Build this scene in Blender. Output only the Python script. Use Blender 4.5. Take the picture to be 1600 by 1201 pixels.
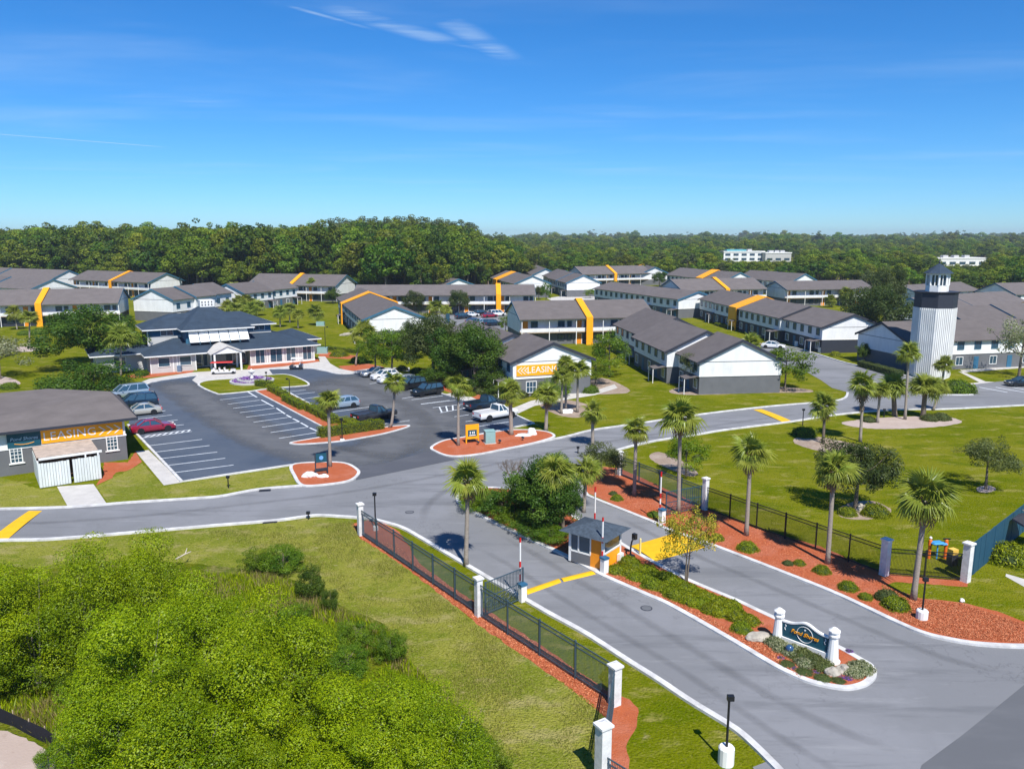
import bpy, bmesh, math, random
import numpy as np
from mathutils import Vector, Matrix, Euler, Quaternion
R = math.radians
scene = bpy.context.scene
for o in list(bpy.data.objects):
    bpy.data.objects.remove(o)
COL = scene.collection

# ------------------------------------------------------------------ camera
CAM_H = 22.0
FPX = 1230.0                      # focal length in pixels of the 1600 wide photograph
PITCH = math.atan(230.5 / FPX)
cam_d = bpy.data.cameras.new('camera')
cam = bpy.data.objects.new('camera', cam_d)
COL.objects.link(cam)
cam.location = (0, 0, CAM_H)
cam.rotation_euler = (math.pi / 2 - PITCH, 0, 0)
cam_d.sensor_width = 36.0
cam_d.lens = FPX / 1600 * 36.0
cam_d.clip_start = 0.5
cam_d.clip_end = 60000
scene.camera = cam

# ------------------------------------------------------------------ light
SUN_AZ, SUN_EL = 161.0, 53.0
w = bpy.data.worlds.new('World')
scene.world = w
w.use_nodes = True
nt = w.node_tree
nt.nodes.clear()
def wn(t, **k):
    n = nt.nodes.new(t)
    for a, b in k.items():
        setattr(n, a, b)
    return n
sky = wn('ShaderNodeTexSky', sky_type='NISHITA', sun_disc=False, sun_elevation=R(SUN_EL), sun_rotation=R(SUN_AZ),
         altitude=0.0, air_density=0.9, dust_density=0.0, ozone_density=6.0)
hs = wn('ShaderNodeHueSaturation')
hs.inputs['Hue'].default_value = 0.5
hs.inputs['Saturation'].default_value = 1.10
tn = wn('ShaderNodeMix', data_type='RGBA', blend_type='MULTIPLY')     # deep clear blue of the polarised photograph, the same over the whole sky
tn.inputs[0].default_value = 1.0
tn.inputs[7].default_value = (0.60, 0.89, 1.17, 1)
nt.links.new(sky.outputs[0], tn.inputs[6])
nt.links.new(tn.outputs[2], hs.inputs['Color'])
# thin cirrus: the view direction meets a level sheet of cloud
geo = wn('ShaderNodeTexCoord')
sep = wn('ShaderNodeSeparateXYZ')
nt.links.new(geo.outputs['Generated'], sep.inputs[0])
def wm(op, a, b=None, c=None):
    n = wn('ShaderNodeMath', operation=op)
    for i, v in enumerate((a, b, c)):
        if v is None:
            continue
        if isinstance(v, (int, float)):
            n.inputs[i].default_value = v
        else:
            nt.links.new(v, n.inputs[i])
    return n.outputs[0]
zc = wm('MAXIMUM', sep.outputs[2], 0.02)
cu = wm('DIVIDE', sep.outputs[0], zc)
cv = wm('DIVIDE', sep.outputs[1], zc)
cx = wn('ShaderNodeCombineXYZ')
nt.links.new(cu, cx.inputs[0]); nt.links.new(cv, cx.inputs[1])
def wnoise(scale, sx, sy, rot, detail=5, rough=0.6, dist=0.0):
    mp = wn('ShaderNodeMapping')
    mp.inputs['Rotation'].default_value = (0, 0, R(rot))
    mp.inputs['Scale'].default_value = (sx, sy, 1)
    nt.links.new(cx.outputs[0], mp.inputs[0])
    n = wn('ShaderNodeTexNoise')
    n.inputs['Scale'].default_value = scale
    n.inputs['Detail'].default_value = detail
    n.inputs['Roughness'].default_value = rough
    n.inputs['Distortion'].default_value = dist
    nt.links.new(mp.outputs[0], n.inputs[0])
    return n.outputs[0]
def wramp(v, a, b):
    n = wn('ShaderNodeMapRange', interpolation_type='SMOOTHSTEP')
    n.inputs[1].default_value = a; n.inputs[2].default_value = b
    nt.links.new(v, n.inputs[0])
    return n.outputs[0]
def streak(x0, y0, x1, y1, wd, soft):
    """soft strip of cloud between two points of the sheet (units: cloud heights)"""
    dx, dy = x1 - x0, y1 - y0
    L = math.hypot(dx, dy)
    ux, uy = dx / L, dy / L
    s = wm('ADD', wm('MULTIPLY', cu, ux), wm('MULTIPLY_ADD', cv, uy, -(x0 * ux + y0 * uy)))
    t = wm('ADD', wm('MULTIPLY', cu, -uy), wm('MULTIPLY_ADD', cv, ux, -(-x0 * uy + y0 * ux)))
    a = wramp(s, -soft, soft); b = wramp(s, L + soft, L - soft)
    c = wramp(wm('ABSOLUTE', t), wd, wd * 0.1)
    return wm('MULTIPLY', wm('MULTIPLY', a, b), c)
def skyuv(px, py):
    a = (px - 800) / FPX; b = (600.5 - py) / FPX
    c, s = math.cos(PITCH), math.sin(PITCH)
    d = (a, c + b * s, -s + b * c)
    return d[0] / d[2], d[1] / d[2]
wisp = wnoise(3.0, 0.35, 1.6, 28, 7, 0.62, 0.6)
fine = wnoise(9.0, 0.3, 1.5, 25, 6, 0.6, 0.4)
veil = wnoise(0.55, 0.5, 1.0, 8, 5, 0.55, 0.3)
def st(p, q, wd, soft, k, tex=True):
    v = streak(*skyuv(*p), *skyuv(*q), wd, soft)
    if tex:
        v = wm('MULTIPLY', v, wramp(wm('MULTIPLY_ADD', wisp, 0.75, wm('MULTIPLY', fine, 0.25)), 0.33, 0.66))
    return wm('MULTIPLY', v, k)
cl = st((520, 12), (700, 66), 0.13, 0.12, 0.36)
for args in [((690, 26), (795, 92), 0.12, 0.1, 0.36), ((670, 62), (790, 84), 0.04, 0.15, 0.2), ((445, 8), (560, 40), 0.03, 0.15, 0.4),
             ((-900, 140), (245, 229), 0.03, 0.2, 0.75, False), ((180, 150), (360, 160), 0.5, 0.3, 0.16)]:
    cl = wm('MAXIMUM', cl, st(*args))
vl = wm('MULTIPLY', wramp(veil, 0.46, 0.78), 0.20)
cl = wm('MAXIMUM', cl, wm('MULTIPLY', vl, wramp(sep.outputs[2], 0.02, 0.1)))
mix = wn('ShaderNodeMix', data_type='RGBA')
nt.links.new(cl, mix.inputs[0])
nt.links.new(hs.outputs[0], mix.inputs[6])
mix.inputs[7].default_value = (5.4, 6.9, 8.6, 1)
bg = wn('ShaderNodeBackground')
bg.inputs['Strength'].default_value = 0.088
nt.links.new(mix.outputs[2], bg.inputs[0])
wo = wn('ShaderNodeOutputWorld')
nt.links.new(bg.outputs[0], wo.inputs[0])

sd = bpy.data.lights.new('sun', 'SUN')
sd.energy = 4.7
sd.angle = R(0.53)
sd.color = (1.0, 0.955, 0.88)
sun = bpy.data.objects.new('sun', sd)
COL.objects.link(sun)
svec = Vector((math.sin(R(SUN_AZ)) * math.cos(R(SUN_EL)), math.cos(R(SUN_AZ)) * math.cos(R(SUN_EL)), math.sin(R(SUN_EL))))
sun.rotation_euler = svec.to_track_quat('Z', 'Y').to_euler()
sun.location = (60, -60, 120)

vs = scene.view_settings
vs.view_transform = 'Standard'
vs.look = 'None'
vs.exposure = 0.46
vs.gamma = 1.0
vs.use_curve_mapping = False
scene.render.engine = 'CYCLES'
scene.cycles.max_bounces = 6
scene.cycles.diffuse_bounces = 3
scene.cycles.glossy_bounces = 3
scene.cycles.transmission_bounces = 4
scene.cycles.transparent_max_bounces = 12

# ------------------------------------------------------------------ survey helpers: a point of the photograph on a level plane of the real place
def U(x, y, z=0.0):
    a = (x - 800) / FPX; b = (600.5 - y) / FPX
    c, s = math.cos(PITCH), math.sin(PITCH)
    d = (a, c + b * s, -s + b * c)
    t = (z - CAM_H) / d[2]
    return Vector((d[0] * t, d[1] * t, z))
def PR(p):
    c, s = math.cos(PITCH), math.sin(PITCH)
    z = p[2] - CAM_H
    d = p[1] * c - z * s
    u = p[1] * s + z * c
    return 800 + FPX * p[0] / d, 600.5 - FPX * u / d
def HT(bx, by, ty):
    p = U(bx, by)
    lo, hi = 0.0, 80.0
    for _ in range(40):
        m = (lo + hi) / 2
        if PR((p.x, p.y, m))[1] > ty: lo = m
        else: hi = m
    return lo
def MPP(x, y, z=0.0):
    p = U(x, y, z)
    return (p - Vector((0, 0, CAM_H))).length / FPX     # metres for one photo pixel there

# ------------------------------------------------------------------ mesh helpers
class MB:
    def __init__(s):
        s.v = []; s.f = []; s.m = []
    def add(s, vs_, fs_, mi=0):
        n = len(s.v)
        s.v.extend([tuple(p) for p in vs_])
        for f in fs_:
            s.f.append(tuple(i + n for i in f)); s.m.append(mi)
        return s
    def box(s, x0, x1, y0, y1, z0, z1, mi=0):
        return s.add([(x0,y0,z0),(x1,y0,z0),(x1,y1,z0),(x0,y1,z0),(x0,y0,z1),(x1,y0,z1),(x1,y1,z1),(x0,y1,z1)],
                     [(0,3,2,1),(4,5,6,7),(0,1,5,4),(1,2,6,5),(2,3,7,6),(3,0,4,7)], mi)
    def hexa(s, b, t, mi=0):
        """b, t: four points each, counter clockwise seen from outside above"""
        return s.add(list(b) + list(t), [(0,3,2,1),(4,5,6,7),(0,1,5,4),(1,2,6,5),(2,3,7,6),(3,0,4,7)], mi)
    def prism(s, pts, z0, z1, mi=0, cap=True):
        n = len(pts)
        vs_ = [(p[0], p[1], z0) for p in pts] + [(p[0], p[1], z1) for p in pts]
        fs_ = [(i, (i + 1) % n, n + (i + 1) % n, n + i) for i in range(n)]
        if cap:
            fs_ += [tuple(range(n - 1, -1, -1)), tuple(range(n, 2 * n))]
        return s.add(vs_, fs_, mi)
    def bar(s, a, b, wd, ht=None, mi=0, up=(0, 0, 1)):
        a = Vector(a); b = Vector(b); ht = wd if ht is None else ht
        d = (b - a).normalized(); u = Vector(up)
        if abs(d.dot(u)) > 0.98: u = Vector((1, 0, 0))
        sd_ = d.cross(u).normalized() * wd / 2; up_ = sd_.normalized().cross(d).normalized() * ht / 2
        vs_ = [a - sd_ - up_, a + sd_ - up_, a + sd_ + up_, a - sd_ + up_, b - sd_ - up_, b + sd_ - up_, b + sd_ + up_, b - sd_ + up_]
        return s.add(vs_, [(0,1,2,3),(7,6,5,4),(0,4,5,1),(1,5,6,2),(2,6,7,3),(3,7,4,0)], mi)
    def tube(s, path, rad, n=8, mi=0, caps=True):
        path = [Vector(p) for p in path]
        rad = [rad] * len(path) if isinstance(rad, (int, float)) else rad
        base = len(s.v); x = None
        for i, p in enumerate(path):
            d = (path[min(i + 1, len(path) - 1)] - path[max(i - 1, 0)]).normalized()
            if x is None:
                x = d.cross(Vector((0, 0, 1)))
                if x.length < 1e-3: x = Vector((1, 0, 0))
                x.normalize()
            x = (x - d * x.dot(d)).normalized(); y = d.cross(x)
            for k in range(n):
                a = 2 * math.pi * k / n
                s.v.append(tuple(p + (x * math.cos(a) + y * math.sin(a)) * rad[i]))
        for i in range(len(path) - 1):
            for k in range(n):
                a = base + i * n + k; b = base + i * n + (k + 1) % n
                s.f.append((a, b, b + n, a + n)); s.m.append(mi)
        if caps:
            s.f.append(tuple(base + k for k in range(n - 1, -1, -1))); s.m.append(mi)
            e = base + (len(path) - 1) * n
            s.f.append(tuple(e + k for k in range(n))); s.m.append(mi)
        return s
    def lathe(s, prof, n=16, mi=0, c=(0, 0, 0), axis='z'):
        base = len(s.v)
        for (r, z) in prof:
            for k in range(n):
                a = 2 * math.pi * k / n
                q = (r * math.cos(a), r * math.sin(a), z)
                if axis == 'y': q = (q[0], q[2], q[1])
                s.v.append((c[0] + q[0], c[1] + q[1], c[2] + q[2]))
        for i in range(len(prof) - 1):
            for k in range(n):
                a = base + i * n + k; b = base + i * n + (k + 1) % n
                f = (a, b, b + n, a + n)
                s.f.append(f if axis == 'z' else f[::-1]); s.m.append(mi)
        f = tuple(base + k for k in range(n - 1, -1, -1)); g = tuple(base + (len(prof) - 1) * n + k for k in range(n))
        s.f.append(f if axis == 'z' else f[::-1]); s.m.append(mi)
        s.f.append(g if axis == 'z' else g[::-1]); s.m.append(mi)
        return s
    def mesh(s, name, mats, smooth=False):
        me = bpy.data.meshes.new(name)
        me.from_pydata(s.v, [], s.f)
        for m in (mats if isinstance(mats, (list, tuple)) else [mats]):
            me.materials.append(m)
        if any(s.m): me.polygons.foreach_set('material_index', s.m)
        if smooth: me.polygons.foreach_set('use_smooth', [True] * len(me.polygons))
        me.update()
        return me
    def build(s, name, mats, parent=None, smooth=False, loc=None, rz=0.0):
        o = bpy.data.objects.new(name, s.mesh(name, mats, smooth))
        COL.objects.link(o); o.parent = parent
        if loc is not None: o.location = loc
        o.rotation_euler = (0, 0, rz)
        return o
def put(name, me, parent=None, loc=(0, 0, 0), rot=(0, 0, 0), scale=(1, 1, 1)):
    o = bpy.data.objects.new(name, me)
    COL.objects.link(o); o.parent = parent
    o.location = loc; o.rotation_euler = rot; o.scale = scale
    return o
def tag(o, label, cat, group=None, kind=None):
    o['label'] = label; o['category'] = cat
    if group: o['group'] = group
    if kind: o['kind'] = kind
    return o
def thing(name, label, cat, loc=(0, 0, 0), rz=0.0, group=None):
    o = bpy.data.objects.new(name, None)
    o.empty_display_size = 0.3
    COL.objects.link(o)
    o.location = loc; o.rotation_euler = (0, 0, rz)
    return tag(o, label, cat, group)
def struct(o, label=None, cat=None):
    o['kind'] = 'structure'
    if label: o['label'] = label
    if cat: o['category'] = cat
    return o
def copy_tree(o, parent=None):
    c = o.copy(); COL.objects.link(c); c.parent = parent
    for ch in o.children: copy_tree(ch, c)
    return c
def spline(pts, n=6, closed=False):
    P = [Vector((p[0], p[1])) for p in pts]; N = len(P); out = []
    for i in range(N if closed else N - 1):
        g = (lambda k: P[k % N]) if closed else (lambda k: P[min(max(k, 0), N - 1)])
        a, b, c, d = g(i - 1), g(i), g(i + 1), g(i + 2)
        for k in range(n):
            t = k / n
            out.append(0.5 * ((2 * b) + (c - a) * t + (2 * a - 5 * b + 4 * c - d) * t * t + (3 * b - a - 3 * c + d) * t ** 3))
    if not closed: out.append(P[-1])
    return out
def G(pts, z=0.0): return [U(p[0], p[1], 0) for p in pts]
def inside(p, poly):
    x, y = p; c = False; n = len(poly)
    for i in range(n):
        x0, y0 = poly[i][0], poly[i][1]; x1, y1 = poly[i - 1][0], poly[i - 1][1]
        if (y0 > y) != (y1 > y) and x < (x1 - x0) * (y - y0) / (y1 - y0) + x0: c = not c
    return c

# ------------------------------------------------------------------ materials
MATS = {}
def mat(name, col, rough=0.7, var=0.12, scale=3.0, bump=0.0, bscale=40.0, spec=0.3, metal=0.0, coat=0.0, col2=None, detail=4, coord='pos', alpha=1.0, stretch=(1, 1, 1), rnd=0.0):
    if name in MATS: return MATS[name]
    m = bpy.data.materials.new(name); m.use_nodes = True
    t = m.node_tree; b = t.nodes['Principled BSDF']
    b.inputs['Roughness'].default_value = rough
    b.inputs['Specular IOR Level'].default_value = spec
    b.inputs['Metallic'].default_value = metal
    b.inputs['Coat Weight'].default_value = coat
    b.inputs['Coat Roughness'].default_value = 0.08
    b.inputs['Alpha'].default_value = alpha
    b.inputs['Base Color'].default_value = (*col, 1)
    if coord == 'pos':
        src = t.nodes.new('ShaderNodeNewGeometry').outputs['Position']
    else:
        src = t.nodes.new('ShaderNodeTexCoord').outputs['Object']
    mp = t.nodes.new('ShaderNodeMapping'); mp.inputs['Scale'].default_value = stretch
    t.links.new(src, mp.inputs[0]); src = mp.outputs[0]
    if var > 0 or col2:
        n = t.nodes.new('ShaderNodeTexNoise')
        n.inputs['Scale'].default_value = scale; n.inputs['Detail'].default_value = detail; n.inputs['Roughness'].default_value = 0.65
        t.links.new(src, n.inputs['Vector'])
        r = t.nodes.new('ShaderNodeMapRange'); r.inputs[1].default_value = 0.3; r.inputs[2].default_value = 0.7
        t.links.new(n.outputs[0], r.inputs[0])
        mx = t.nodes.new('ShaderNodeMix'); mx.data_type = 'RGBA'
        t.links.new(r.outputs[0], mx.inputs[0])
        a = tuple(c * (1 - var) for c in col); c2 = col2 if col2 else tuple(min(1, c * (1 + var)) for c in col)
        mx.inputs[6].default_value = (*a, 1); mx.inputs[7].default_value = (*c2, 1)
        out = mx.outputs[2]
        if rnd:
            oi = t.nodes.new('ShaderNodeObjectInfo')
            hv = t.nodes.new('ShaderNodeHueSaturation')
            rr = t.nodes.new('ShaderNodeMapRange'); rr.inputs[3].default_value = 1 - rnd; rr.inputs[4].default_value = 1 + rnd
            t.links.new(oi.outputs['Random'], rr.inputs[0]); t.links.new(rr.outputs[0], hv.inputs['Value']); t.links.new(out, hv.inputs['Color'])
            out = hv.outputs[0]
        t.links.new(out, b.inputs['Base Color'])
    if bump > 0:
        n2 = t.nodes.new('ShaderNodeTexNoise'); n2.inputs['Scale'].default_value = bscale; n2.inputs['Detail'].default_value = 3
        t.links.new(src, n2.inputs['Vector'])
        bp = t.nodes.new('ShaderNodeBump'); bp.inputs['Strength'].default_value = bump; bp.inputs['Distance'].default_value = 0.05
        t.links.new(n2.outputs[0], bp.inputs['Height']); t.links.new(bp.outputs[0], b.inputs['Normal'])
    MATS[name] = m
    return m
def leaf_mat(name, cols, trans=0.38, rough=0.6, rnd=0.12, hue=0.012):
    """cols: three natural leaf colours; each leaf picks its own (face attribute), each plant shifts a little"""
    if name in MATS: return MATS[name]
    m = bpy.data.materials.new(name); m.use_nodes = True
    t = m.node_tree; t.nodes.clear()
    at = t.nodes.new('ShaderNodeAttribute'); at.attribute_name = 'tint'
    cr = t.nodes.new('ShaderNodeValToRGB')
    cr.color_ramp.elements[0].position = 0.0; cr.color_ramp.elements[0].color = (*cols[0], 1)
    cr.color_ramp.elements[1].position = 1.0; cr.color_ramp.elements[1].color = (*cols[2], 1)
    e = cr.color_ramp.elements.new(0.5); e.color = (*cols[1], 1)
    t.links.new(at.outputs['Fac'], cr.inputs[0])
    oi = t.nodes.new('ShaderNodeObjectInfo')
    hv = t.nodes.new('ShaderNodeHueSaturation')
    r1 = t.nodes.new('ShaderNodeMapRange'); r1.inputs[3].default_value = 1 - rnd; r1.inputs[4].default_value = 1 + rnd
    r2 = t.nodes.new('ShaderNodeMapRange'); r2.inputs[3].default_value = 0.5 - hue; r2.inputs[4].default_value = 0.5 + hue
    mu = t.nodes.new('ShaderNodeMath'); mu.operation = 'FRACT'
    mm = t.nodes.new('ShaderNodeMath'); mm.operation = 'MULTIPLY'; mm.inputs[1].default_value = 7.31
    t.links.new(oi.outputs['Random'], r1.inputs[0]); t.links.new(oi.outputs['Random'], mm.inputs[0]); t.links.new(mm.outputs[0], mu.inputs[0]); t.links.new(mu.outputs[0], r2.inputs[0])
    t.links.new(r1.outputs[0], hv.inputs['Value']); t.links.new(r2.outputs[0], hv.inputs['Hue']); t.links.new(cr.outputs[0], hv.inputs['Color'])
    d = t.nodes.new('ShaderNodeBsdfDiffuse'); tr = t.nodes.new('ShaderNodeBsdfTranslucent'); gl = t.nodes.new('ShaderNodeBsdfGlossy')
    gl.inputs['Roughness'].default_value = rough * 0.75; gl.inputs['Color'].default_value = (0.9, 0.95, 1, 1)
    t.links.new(hv.outputs[0], d.inputs[0])
    yl = t.nodes.new('ShaderNodeMix'); yl.data_type = 'RGBA'; yl.blend_type = 'MULTIPLY'; yl.inputs[0].default_value = 1
    yl.inputs[7].default_value = (1.25, 1.15, 0.45, 1)
    t.links.new(hv.outputs[0], yl.inputs[6]); t.links.new(yl.outputs[2], tr.inputs[0])
    m1 = t.nodes.new('ShaderNodeMixShader'); m1.inputs[0].default_value = trans
    t.links.new(d.outputs[0], m1.inputs[1]); t.links.new(tr.outputs[0], m1.inputs[2])
    m2 = t.nodes.new('ShaderNodeMixShader'); m2.inputs[0].default_value = 0.012
    t.links.new(m1.outputs[0], m2.inputs[1]); t.links.new(gl.outputs[0], m2.inputs[2])
    o = t.nodes.new('ShaderNodeOutputMaterial'); t.links.new(m2.outputs[0], o.inputs[0])
    MATS[name] = m
    return m

M_white = mat('white_paint', (0.75, 0.75, 0.735), 0.55, 0.10, 1.2, coord='obj', detail=8, stretch=(1, 1, .4))
M_wall = mat('white_siding', (0.72, 0.73, 0.735), 0.7, 0.10, 0.9, coord='obj', detail=8, stretch=(1, 1, .35))
M_grey = mat('slate_grey_siding', (0.13, 0.135, 0.145), 0.75, 0.08, 0.9, coord='obj')
M_beige = mat('pale_grey_siding', (0.46, 0.46, 0.455), 0.7, 0.05, 0.9, coord='obj')
M_roof = mat('brown_grey_shingles', (0.135, 0.120, 0.117), 0.9, 0.13, 0.5, 0.35, 9.0, spec=0.1, coord='obj', detail=8, stretch=(1, 1.6, 1.6), rnd=0.07)
M_slate = mat('blue_slate_shingles', (0.034, 0.053, 0.080), 0.85, 0.2, 0.8, 0.3, 9.0, spec=0.2, coord='obj', detail=8)
M_trim = mat('blue_trim', (0.035, 0.13, 0.22), 0.6, 0.06, 2.0, coord='obj')
M_dktrim = mat('dark_trim', (0.03, 0.035, 0.05), 0.6, 0.06, 2.0, coord='obj')
M_orange = mat('orange_paint', (0.92, 0.38, 0.010), 0.5, 0.05, 0.7, coord='obj')
M_door = mat('orange_door', (0.72, 0.25, 0.015), 0.5, 0.05, 3.0, coord='obj')
M_glass = mat('window_glass', (0.03, 0.07, 0.11), 0.08, 0.0, spec=0.8)
M_wood = mat('deck_timber', (0.42, 0.33, 0.24), 0.75, 0.15, 4.0, coord='obj')
M_conc = mat('concrete', (0.50, 0.48, 0.45), 0.85, 0.13, 0.9, 0.2, 20, detail=7)
M_kerb = mat('painted_kerb', (0.60, 0.59, 0.58), 0.8, 0.30, 1.1, 0.25, 25, detail=9, col2=(0.72, 0.72, 0.71))
M_black = mat('black_metal', (0.012, 0.013, 0.016), 0.45, 0.0, spec=0.4)
M_fence = mat('dark_blue_metal', (0.050, 0.085, 0.115), 0.45, 0.0, spec=0.4)
M_stone = mat('pale_rock', (0.36, 0.33, 0.28), 0.9, 0.25, 3.0, 0.6, 8.0)
M_bark = mat('grey_bark', (0.16, 0.13, 0.10), 0.95, 0.3, 5.0, 0.6, 15)
M_palmbark = mat('palm_bark', (0.30, 0.26, 0.22), 0.95, 0.22, 6.0, 0.6, 12, stretch=(1, 1, 3))
M_dead = mat('dead_frond', (0.23, 0.15, 0.08), 0.9, 0.3, 5.0)
M_yellow = mat('yellow_road_paint', (0.72, 0.42, 0.01), 0.8, 0.10, 1.5, detail=7)
M_line = mat('white_road_paint', (0.60, 0.64, 0.68), 0.8, 0.22, 1.6, detail=7)
M_teal = mat('sign_teal', (0.012, 0.075, 0.11), 0.45, 0.03, 1.0, coord='obj')
M_rubber = mat('tyre_rubber', (0.02, 0.02, 0.022), 0.85, 0.0)
M_rim = mat('alloy_rim', (0.55, 0.56, 0.58), 0.3, 0.0, metal=0.9)
M_red = mat('red_plastic', (0.55, 0.02, 0.02), 0.5, 0.05)
M_util = mat('utility_green', (0.24, 0.40, 0.39), 0.6, 0.06, 2.0)
L_oak = leaf_mat('oak_leaves', [(0.034, 0.08, 0.009), (0.072, 0.14, 0.014), (0.135, 0.205, 0.024)])
L_bright = leaf_mat('bright_leaves', [(0.055, 0.12, 0.006), (0.12, 0.205, 0.01), (0.21, 0.29, 0.018)])
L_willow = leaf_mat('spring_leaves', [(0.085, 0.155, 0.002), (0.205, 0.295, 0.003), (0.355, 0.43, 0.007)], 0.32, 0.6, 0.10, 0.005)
L_olive = leaf_mat('olive_leaves', [(0.06, 0.085, 0.022), (0.11, 0.14, 0.038), (0.19, 0.22, 0.08)])
L_silver = leaf_mat('silver_leaves', [(0.15, 0.18, 0.08), (0.28, 0.31, 0.17), (0.46, 0.47, 0.33)])
L_palm = leaf_mat('palm_fronds', [(0.105, 0.155, 0.015), (0.22, 0.27, 0.035), (0.38, 0.41, 0.09)], 0.34, 0.4)
L_hedge = leaf_mat('hedge_leaves', [(0.095, 0.145, 0.004), (0.205, 0.26, 0.006), (0.33, 0.36, 0.014)])
L_forest = leaf_mat('forest_leaves', [(0.032, 0.074, 0.005), (0.075, 0.138, 0.008), (0.15, 0.21, 0.014)], 0.34, 0.7, 0.28, 0.028)
L_live = leaf_mat('live_oak_leaves', [(0.034, 0.058, 0.013), (0.07, 0.1, 0.024), (0.125, 0.15, 0.046)])
L_forest2 = leaf_mat('light_forest_leaves', [(0.06, 0.115, 0.006), (0.125, 0.19, 0.01), (0.215, 0.27, 0.022)], 0.34, 0.7, 0.25, 0.028)
L_pine = leaf_mat('pine_needles', [(0.045, 0.072, 0.022), (0.08, 0.11, 0.034), (0.13, 0.155, 0.055)], 0.15, 0.7, 0.2, 0.015)
L_flower = leaf_mat('yellow_blossom', [(0.15, 0.18, 0.02), (0.34, 0.32, 0.03), (0.62, 0.45, 0.03)], 0.25, 0.6, 0.05, 0.0)
L_purple = leaf_mat('purple_flowers', [(0.10, 0.03, 0.20), (0.20, 0.06, 0.38), (0.30, 0.12, 0.50)], 0.2, 0.6, 0.05, 0.0)
L_dry = leaf_mat('dry_grass', [(0.12, 0.11, 0.035), (0.22, 0.19, 0.06), (0.36, 0.30, 0.13)], 0.2, 0.7, 0.1, 0.01)
L_lawn = leaf_mat('lawn_blades', [(0.13, 0.16, 0.015), (0.22, 0.23, 0.045), (0.34, 0.31, 0.10)], 0.2, 0.7, 0.0, 0.0)
L_chips = leaf_mat('bark_chips', [(0.3, 0.07, 0.025), (0.47, 0.135, 0.055), (0.62, 0.27, 0.14)], 0.0, 0.9, 0.0, 0.0)

# ================================================================== GROUND
def layered(name, base, layers, rough=0.95, bump=0.4, bscale=14.0, bdist=0.06, spec=0.1):
    """base colour with several noise layers (colour, scale, lo, hi, stretch, rotation)"""
    m = bpy.data.materials.new(name); m.use_nodes = True
    t = m.node_tree; b = t.nodes['Principled BSDF']
    b.inputs['Roughness'].default_value = rough; b.inputs['Specular IOR Level'].default_value = spec
    pos = t.nodes.new('ShaderNodeNewGeometry').outputs['Position']
    cur = None
    for i, (c, sc, lo, hi, st_, rot, amt) in enumerate(layers):
        mp = t.nodes.new('ShaderNodeMapping'); mp.inputs['Scale'].default_value = st_; mp.inputs['Rotation'].default_value = (0, 0, R(rot))
        mp.inputs['Location'].default_value = (i * 17.3, i * 5.1, 0)
        t.links.new(pos, mp.inputs[0])
        n = t.nodes.new('ShaderNodeTexNoise'); n.inputs['Scale'].default_value = sc; n.inputs['Detail'].default_value = 7; n.inputs['Roughness'].default_value = 0.66
        t.links.new(mp.outputs[0], n.inputs['Vector'])
        r = t.nodes.new('ShaderNodeMapRange'); r.interpolation_type = 'SMOOTHSTEP'; r.inputs[1].default_value = lo; r.inputs[2].default_value = hi; r.inputs[4].default_value = amt
        t.links.new(n.outputs[0], r.inputs[0])
        mx = t.nodes.new('ShaderNodeMix'); mx.data_type = 'RGBA'
        t.links.new(r.outputs[0], mx.inputs[0])
        if cur is None: mx.inputs[6].default_value = (*base, 1)
        else: t.links.new(cur, mx.inputs[6])
        mx.inputs[7].default_value = (*c, 1); cur = mx.outputs[2]
    t.links.new(cur, b.inputs['Base Color'])
    n2 = t.nodes.new('ShaderNodeTexNoise'); n2.inputs['Scale'].default_value = bscale; n2.inputs['Detail'].default_value = 4
    t.links.new(pos, n2.inputs['Vector'])
    bp = t.nodes.new('ShaderNodeBump'); bp.inputs['Strength'].default_value = bump; bp.inputs['Distance'].default_value = bdist
    t.links.new(n2.outputs[0], bp.inputs['Height']); t.links.new(bp.outputs[0], b.inputs['Normal'])
    MATS[name] = m
    return m
I1 = (1, 1, 1)
M_grass = layered('mown_grass', (0.132, 0.155, 0.004), [
    ((0.180, 0.185, 0.012), 0.06, 0.43, 0.58, I1, 0, 0.9),
    ((0.095, 0.130, 0.002), 0.20, 0.47, 0.62, (1, 1.8, 1), 30, 0.85),
    ((0.265, 0.240, 0.065), 0.33, 0.53, 0.66, (1, 2.2, 1), 20, 0.85),
    ((0.30, 0.26, 0.12), 0.8, 0.60, 0.74, I1, 0, 0.75),
    ((0.070, 0.092, 0.002), 2.6, 0.52, 0.66, I1, 0, 0.6),
    ((0.23, 0.22, 0.04), 6.0, 0.53, 0.64, I1, 0, 0.55)], bump=0.9, bscale=8, bdist=0.18, spec=0.0)
M_drygrass = layered('dry_lawn', (0.250, 0.255, 0.040), [
    ((0.165, 0.200, 0.018), 0.13, 0.46, 0.56, I1, 0, 0.9),
    ((0.320, 0.285, 0.105), 0.30, 0.50, 0.64, (1, 1.8, 1), -35, 0.85),
    ((0.120, 0.170, 0.010), 0.8, 0.55, 0.66, I1, 0, 0.7),
    ((0.40, 0.33, 0.19), 1.1, 0.60, 0.72, (1, 1.5, 1), 20, 0.8),
    ((0.09, 0.105, 0.012), 3.4, 0.52, 0.66, I1, 0, 0.65),
    ((0.34, 0.31, 0.11), 7.0, 0.52, 0.64, I1, 0, 0.6)], bump=1.0, bscale=8, bdist=0.2, spec=0.0)
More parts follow.
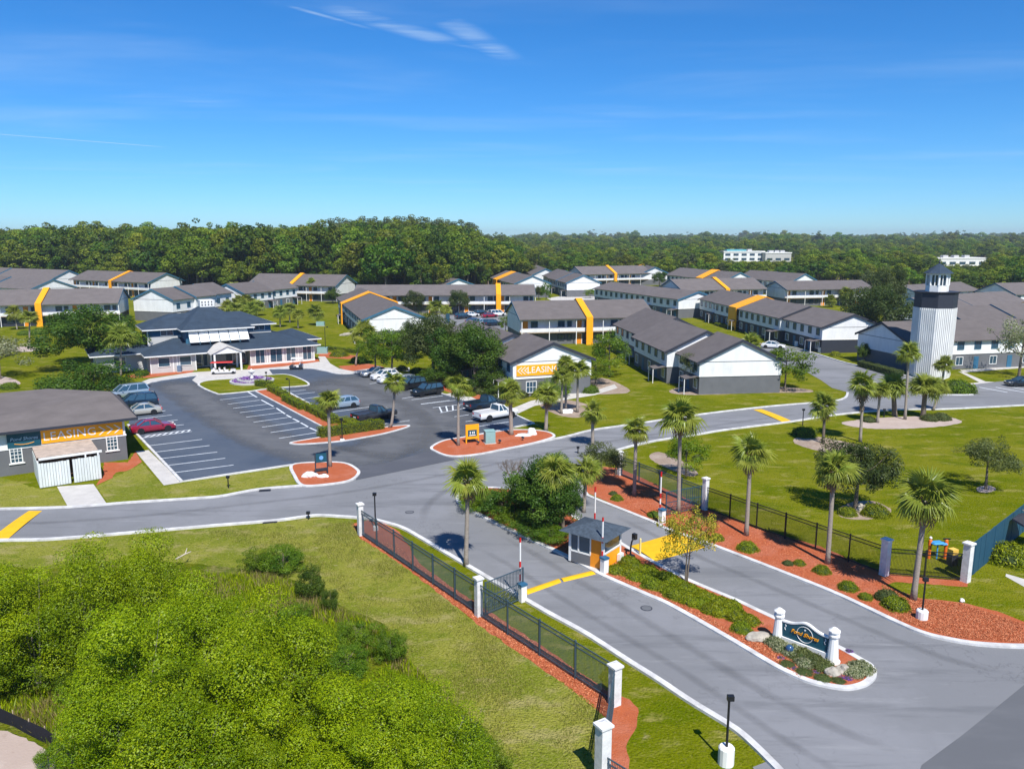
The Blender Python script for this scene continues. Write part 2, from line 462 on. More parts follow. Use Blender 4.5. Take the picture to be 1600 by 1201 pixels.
M_rough = layered('rough_scrub_ground', (0.130, 0.150, 0.010), [
    ((0.22, 0.20, 0.07), 0.35, 0.46, 0.62, I1, 0, 0.8),
    ((0.07, 0.11, 0.004), 0.9, 0.45, 0.60, I1, 0, 0.8),
    ((0.30, 0.24, 0.14), 1.6, 0.58, 0.72, I1, 0, 0.7),
    ((0.05, 0.065, 0.006), 5.0, 0.50, 0.64, I1, 0, 0.6)], bump=1.0, bscale=7, bdist=0.2, spec=0.0)
M_asph = layered('aged_asphalt', (0.185, 0.19, 0.20), [
    ((0.225, 0.23, 0.245), 0.10, 0.40, 0.62, (1, 1, 1), 0, 0.85),
    ((0.140, 0.145, 0.155), 0.30, 0.50, 0.66, (0.22, 1.9, 1), 52, 0.75),
    ((0.265, 0.27, 0.28), 0.7, 0.56, 0.72, (0.25, 1.6, 1), 50, 0.6),
    ((0.085, 0.085, 0.092), 0.9, 0.66, 0.76, (0.5, 1.3, 1), 55, 0.6),
    ((0.13, 0.135, 0.14), 3.5, 0.60, 0.75, I1, 0, 0.5)], 0.85, 0.15, 30, 0.03, 0.2)
def cracks(m, scale, wd, dark):
    t = m.node_tree; b = t.nodes['Principled BSDF']; src_ = b.inputs['Base Color'].links[0].from_socket
    pos = t.nodes.new('ShaderNodeNewGeometry').outputs['Position']
    n = t.nodes.new('ShaderNodeTexNoise'); n.inputs['Scale'].default_value = scale; n.inputs['Detail'].default_value = 6; n.inputs['Roughness'].default_value = .6
    t.links.new(pos, n.inputs['Vector'])
    a = t.nodes.new('ShaderNodeMath'); a.operation = 'SUBTRACT'; a.inputs[1].default_value = .5; t.links.new(n.outputs[0], a.inputs[0])
    c = t.nodes.new('ShaderNodeMath'); c.operation = 'ABSOLUTE'; t.links.new(a.outputs[0], c.inputs[0])
    r = t.nodes.new('ShaderNodeMapRange'); r.inputs[1].default_value = 0; r.inputs[2].default_value = wd; r.inputs[3].default_value = 1; r.inputs[4].default_value = 0; t.links.new(c.outputs[0], r.inputs[0])
    n2 = t.nodes.new('ShaderNodeTexNoise'); n2.inputs['Scale'].default_value = .12; t.links.new(pos, n2.inputs['Vector'])
    r2_ = t.nodes.new('ShaderNodeMapRange'); r2_.inputs[1].default_value = .5; r2_.inputs[2].default_value = .6; r2_.inputs[4].default_value = .32; t.links.new(n2.outputs[0], r2_.inputs[0])
    mu = t.nodes.new('ShaderNodeMath'); mu.operation = 'MULTIPLY'; t.links.new(r.outputs[0], mu.inputs[0]); t.links.new(r2_.outputs[0], mu.inputs[1])
    mx = t.nodes.new('ShaderNodeMix'); mx.data_type = 'RGBA'; t.links.new(mu.outputs[0], mx.inputs[0]); t.links.new(src_, mx.inputs[6]); mx.inputs[7].default_value = (*dark, 1)
    t.links.new(mx.outputs[2], b.inputs['Base Color'])
cracks(M_asph, .16, .006, (.06, .06, .065))
M_lot = layered('sealed_asphalt', (0.066, 0.085, 0.118), [
    ((0.092, 0.110, 0.140), 0.07, 0.42, 0.64, (0.75, 1.3, 1), 28, 0.9),
    ((0.046, 0.064, 0.096), 0.30, 0.50, 0.72, (1, 1, 1), 0, 0.6),
    ((0.115, 0.130, 0.150), 0.9, 0.62, 0.84, (0.4, 1.4, 1), 30, 0.3)], 0.8, 0.12, 30, 0.03, 0.25)
M_patch = layered('new_asphalt_patch', (0.085, 0.09, 0.105), [((0.115, 0.12, 0.135), 0.3, 0.45, 0.7, (0.5, 1.4, 1), 35, 0.7)], 0.85, 0.12, 30, 0.03, 0.2)
M_dark_road = layered('darker_road', (0.115, 0.12, 0.13), [((0.14, 0.145, 0.155), 0.3, 0.45, 0.7, (0.5, 1.4, 1), 35, 0.7)], 0.85, 0.15, 30, 0.03, 0.2)
M_mulch = layered('red_mulch', (0.41, 0.105, 0.042), [
    ((0.46, 0.155, 0.090), 0.5, 0.42, 0.68, I1, 0, 0.8),
    ((0.27, 0.065, 0.036), 2.5, 0.50, 0.74, I1, 0, 0.6),
    ((0.56, 0.27, 0.17), 9.0, 0.54, 0.70, (1, 2.5, 1), 40, 0.7),
    ((0.15, 0.04, 0.028), 14.0, 0.56, 0.72, (2.2, 1, 1), 15, 0.6)], bump=1.0, bscale=13, bdist=0.07)
M_pine = layered('dry_mulch', (0.30, 0.23, 0.18), [((0.40, 0.33, 0.27), 0.6, 0.42, 0.66, I1, 0, 0.8), ((0.20, 0.13, 0.09), 3.0, 0.5, 0.72, I1, 0, 0.7)], bump=0.8, bscale=12)
M_sand = layered('pale_sand', (0.40, 0.32, 0.28), [((0.47, 0.39, 0.35), 0.4, 0.4, 0.66, I1, 0, 0.8), ((0.30, 0.23, 0.19), 1.7, 0.55, 0.74, I1, 0, 0.6)], bump=0.3, bscale=9)

def sheet_w(name, pts, z, m, lab=None, cat=None, depth=0.0):
    mb = MB()
    area = sum(pts[i - 1][0] * pts[i][1] - pts[i][0] * pts[i - 1][1] for i in range(len(pts)))
    if area < 0: pts = pts[::-1]
    if depth: mb.prism(pts, z - depth, z)
    else: mb.add([(p[0], p[1], z) for p in pts], [tuple(range(len(pts)))])
    o = mb.build(name, m)
    return struct(o, lab, cat)
def sheet(name, px, z, m, lab=None, cat=None, sm=0, depth=0.0):
    if sm: px = spline(px, sm, True)
    P = G(px)
    if name in ('mulch_bed', 'sand_bed', 'lawn', 'rough_ground', 'sandy_track'):      # ragged natural edge
        rj = random.Random(len(px)); Q = []
        for i in range(len(P)):
            a, b = P[i], P[(i + 1) % len(P)]; n = min(60, max(1, int((b - a).length / .35)))
            for k in range(n):
                v = a.lerp(b, k / n); Q.append(Vector((v.x + rj.uniform(-.07, .07), v.y + rj.uniform(-.07, .07), 0)))
        P = Q
    return sheet_w(name, P, z, m, lab, cat, depth)
def offset(pts, d, closed):
    out = []; n = len(pts)
    for i in range(n):
        a = pts[i - 1] if (closed or i > 0) else pts[i]
        b = pts[(i + 1) % n] if (closed or i < n - 1) else pts[i]
        t = Vector((b[0] - a[0], b[1] - a[1]))
        if t.length < 1e-6: t = Vector((1, 0))
        t.normalize()
        out.append(Vector((pts[i][0] - t.y * d, pts[i][1] + t.x * d)))
    return out
def strip_mesh(pts, d0, d1, z0, z1, closed=False):
    A = offset(pts, d0, closed); B = offset(pts, d1, closed); n = len(pts); mb = MB()
    vs_ = []
    for a, b in zip(A, B):
        vs_ += [(a.x, a.y, z0), (b.x, b.y, z0), (b.x, b.y, z1), (a.x, a.y, z1)]
    fs_ = []
    for i in range(n if closed else n - 1):
        p = 4 * i; q = 4 * ((i + 1) % n)
        for k in range(4): fs_.append((p + k, p + (k + 1) % 4, q + (k + 1) % 4, q + k))
    if not closed: fs_ += [(3, 2, 1, 0), tuple(4 * (n - 1) + k for k in range(4))]
    mb.add(vs_, fs_)
    return mb
def kerb(px, lab, wd=0.32, ht=0.14, closed=False, sm=5, m=None, side=0.5, world=False):
    pts = px if world else G(spline(px, sm, closed) if sm else px)
    pts = [Vector((p[0], p[1])) for p in pts]
    o = strip_mesh(pts, -wd * side, wd * (1 - side), -0.05, ht, closed).build('kerb', m or M_kerb)
    bm = bmesh.new(); bm.from_mesh(o.data); bmesh.ops.recalc_face_normals(bm, faces=bm.faces); bm.to_mesh(o.data); bm.free()
    return struct(o, lab, 'kerb')
def line(px0, px1, wd, z, m, name='marking', lab=None, cat=None):
    a, b = U(*px0), U(*px1)
    t = (b - a).normalized(); n = Vector((-t.y, t.x, 0)) * wd / 2
    return struct(MB().add([(a - n)[:2] + (z,), (b - n)[:2] + (z,), (b + n)[:2] + (z,), (a + n)[:2] + (z,)], [(0, 1, 2, 3)]).build(name, m), lab, cat)

struct(MB().add([(-9000, -300, 0), (9000, -300, 0), (9000, 16000, 0), (-9000, 16000, 0)], [(0, 1, 2, 3)]).build('ground', M_grass))

# roads ------------------------------------------------------------
TOP_L = [(-500, 820), (-90, 800), (0, 796), (107, 793), (200, 786), (300, 779.5), (344, 776), (405, 765), (472, 759.5), (520, 754)]
EXITK = [(1240, 1240), (1215, 1208), (1202, 1194), (1179, 1171), (1156, 1150), (1133, 1133.6), (1075, 1098), (1026, 1065), (977, 1034), (914, 993),
         (856, 961), (827, 944), (767, 909), (712, 876), (655, 842), (626, 826), (597, 817), (575, 812), (551, 810), (501, 807), (479, 808.6),
         (430, 815), (344, 822), (252, 830), (87, 843.7), (0, 846), (-90, 850), (-500, 884)]
ENTRYK = [(2200, 606), (1700, 629), (1600, 634), (1477, 640), (1400, 641), (1307, 649), (1235, 660), (1135, 672.5), (1090, 680), (1035, 688), (992, 697), (962, 706), (936, 717),
          (916, 734), (909, 752), (917, 771), (930, 779), (980, 799), (1025, 817), (1045, 827), (1115, 852), (1237, 899), (1316, 931), (1403, 972),
          (1447, 990), (1491, 1000), (1534, 1006), (1600, 1009), (1760, 1010)]
NORTHK = [(690, 712), (720, 714), (754, 710), (791, 702.5), (819, 697), (885, 683), (925, 673), (980, 665), (1097, 648), (1200, 636), (1272, 630), (1305, 627), (1322, 622), (1326, 614)]
road = TOP_L + NORTHK + [(1427, 600), (1427, 617), (1507, 617), (1600, 614), (1700, 611), (2200, 590)] + [tuple(p) for p in spline(ENTRYK, 3)] + [(1760, 1300)] + [tuple(p) for p in spline(EXITK, 3)]
sheet('road', road, 0.012, M_asph)
_a, _b = U(1760, 1010), U(1240, 1240); _d = (U(1205, 1041) - U(820, 841)).normalized(); _n = Vector((-_d.y, _d.x, 0)); _c = (_a + _b) / 2
sheet_w('street', [_a - _d * 2, _a + _d * 9 + _n * 5, _c + _d * 9 + _n * 120, _c + _d * 21 + _n * 120, _c + _d * 21 - _n * 90, _c + _d * 9 - _n * 90, _b + _d * 9 - _n * 5, _b - _d * 2], 0.008, M_asph)
lot = [(200, 664), (284, 753), (456, 727), (500, 723), (540, 724), (560, 735), (566, 742), (600, 734), (680, 706), (672, 700), (692, 689), (754, 678.5), (834, 662),
       (808, 650), (746, 633), (716, 624), (692, 616), (640, 594), (583, 578), (551, 584), (525, 584), (486, 576), (420, 577), (308, 587), (256, 594), (234, 599), (227, 605), (234, 615), (222, 632), (205, 650)]
sheet('parking_lot', lot, 0.024, M_lot)
sheet('dark_road_area', [(1620, 1060), (1600, 1070), (1504, 1148), (1440, 1195), (1425, 1240), (1700, 1240), (1700, 1030)], 0.018, M_dark_road)  # corner sheet in a darker grey than the rest of the road
sheet('dark_road_area', [(560, 728), (600, 724), (677, 703), (698, 714), (712, 718), (640, 733), (556, 750)], 0.030, M_patch)
sheet('side_road', [(1326, 621), (1322, 612), (1300, 606), (1283, 594), (1262, 582), (1150, 555), (1180, 540), (1225, 541), (1262, 549), (1325, 568), (1395, 582), (1430, 592), (1428, 618)], 0.018, M_asph)
sheet('car_park', [(1508, 602), (1560, 596), (1700, 590), (1700, 610), (1600, 614.5), (1507, 617.5)], 0.018, M_asph)
sheet('rear_car_park', [(640, 500), (700, 488), (790, 487), (800, 505), (800, 516), (680, 512)], 0.012, M_asph)
sheet('rear_drive', [(855, 466), (900, 459), (960, 461), (930, 470), (870, 474)], 0.012, M_conc)

kerb(TOP_L[:-1], 'pale kerb along the north side of the road below the left leasing building', 0.3)
kerb(EXITK, 'long white kerb along the exit lane and fence on the left', 0.34, side=0.9)
kerb(ENTRYK, 'long white kerb along the entry lane and palms on the right', 0.34, side=0.9)
kerb(NORTHK[3:], 'pale kerb along the lawn north of the through road', 0.3, side=0.1)
kerb([(1430, 617), (1507, 617.5), (1520, 617)], 'short kerb in front of the lighthouse hedge', 0.3, sm=0)
kerb([(200, 664), (284, 753), (330, 746), (456, 727)], 'white kerb around the near corner of the parking lot', 0.25, sm=0)
kerb([(583, 578), (551, 584), (525, 584), (486, 576), (420, 577)], 'white kerb of the parking lot right of the clubhouse doors', 0.3)
kerb([(308, 587), (256, 594), (234, 599), (227, 605), (234, 615)], 'white kerb of the parking lot left of the clubhouse doors', 0.3)
kerb([(583, 578), (640, 594), (692, 616), (746, 633), (808, 650), (834, 662), (804, 668), (754, 678.5), (727, 683)], 'white kerb along the trees at the right of the parking lot', 0.25, sm=0)
kerb([(1150, 534), (1225, 541), (1262, 549), (1325, 568), (1395, 582), (1430, 592)], 'pale kerb along the side road by the lighthouse', 0.3)

def worn_track(px, wd, lab, m=None, z=.027):
    pts = [Vector((p[0], p[1])) for p in G(spline(px, 6))]; n = len(pts); cols_ = 9; vs_ = []; ed = []
    for j in range(cols_):
        o_ = offset(pts, (j / (cols_ - 1) - .5) * wd, False)
        for i, q in enumerate(o_):
            vs_.append((q.x, q.y, z)); e = min(1, i / 5, (n - 1 - i) / 5); ed.append(math.sin(math.pi * j / (cols_ - 1)) * e)
    me = bpy.data.meshes.new('worn_track'); me.from_pydata(vs_, [], [(j * n + i, j * n + i + 1, (j + 1) * n + i + 1, (j + 1) * n + i) for j in range(cols_ - 1) for i in range(n - 1)])
    me.attributes.new('wear', 'FLOAT', 'POINT').data.foreach_set('value', ed); me.materials.append(m or M_worn)
    return struct(put('worn_track', me), lab, 'pavement')
M_worn = layered('worn_grey_asphalt', (0.120, 0.125, 0.135), [((0.165, 0.168, 0.172), 0.5, 0.45, 0.7, (0.4, 1.5, 1), 35, 0.6)], 0.85, 0.12, 30, 0.03, 0.2)
def wear_alpha(m, scale, add, hi, amt):
    t = m.node_tree; b = t.nodes['Principled BSDF']; a = t.nodes.new('ShaderNodeAttribute'); a.attribute_name = 'wear'
    n = t.nodes.new('ShaderNodeTexNoise'); n.inputs['Scale'].default_value = scale; n.inputs['Detail'].default_value = 7; n.inputs['Roughness'].default_value = .65
    t.links.new(t.nodes.new('ShaderNodeNewGeometry').outputs['Position'], n.inputs['Vector'])
    k = t.nodes.new('ShaderNodeMath'); k.operation = 'MULTIPLY_ADD'; k.inputs[1].default_value = 1.5; t.links.new(n.outputs[0], k.inputs[0])
    q = t.nodes.new('ShaderNodeMath'); q.operation = 'ADD'; q.inputs[1].default_value = add; t.links.new(a.outputs['Fac'], q.inputs[0]); t.links.new(q.outputs[0], k.inputs[2])
    r = t.nodes.new('ShaderNodeMapRange'); r.inputs[1].default_value = 0; r.inputs[2].default_value = hi; r.inputs[4].default_value = amt; t.links.new(k.outputs[0], r.inputs[0]); t.links.new(r.outputs[0], b.inputs['Alpha'])
wear_alpha(M_worn, .28, -.70, 1.0, .92)
M_tyre = layered('tyre_darkened_asphalt', (0.11, 0.112, 0.118), [((0.08, 0.08, 0.085), 0.8, 0.5, 0.7, (0.3, 1.6, 1), 52, 0.7)], 0.8, 0.1, 30, 0.03, 0.25)
wear_alpha(M_tyre, .5, -1.0, 1.1, .24)
for k_, (px_, w_, lab_) in enumerate([([(770, 830), (830, 862), (900, 905), (1000, 965), (1100, 1025), (1200, 1085), (1300, 1135), (1420, 1180)], 1.0, 'dark tyre track along the middle of the exit lane'),
                                      ([(735, 850), (800, 885), (870, 930), (960, 985), (1060, 1045), (1150, 1105), (1240, 1165), (1330, 1215)], .8, 'dark tyre track along the left of the exit lane'),
                                      ([(950, 800), (1020, 835), (1100, 873), (1200, 915), (1300, 958), (1400, 1000), (1500, 1035), (1620, 1060)], .9, 'dark tyre track along the entry lane'),
                                      ([(-60, 822), (100, 815), (250, 803), (400, 786), (520, 772), (640, 752), (760, 728), (880, 702), (1000, 682), (1150, 660), (1300, 640)], 1.0, 'dark tyre track along the through road'),
                                      ([(660, 820), (668, 790), (700, 765), (760, 742), (830, 722)], 1.1, 'curved tyre marks where the exit lane meets the road')]):
    worn_track(px_, w_, lab_, M_tyre, .0165 + .0006 * k_)
worn_track([(262, 596), (285, 606), (310, 622), (345, 645), (385, 668), (430, 690), (480, 706), (530, 714), (580, 716), (625, 706)], 7.5, 'pale worn wheel track curving through the left parking aisle')
worn_track([(500, 588), (560, 600), (610, 618), (650, 640), (668, 662), (655, 690), (620, 712)], 15.0, 'pale worn wheel track through the right parking aisle')
worn_track([(470, 600), (520, 606), (570, 622), (615, 648), (630, 675), (600, 700), (560, 712)], 9.0, 'second pale worn patch in the right parking aisle', None, .0285)
# raised beds ------------------------------------------------------
def island(px, lab, m, kw=0.3, sm=5, name='kerb_island', ht=0.13):
    pts = [Vector((p[0], p[1])) for p in G(spline(px, sm, True) if sm else px)]
    area = sum(pts[i - 1][0] * pts[i][1] - pts[i][0] * pts[i - 1][1] for i in range(len(pts)))
    if area < 0: pts = pts[::-1]
    o = strip_mesh(pts, 0, kw, -0.05, ht, True).build(name, M_kerb)
    bm = bmesh.new(); bm.from_mesh(o.data); bmesh.ops.recalc_face_normals(bm, faces=bm.faces); bm.to_mesh(o.data); bm.free()
    struct(o, lab, 'island')
    inner = offset(pts, kw * 0.9, True)
    mb = MB().add([(p.x, p.y, ht - 0.03) for p in inner], [tuple(range(len(inner)))])
    mb.build('planting_bed', m, o)
    return o, inner
MEDIAN = [(712, 780), (722, 771), (760, 762), (815, 768), (870, 792), (920, 820), (965, 845), (990, 860), (1030, 882), (1081, 908), (1146, 935), (1189, 955), (1250, 983), (1310, 1010), (1348, 1031),
          (1364, 1041), (1370, 1054), (1364, 1066), (1348, 1075), (1319, 1079), (1270, 1070), (1237, 1057), (1205, 1041), (1140, 1002), (1049, 950), (1005, 930), (950, 906), (930, 896), (885, 872), (820, 841), (775, 820), (737, 800), (717, 788)]
med, med_in = island(MEDIAN, 'long median island with red mulch around the guard booth', M_mulch, 0.34)
isl_l, _ = island([(455, 727), (500, 722.5), (540, 724), (560, 734), (562, 742), (548, 752), (515, 758), (472, 760), (458, 745)], 'rounded mulch island at the left of the lot entrance', M_mulch)
isl_r, _ = island([(672, 700), (692, 689), (727, 683), (754, 678.5), (800, 672), (850, 674), (868, 682), (850, 689.5), (819, 697), (791, 702.5), (754, 710), (720, 714), (697, 713), (680, 707)], 'mulch island with the orange board at the right of the lot entrance', M_mulch)
isl_t, _ = island([(309, 600.5), (326, 595), (371, 591.5), (425, 586), (452, 586), (474.5, 594), (484, 600.5), (477, 603.5), (436, 606.5), (412, 609), (389, 612.5), (346, 616.5), (335, 615), (316, 607)], 'grass island with the round flower bed before the clubhouse', M_grass)
isl_h, _ = island([(398, 612), (436, 606.5), (480, 629), (525, 652), (555, 667), (513, 673)], 'long hedge island between the two parking rows', M_mulch, 0.2, 0)
isl_b, _ = island([(454, 692), (495, 684.5), (560, 673), (600, 668), (634, 665), (639, 667.5), (607, 677), (570, 684.5), (532, 690.5), (486, 694.5), (460, 695)], 'thin pointed mulch island below the clipped hedge', M_mulch, 0.25)

# beds, paths and lawns ---------------------------------------------
sheet('mulch_bed', [(917, 769), (912, 752), (920, 738), (945, 729), (967, 731), (1000, 745), (1050, 768), (1105, 794), (1180, 824), (1282, 853), (1330, 874), (1382, 896), (1450, 902), (1512, 907),
                    (1512, 917), (1460, 913), (1400, 909), (1378, 915), (1400, 930), (1440, 934), (1500, 940), (1560, 955), (1620, 978), (1620, 1010), (1534, 1005.5), (1491, 999), (1447, 989), (1403, 971), (1316, 930), (1237, 898), (1115, 851), (1045, 826), (980, 798)], 0.006, M_mulch, sm=0)
sheet('mulch_bed', [(548, 818), (575, 812.5), (600, 818), (622, 828), (636, 848), (655, 880), (700, 912), (748, 945), (800, 978), (850, 1010), (905, 1050), (957, 1083), (985, 1092), (998, 1106), (992, 1135), (980, 1165), (984, 1205), (990, 1240),
                    (930, 1240), (944, 1150), (948, 1120), (925, 1098), (870, 1060), (800, 1012), (745, 974), (690, 930), (620, 876), (565, 842)], 0.006, M_mulch)
sheet('mulch_bed', [(200, 722), (212, 705), (222, 722), (200, 735), (180, 738), (176, 746), (150, 758), (160, 745), (163, 722)], 0.006, M_mulch)
sheet('mulch_bed', [(190, 590), (232, 590), (300, 582), (307, 575), (236, 578)], 0.006, M_mulch)
sheet('mulch_bed', [(385, 580), (430, 574), (500, 566), (497, 560), (388, 571)], 0.006, M_mulch)
sheet('mulch_bed', [(495, 548), (560, 556), (545, 561), (500, 558)], 0.006, M_mulch)
sheet('mulch_bed', [(528, 572), (575, 568), (600, 573), (570, 580), (540, 579)], 0.006, M_mulch)
sheet('mulch_bed', [(660, 578), (692, 590), (730, 612), (766, 620), (745, 627), (700, 612), (655, 594)], 0.006, M_mulch)
sheet('sand_bed', [(842, 632), (870, 624), (905, 628), (935, 640), (905, 652), (872, 648)], 0.006, M_pine, sm=4)
sheet('sand_bed', [(905, 602), (940, 590), (980, 606), (978, 614), (930, 616), (905, 614)], 0.006, M_pine, sm=4)
sheet('sand_bed', [(1050, 608), (1090, 600), (1150, 600), (1220, 604), (1262, 608), (1265, 613), (1180, 614), (1085, 617), (1050, 614)], 0.006, M_pine, sm=3)
sheet('sand_bed', [(1315, 660), (1370, 653), (1440, 650), (1485, 652), (1502, 660), (1460, 667), (1395, 670), (1345, 668)], 0.006, M_sand, sm=4)
sheet('sand_bed', [(1015, 715), (1030, 706), (1070, 722), (1090, 738), (1078, 744), (1040, 730)], 0.006, M_pine, sm=4)
sheet('sand_bed', [(1310, 805), (1320, 788), (1360, 782), (1392, 795), (1380, 806), (1345, 812)], 0.006, M_pine, sm=4)
sheet('sand_bed', [(1240, 690), (1260, 680), (1320, 690), (1360, 702), (1330, 712), (1270, 702)], 0.006, M_pine, sm=4)
sheet('sand_bed', [(1526, 762), (1545, 758), (1556, 764), (1545, 769), (1530, 768)], 0.006, M_sand, sm=4)
sheet('sand_bed', [(15, 545), (40, 541), (62, 545), (50, 549), (25, 549)], 0.006, M_sand, sm=4)
sheet('sand_bed', [(-10, 588), (15, 590), (32, 598), (18, 606), (-10, 603)], 0.006, M_sand, sm=4)
sheet('pavement', [(212, 705), (232, 703), (284, 753.5), (256, 758)], 0.010, M_conc, 'grey concrete walk along the left of the lot', 'pavement')
sheet('pavement', [(89, 760), (146, 756), (167, 787), (107, 793)], 0.010, M_conc, 'pale concrete pad before the white enclosure', 'pavement')
sheet('pavement', [(203, 604), (233, 592), (300, 582), (330, 580), (395, 577), (440, 573), (500, 565), (497, 557), (508, 557), (516, 568), (530, 576), (551, 580), (583, 575), (640, 574), (640, 580), (590, 579), (583, 578), (551, 584), (525, 584), (486, 576), (420, 577), (426, 585), (372, 591), (326, 594.5), (309, 600), (300, 594), (308, 587), (256, 594), (234, 599), (227, 605), (234, 615), (220, 618)], 0.034, M_conc, 'pale concrete apron and walk before the clubhouse', 'pavement')
sheet('pavement', [(692, 616), (720, 612), (770, 636), (850, 668), (834, 662), (808, 650), (746, 633)], 0.010, M_conc, 'concrete walk at the right of the parking lot', 'pavement')
sheet('pavement', [(795, 640), (830, 626), (880, 616), (930, 610), (960, 600), (965, 606), (930, 617), (880, 625), (835, 634), (805, 648)], 0.010, M_conc, 'curved concrete walk across the lawn by the leasing gable', 'pavement')
sheet('pavement', [(1222, 548), (1262, 556), (1320, 575), (1390, 589), (1390, 585), (1325, 570), (1262, 550), (1225, 543)], 0.012, M_conc, 'pale walk along the side road before the dark townhouses', 'pavement')
sheet('pavement', [(1497, 580), (1510, 583), (1540, 596), (1560, 597), (1512, 602), (1508, 600), (1530, 597)], 0.012, M_conc, 'concrete walk right of the lighthouse', 'pavement')
sheet('pavement', [(1500, 578), (1600, 571), (1700, 566), (1700, 570), (1600, 574.5), (1505, 582)], 0.011, M_conc, 'straight concrete walk along the hedge right of the lighthouse', 'pavement')
sheet('pavement', [(893, 870), (908, 863), (950, 884), (945, 899), (930, 893)], 0.128, M_conc, 'small concrete pad before the guard booth', 'pavement')
sheet('pavement', [(1572, 896), (1610, 907), (1610, 922), (1571, 900)], 0.010, M_conc, 'bare concrete slab at the right edge', 'pavement')
sheet('lawn', [(-90, 851), (0, 847.5), (87, 845), (252, 831.5), (344, 823.5), (430, 816.5), (479, 810), (501, 808.5), (551, 811.5), (556, 825), (565, 838), (620, 874), (690, 928), (745, 973), (800, 1011), (870, 1060), (925, 1098), (948, 1122), (944, 1150), (930, 1250), (500, 1300), (-200, 1000)], 0.003, M_drygrass)
sheet('lawn', [(0, 745), (62, 764), (89, 762), (107, 791.5), (0, 794.5), (-60, 796)], 0.003, M_drygrass)
sheet('lawn', [(150, 760), (222, 724), (256, 759), (284, 754.5), (456, 728.5), (456, 745), (470, 758), (405, 763.5), (344, 774.5), (300, 778), (200, 784.5), (169, 786)], 0.003, M_drygrass)
sheet('rough_ground', [(-200, 900), (60, 890), (180, 875), (300, 880), (420, 895), (480, 915), (540, 950), (600, 975), (640, 1030), (700, 1090), (760, 1140), (800, 1200), (830, 1300), (-400, 1300)], 0.008, M_rough, sm=3)
sheet('sandy_track', [(-80, 1136), (0, 1140), (40, 1152), (75, 1172), (95, 1201), (105, 1260), (-120, 1300)], 0.014, M_sand, sm=0)

# road markings ------------------------------------------------------
def paint(name, px, m, z, lab): return sheet(name, px, z, m, lab, 'road marking')
def hump(px, lab):
    """raised yellow speed hump: a real low swelling of the road between four corner points"""
    a, b, c, d = G(px); mb = MB(); n = 8; vs_ = []
    for i in range(n + 1):
        t = i / n; h = 0.018 + 0.075 * math.sin(math.pi * t)
        for p, q in ((a, d), (b, c)):
            v = p.lerp(q, t); vs_.append((v.x, v.y, h))
    mb.add(vs_, [(2 * i, 2 * i + 1, 2 * i + 3, 2 * i + 2) for i in range(n)])
    o = mb.build('speed_hump', M_yellow)
    return struct(o, lab, 'speed hump')
hump([(45, 798), (66, 798), (8, 846), (-20, 846)], 'yellow speed hump on the road at the left edge')
hump([(1177, 640), (1190, 639), (1240, 659), (1226, 661)], 'thin yellow speed hump on the through road')
hump([(822, 921), (872, 904), (877, 910), (824, 929)], 'left half of the yellow hump across the exit lane')
hump([(875, 903.5), (922, 892), (931, 897), (881, 909)], 'right half of the yellow hump across the exit lane')
hump([(985, 853), (1057, 832), (1102, 855), (1024, 877)], 'wide yellow speed table beside the guard booth')
ZL = 0.030
def L4(x, y, k, ox, oy): return (ox + x / k, oy + y / k)
rowA = [((140, 607), (515, 562)), ((195, 650), (567, 605)), ((235, 695), (620, 650)), ((285, 742), (675, 693)), ((330, 792), (733, 740))]
for a, b in rowA: line(L4(*a, 4.444, 200, 560), L4(*b, 4.444, 200, 560), 0.16, ZL, M_line, lab='white stall line in the near left row', cat='road marking')
for a, b in [((215, 335), (235, 332)), ((215, 372), (260, 362)), ((0, 428), (305, 393)), ((250, 440), (345, 427)), ((330, 466), (388, 460))]:
    line(L4(*a, 4.444, 200, 560), L4(*b, 4.444, 200, 560), 0.16, ZL, M_line, lab='white stall line beside the parked cars on the left', cat='road marking')
for i in range(9):
    a = [(640, 288), (692, 318), (730, 347), (776, 377), (820, 408), (872, 443), (930, 478), (990, 515), (1048, 555)][i]
    b = [(870, 260), (915, 290), (970, 317), (1020, 345), (1080, 375), (1130, 407), (1190, 440), (1250, 477), (1310, 515)][i]
    line(L4(*a, 4.444, 200, 560), L4(*b, 4.444, 200, 560), 0.16, ZL, M_line, lab='white stall line beside the hedge island', cat='road marking')
ce = [(835, 234), (895, 270), (925, 288), (1010, 334), (1030, 345), (1090, 385), (1100, 392), (1135, 412), (1145, 418), (1190, 440), (1200, 447), (1250, 475), (1262, 482), (1315, 505)]
for i in range(0, 14, 2): line(L4(*ce[i], 4.444, 200, 560), L4(*ce[i + 1], 4.444, 200, 560), 0.22, ZL + 0.001, M_line, lab='white dash of the line at the head of the stalls', cat='road marking')
def hatch(quad, n, lab):
    a, b, c, d = quad     # a-b near edge, d-c far edge (px)
    line(a, b, 0.14, ZL, M_line, lab=lab + ', outline', cat='road marking'); line(d, c, 0.14, ZL, M_line, lab=lab + ', outline', cat='road marking')
    for i in range(n):
        t = (i + 0.3) / n; t2 = min(1, (i + 1.0) / n)
        p = (a[0] + (b[0] - a[0]) * t, a[1] + (b[1] - a[1]) * t); q = (d[0] + (c[0] - d[0]) * t2, d[1] + (c[1] - d[1]) * t2)
        line(p, q, 0.2, ZL + 0.002, M_line, lab=lab + ', bar', cat='road marking')
hatch([(222, 684.5), (300, 674), (297, 671.5), (226, 681)], 8, 'white hatched bay in front of the red car')
hatch([(688, 645), (731, 637), (728, 631), (676, 637)], 5, 'white hatched bay at the right of the lot')
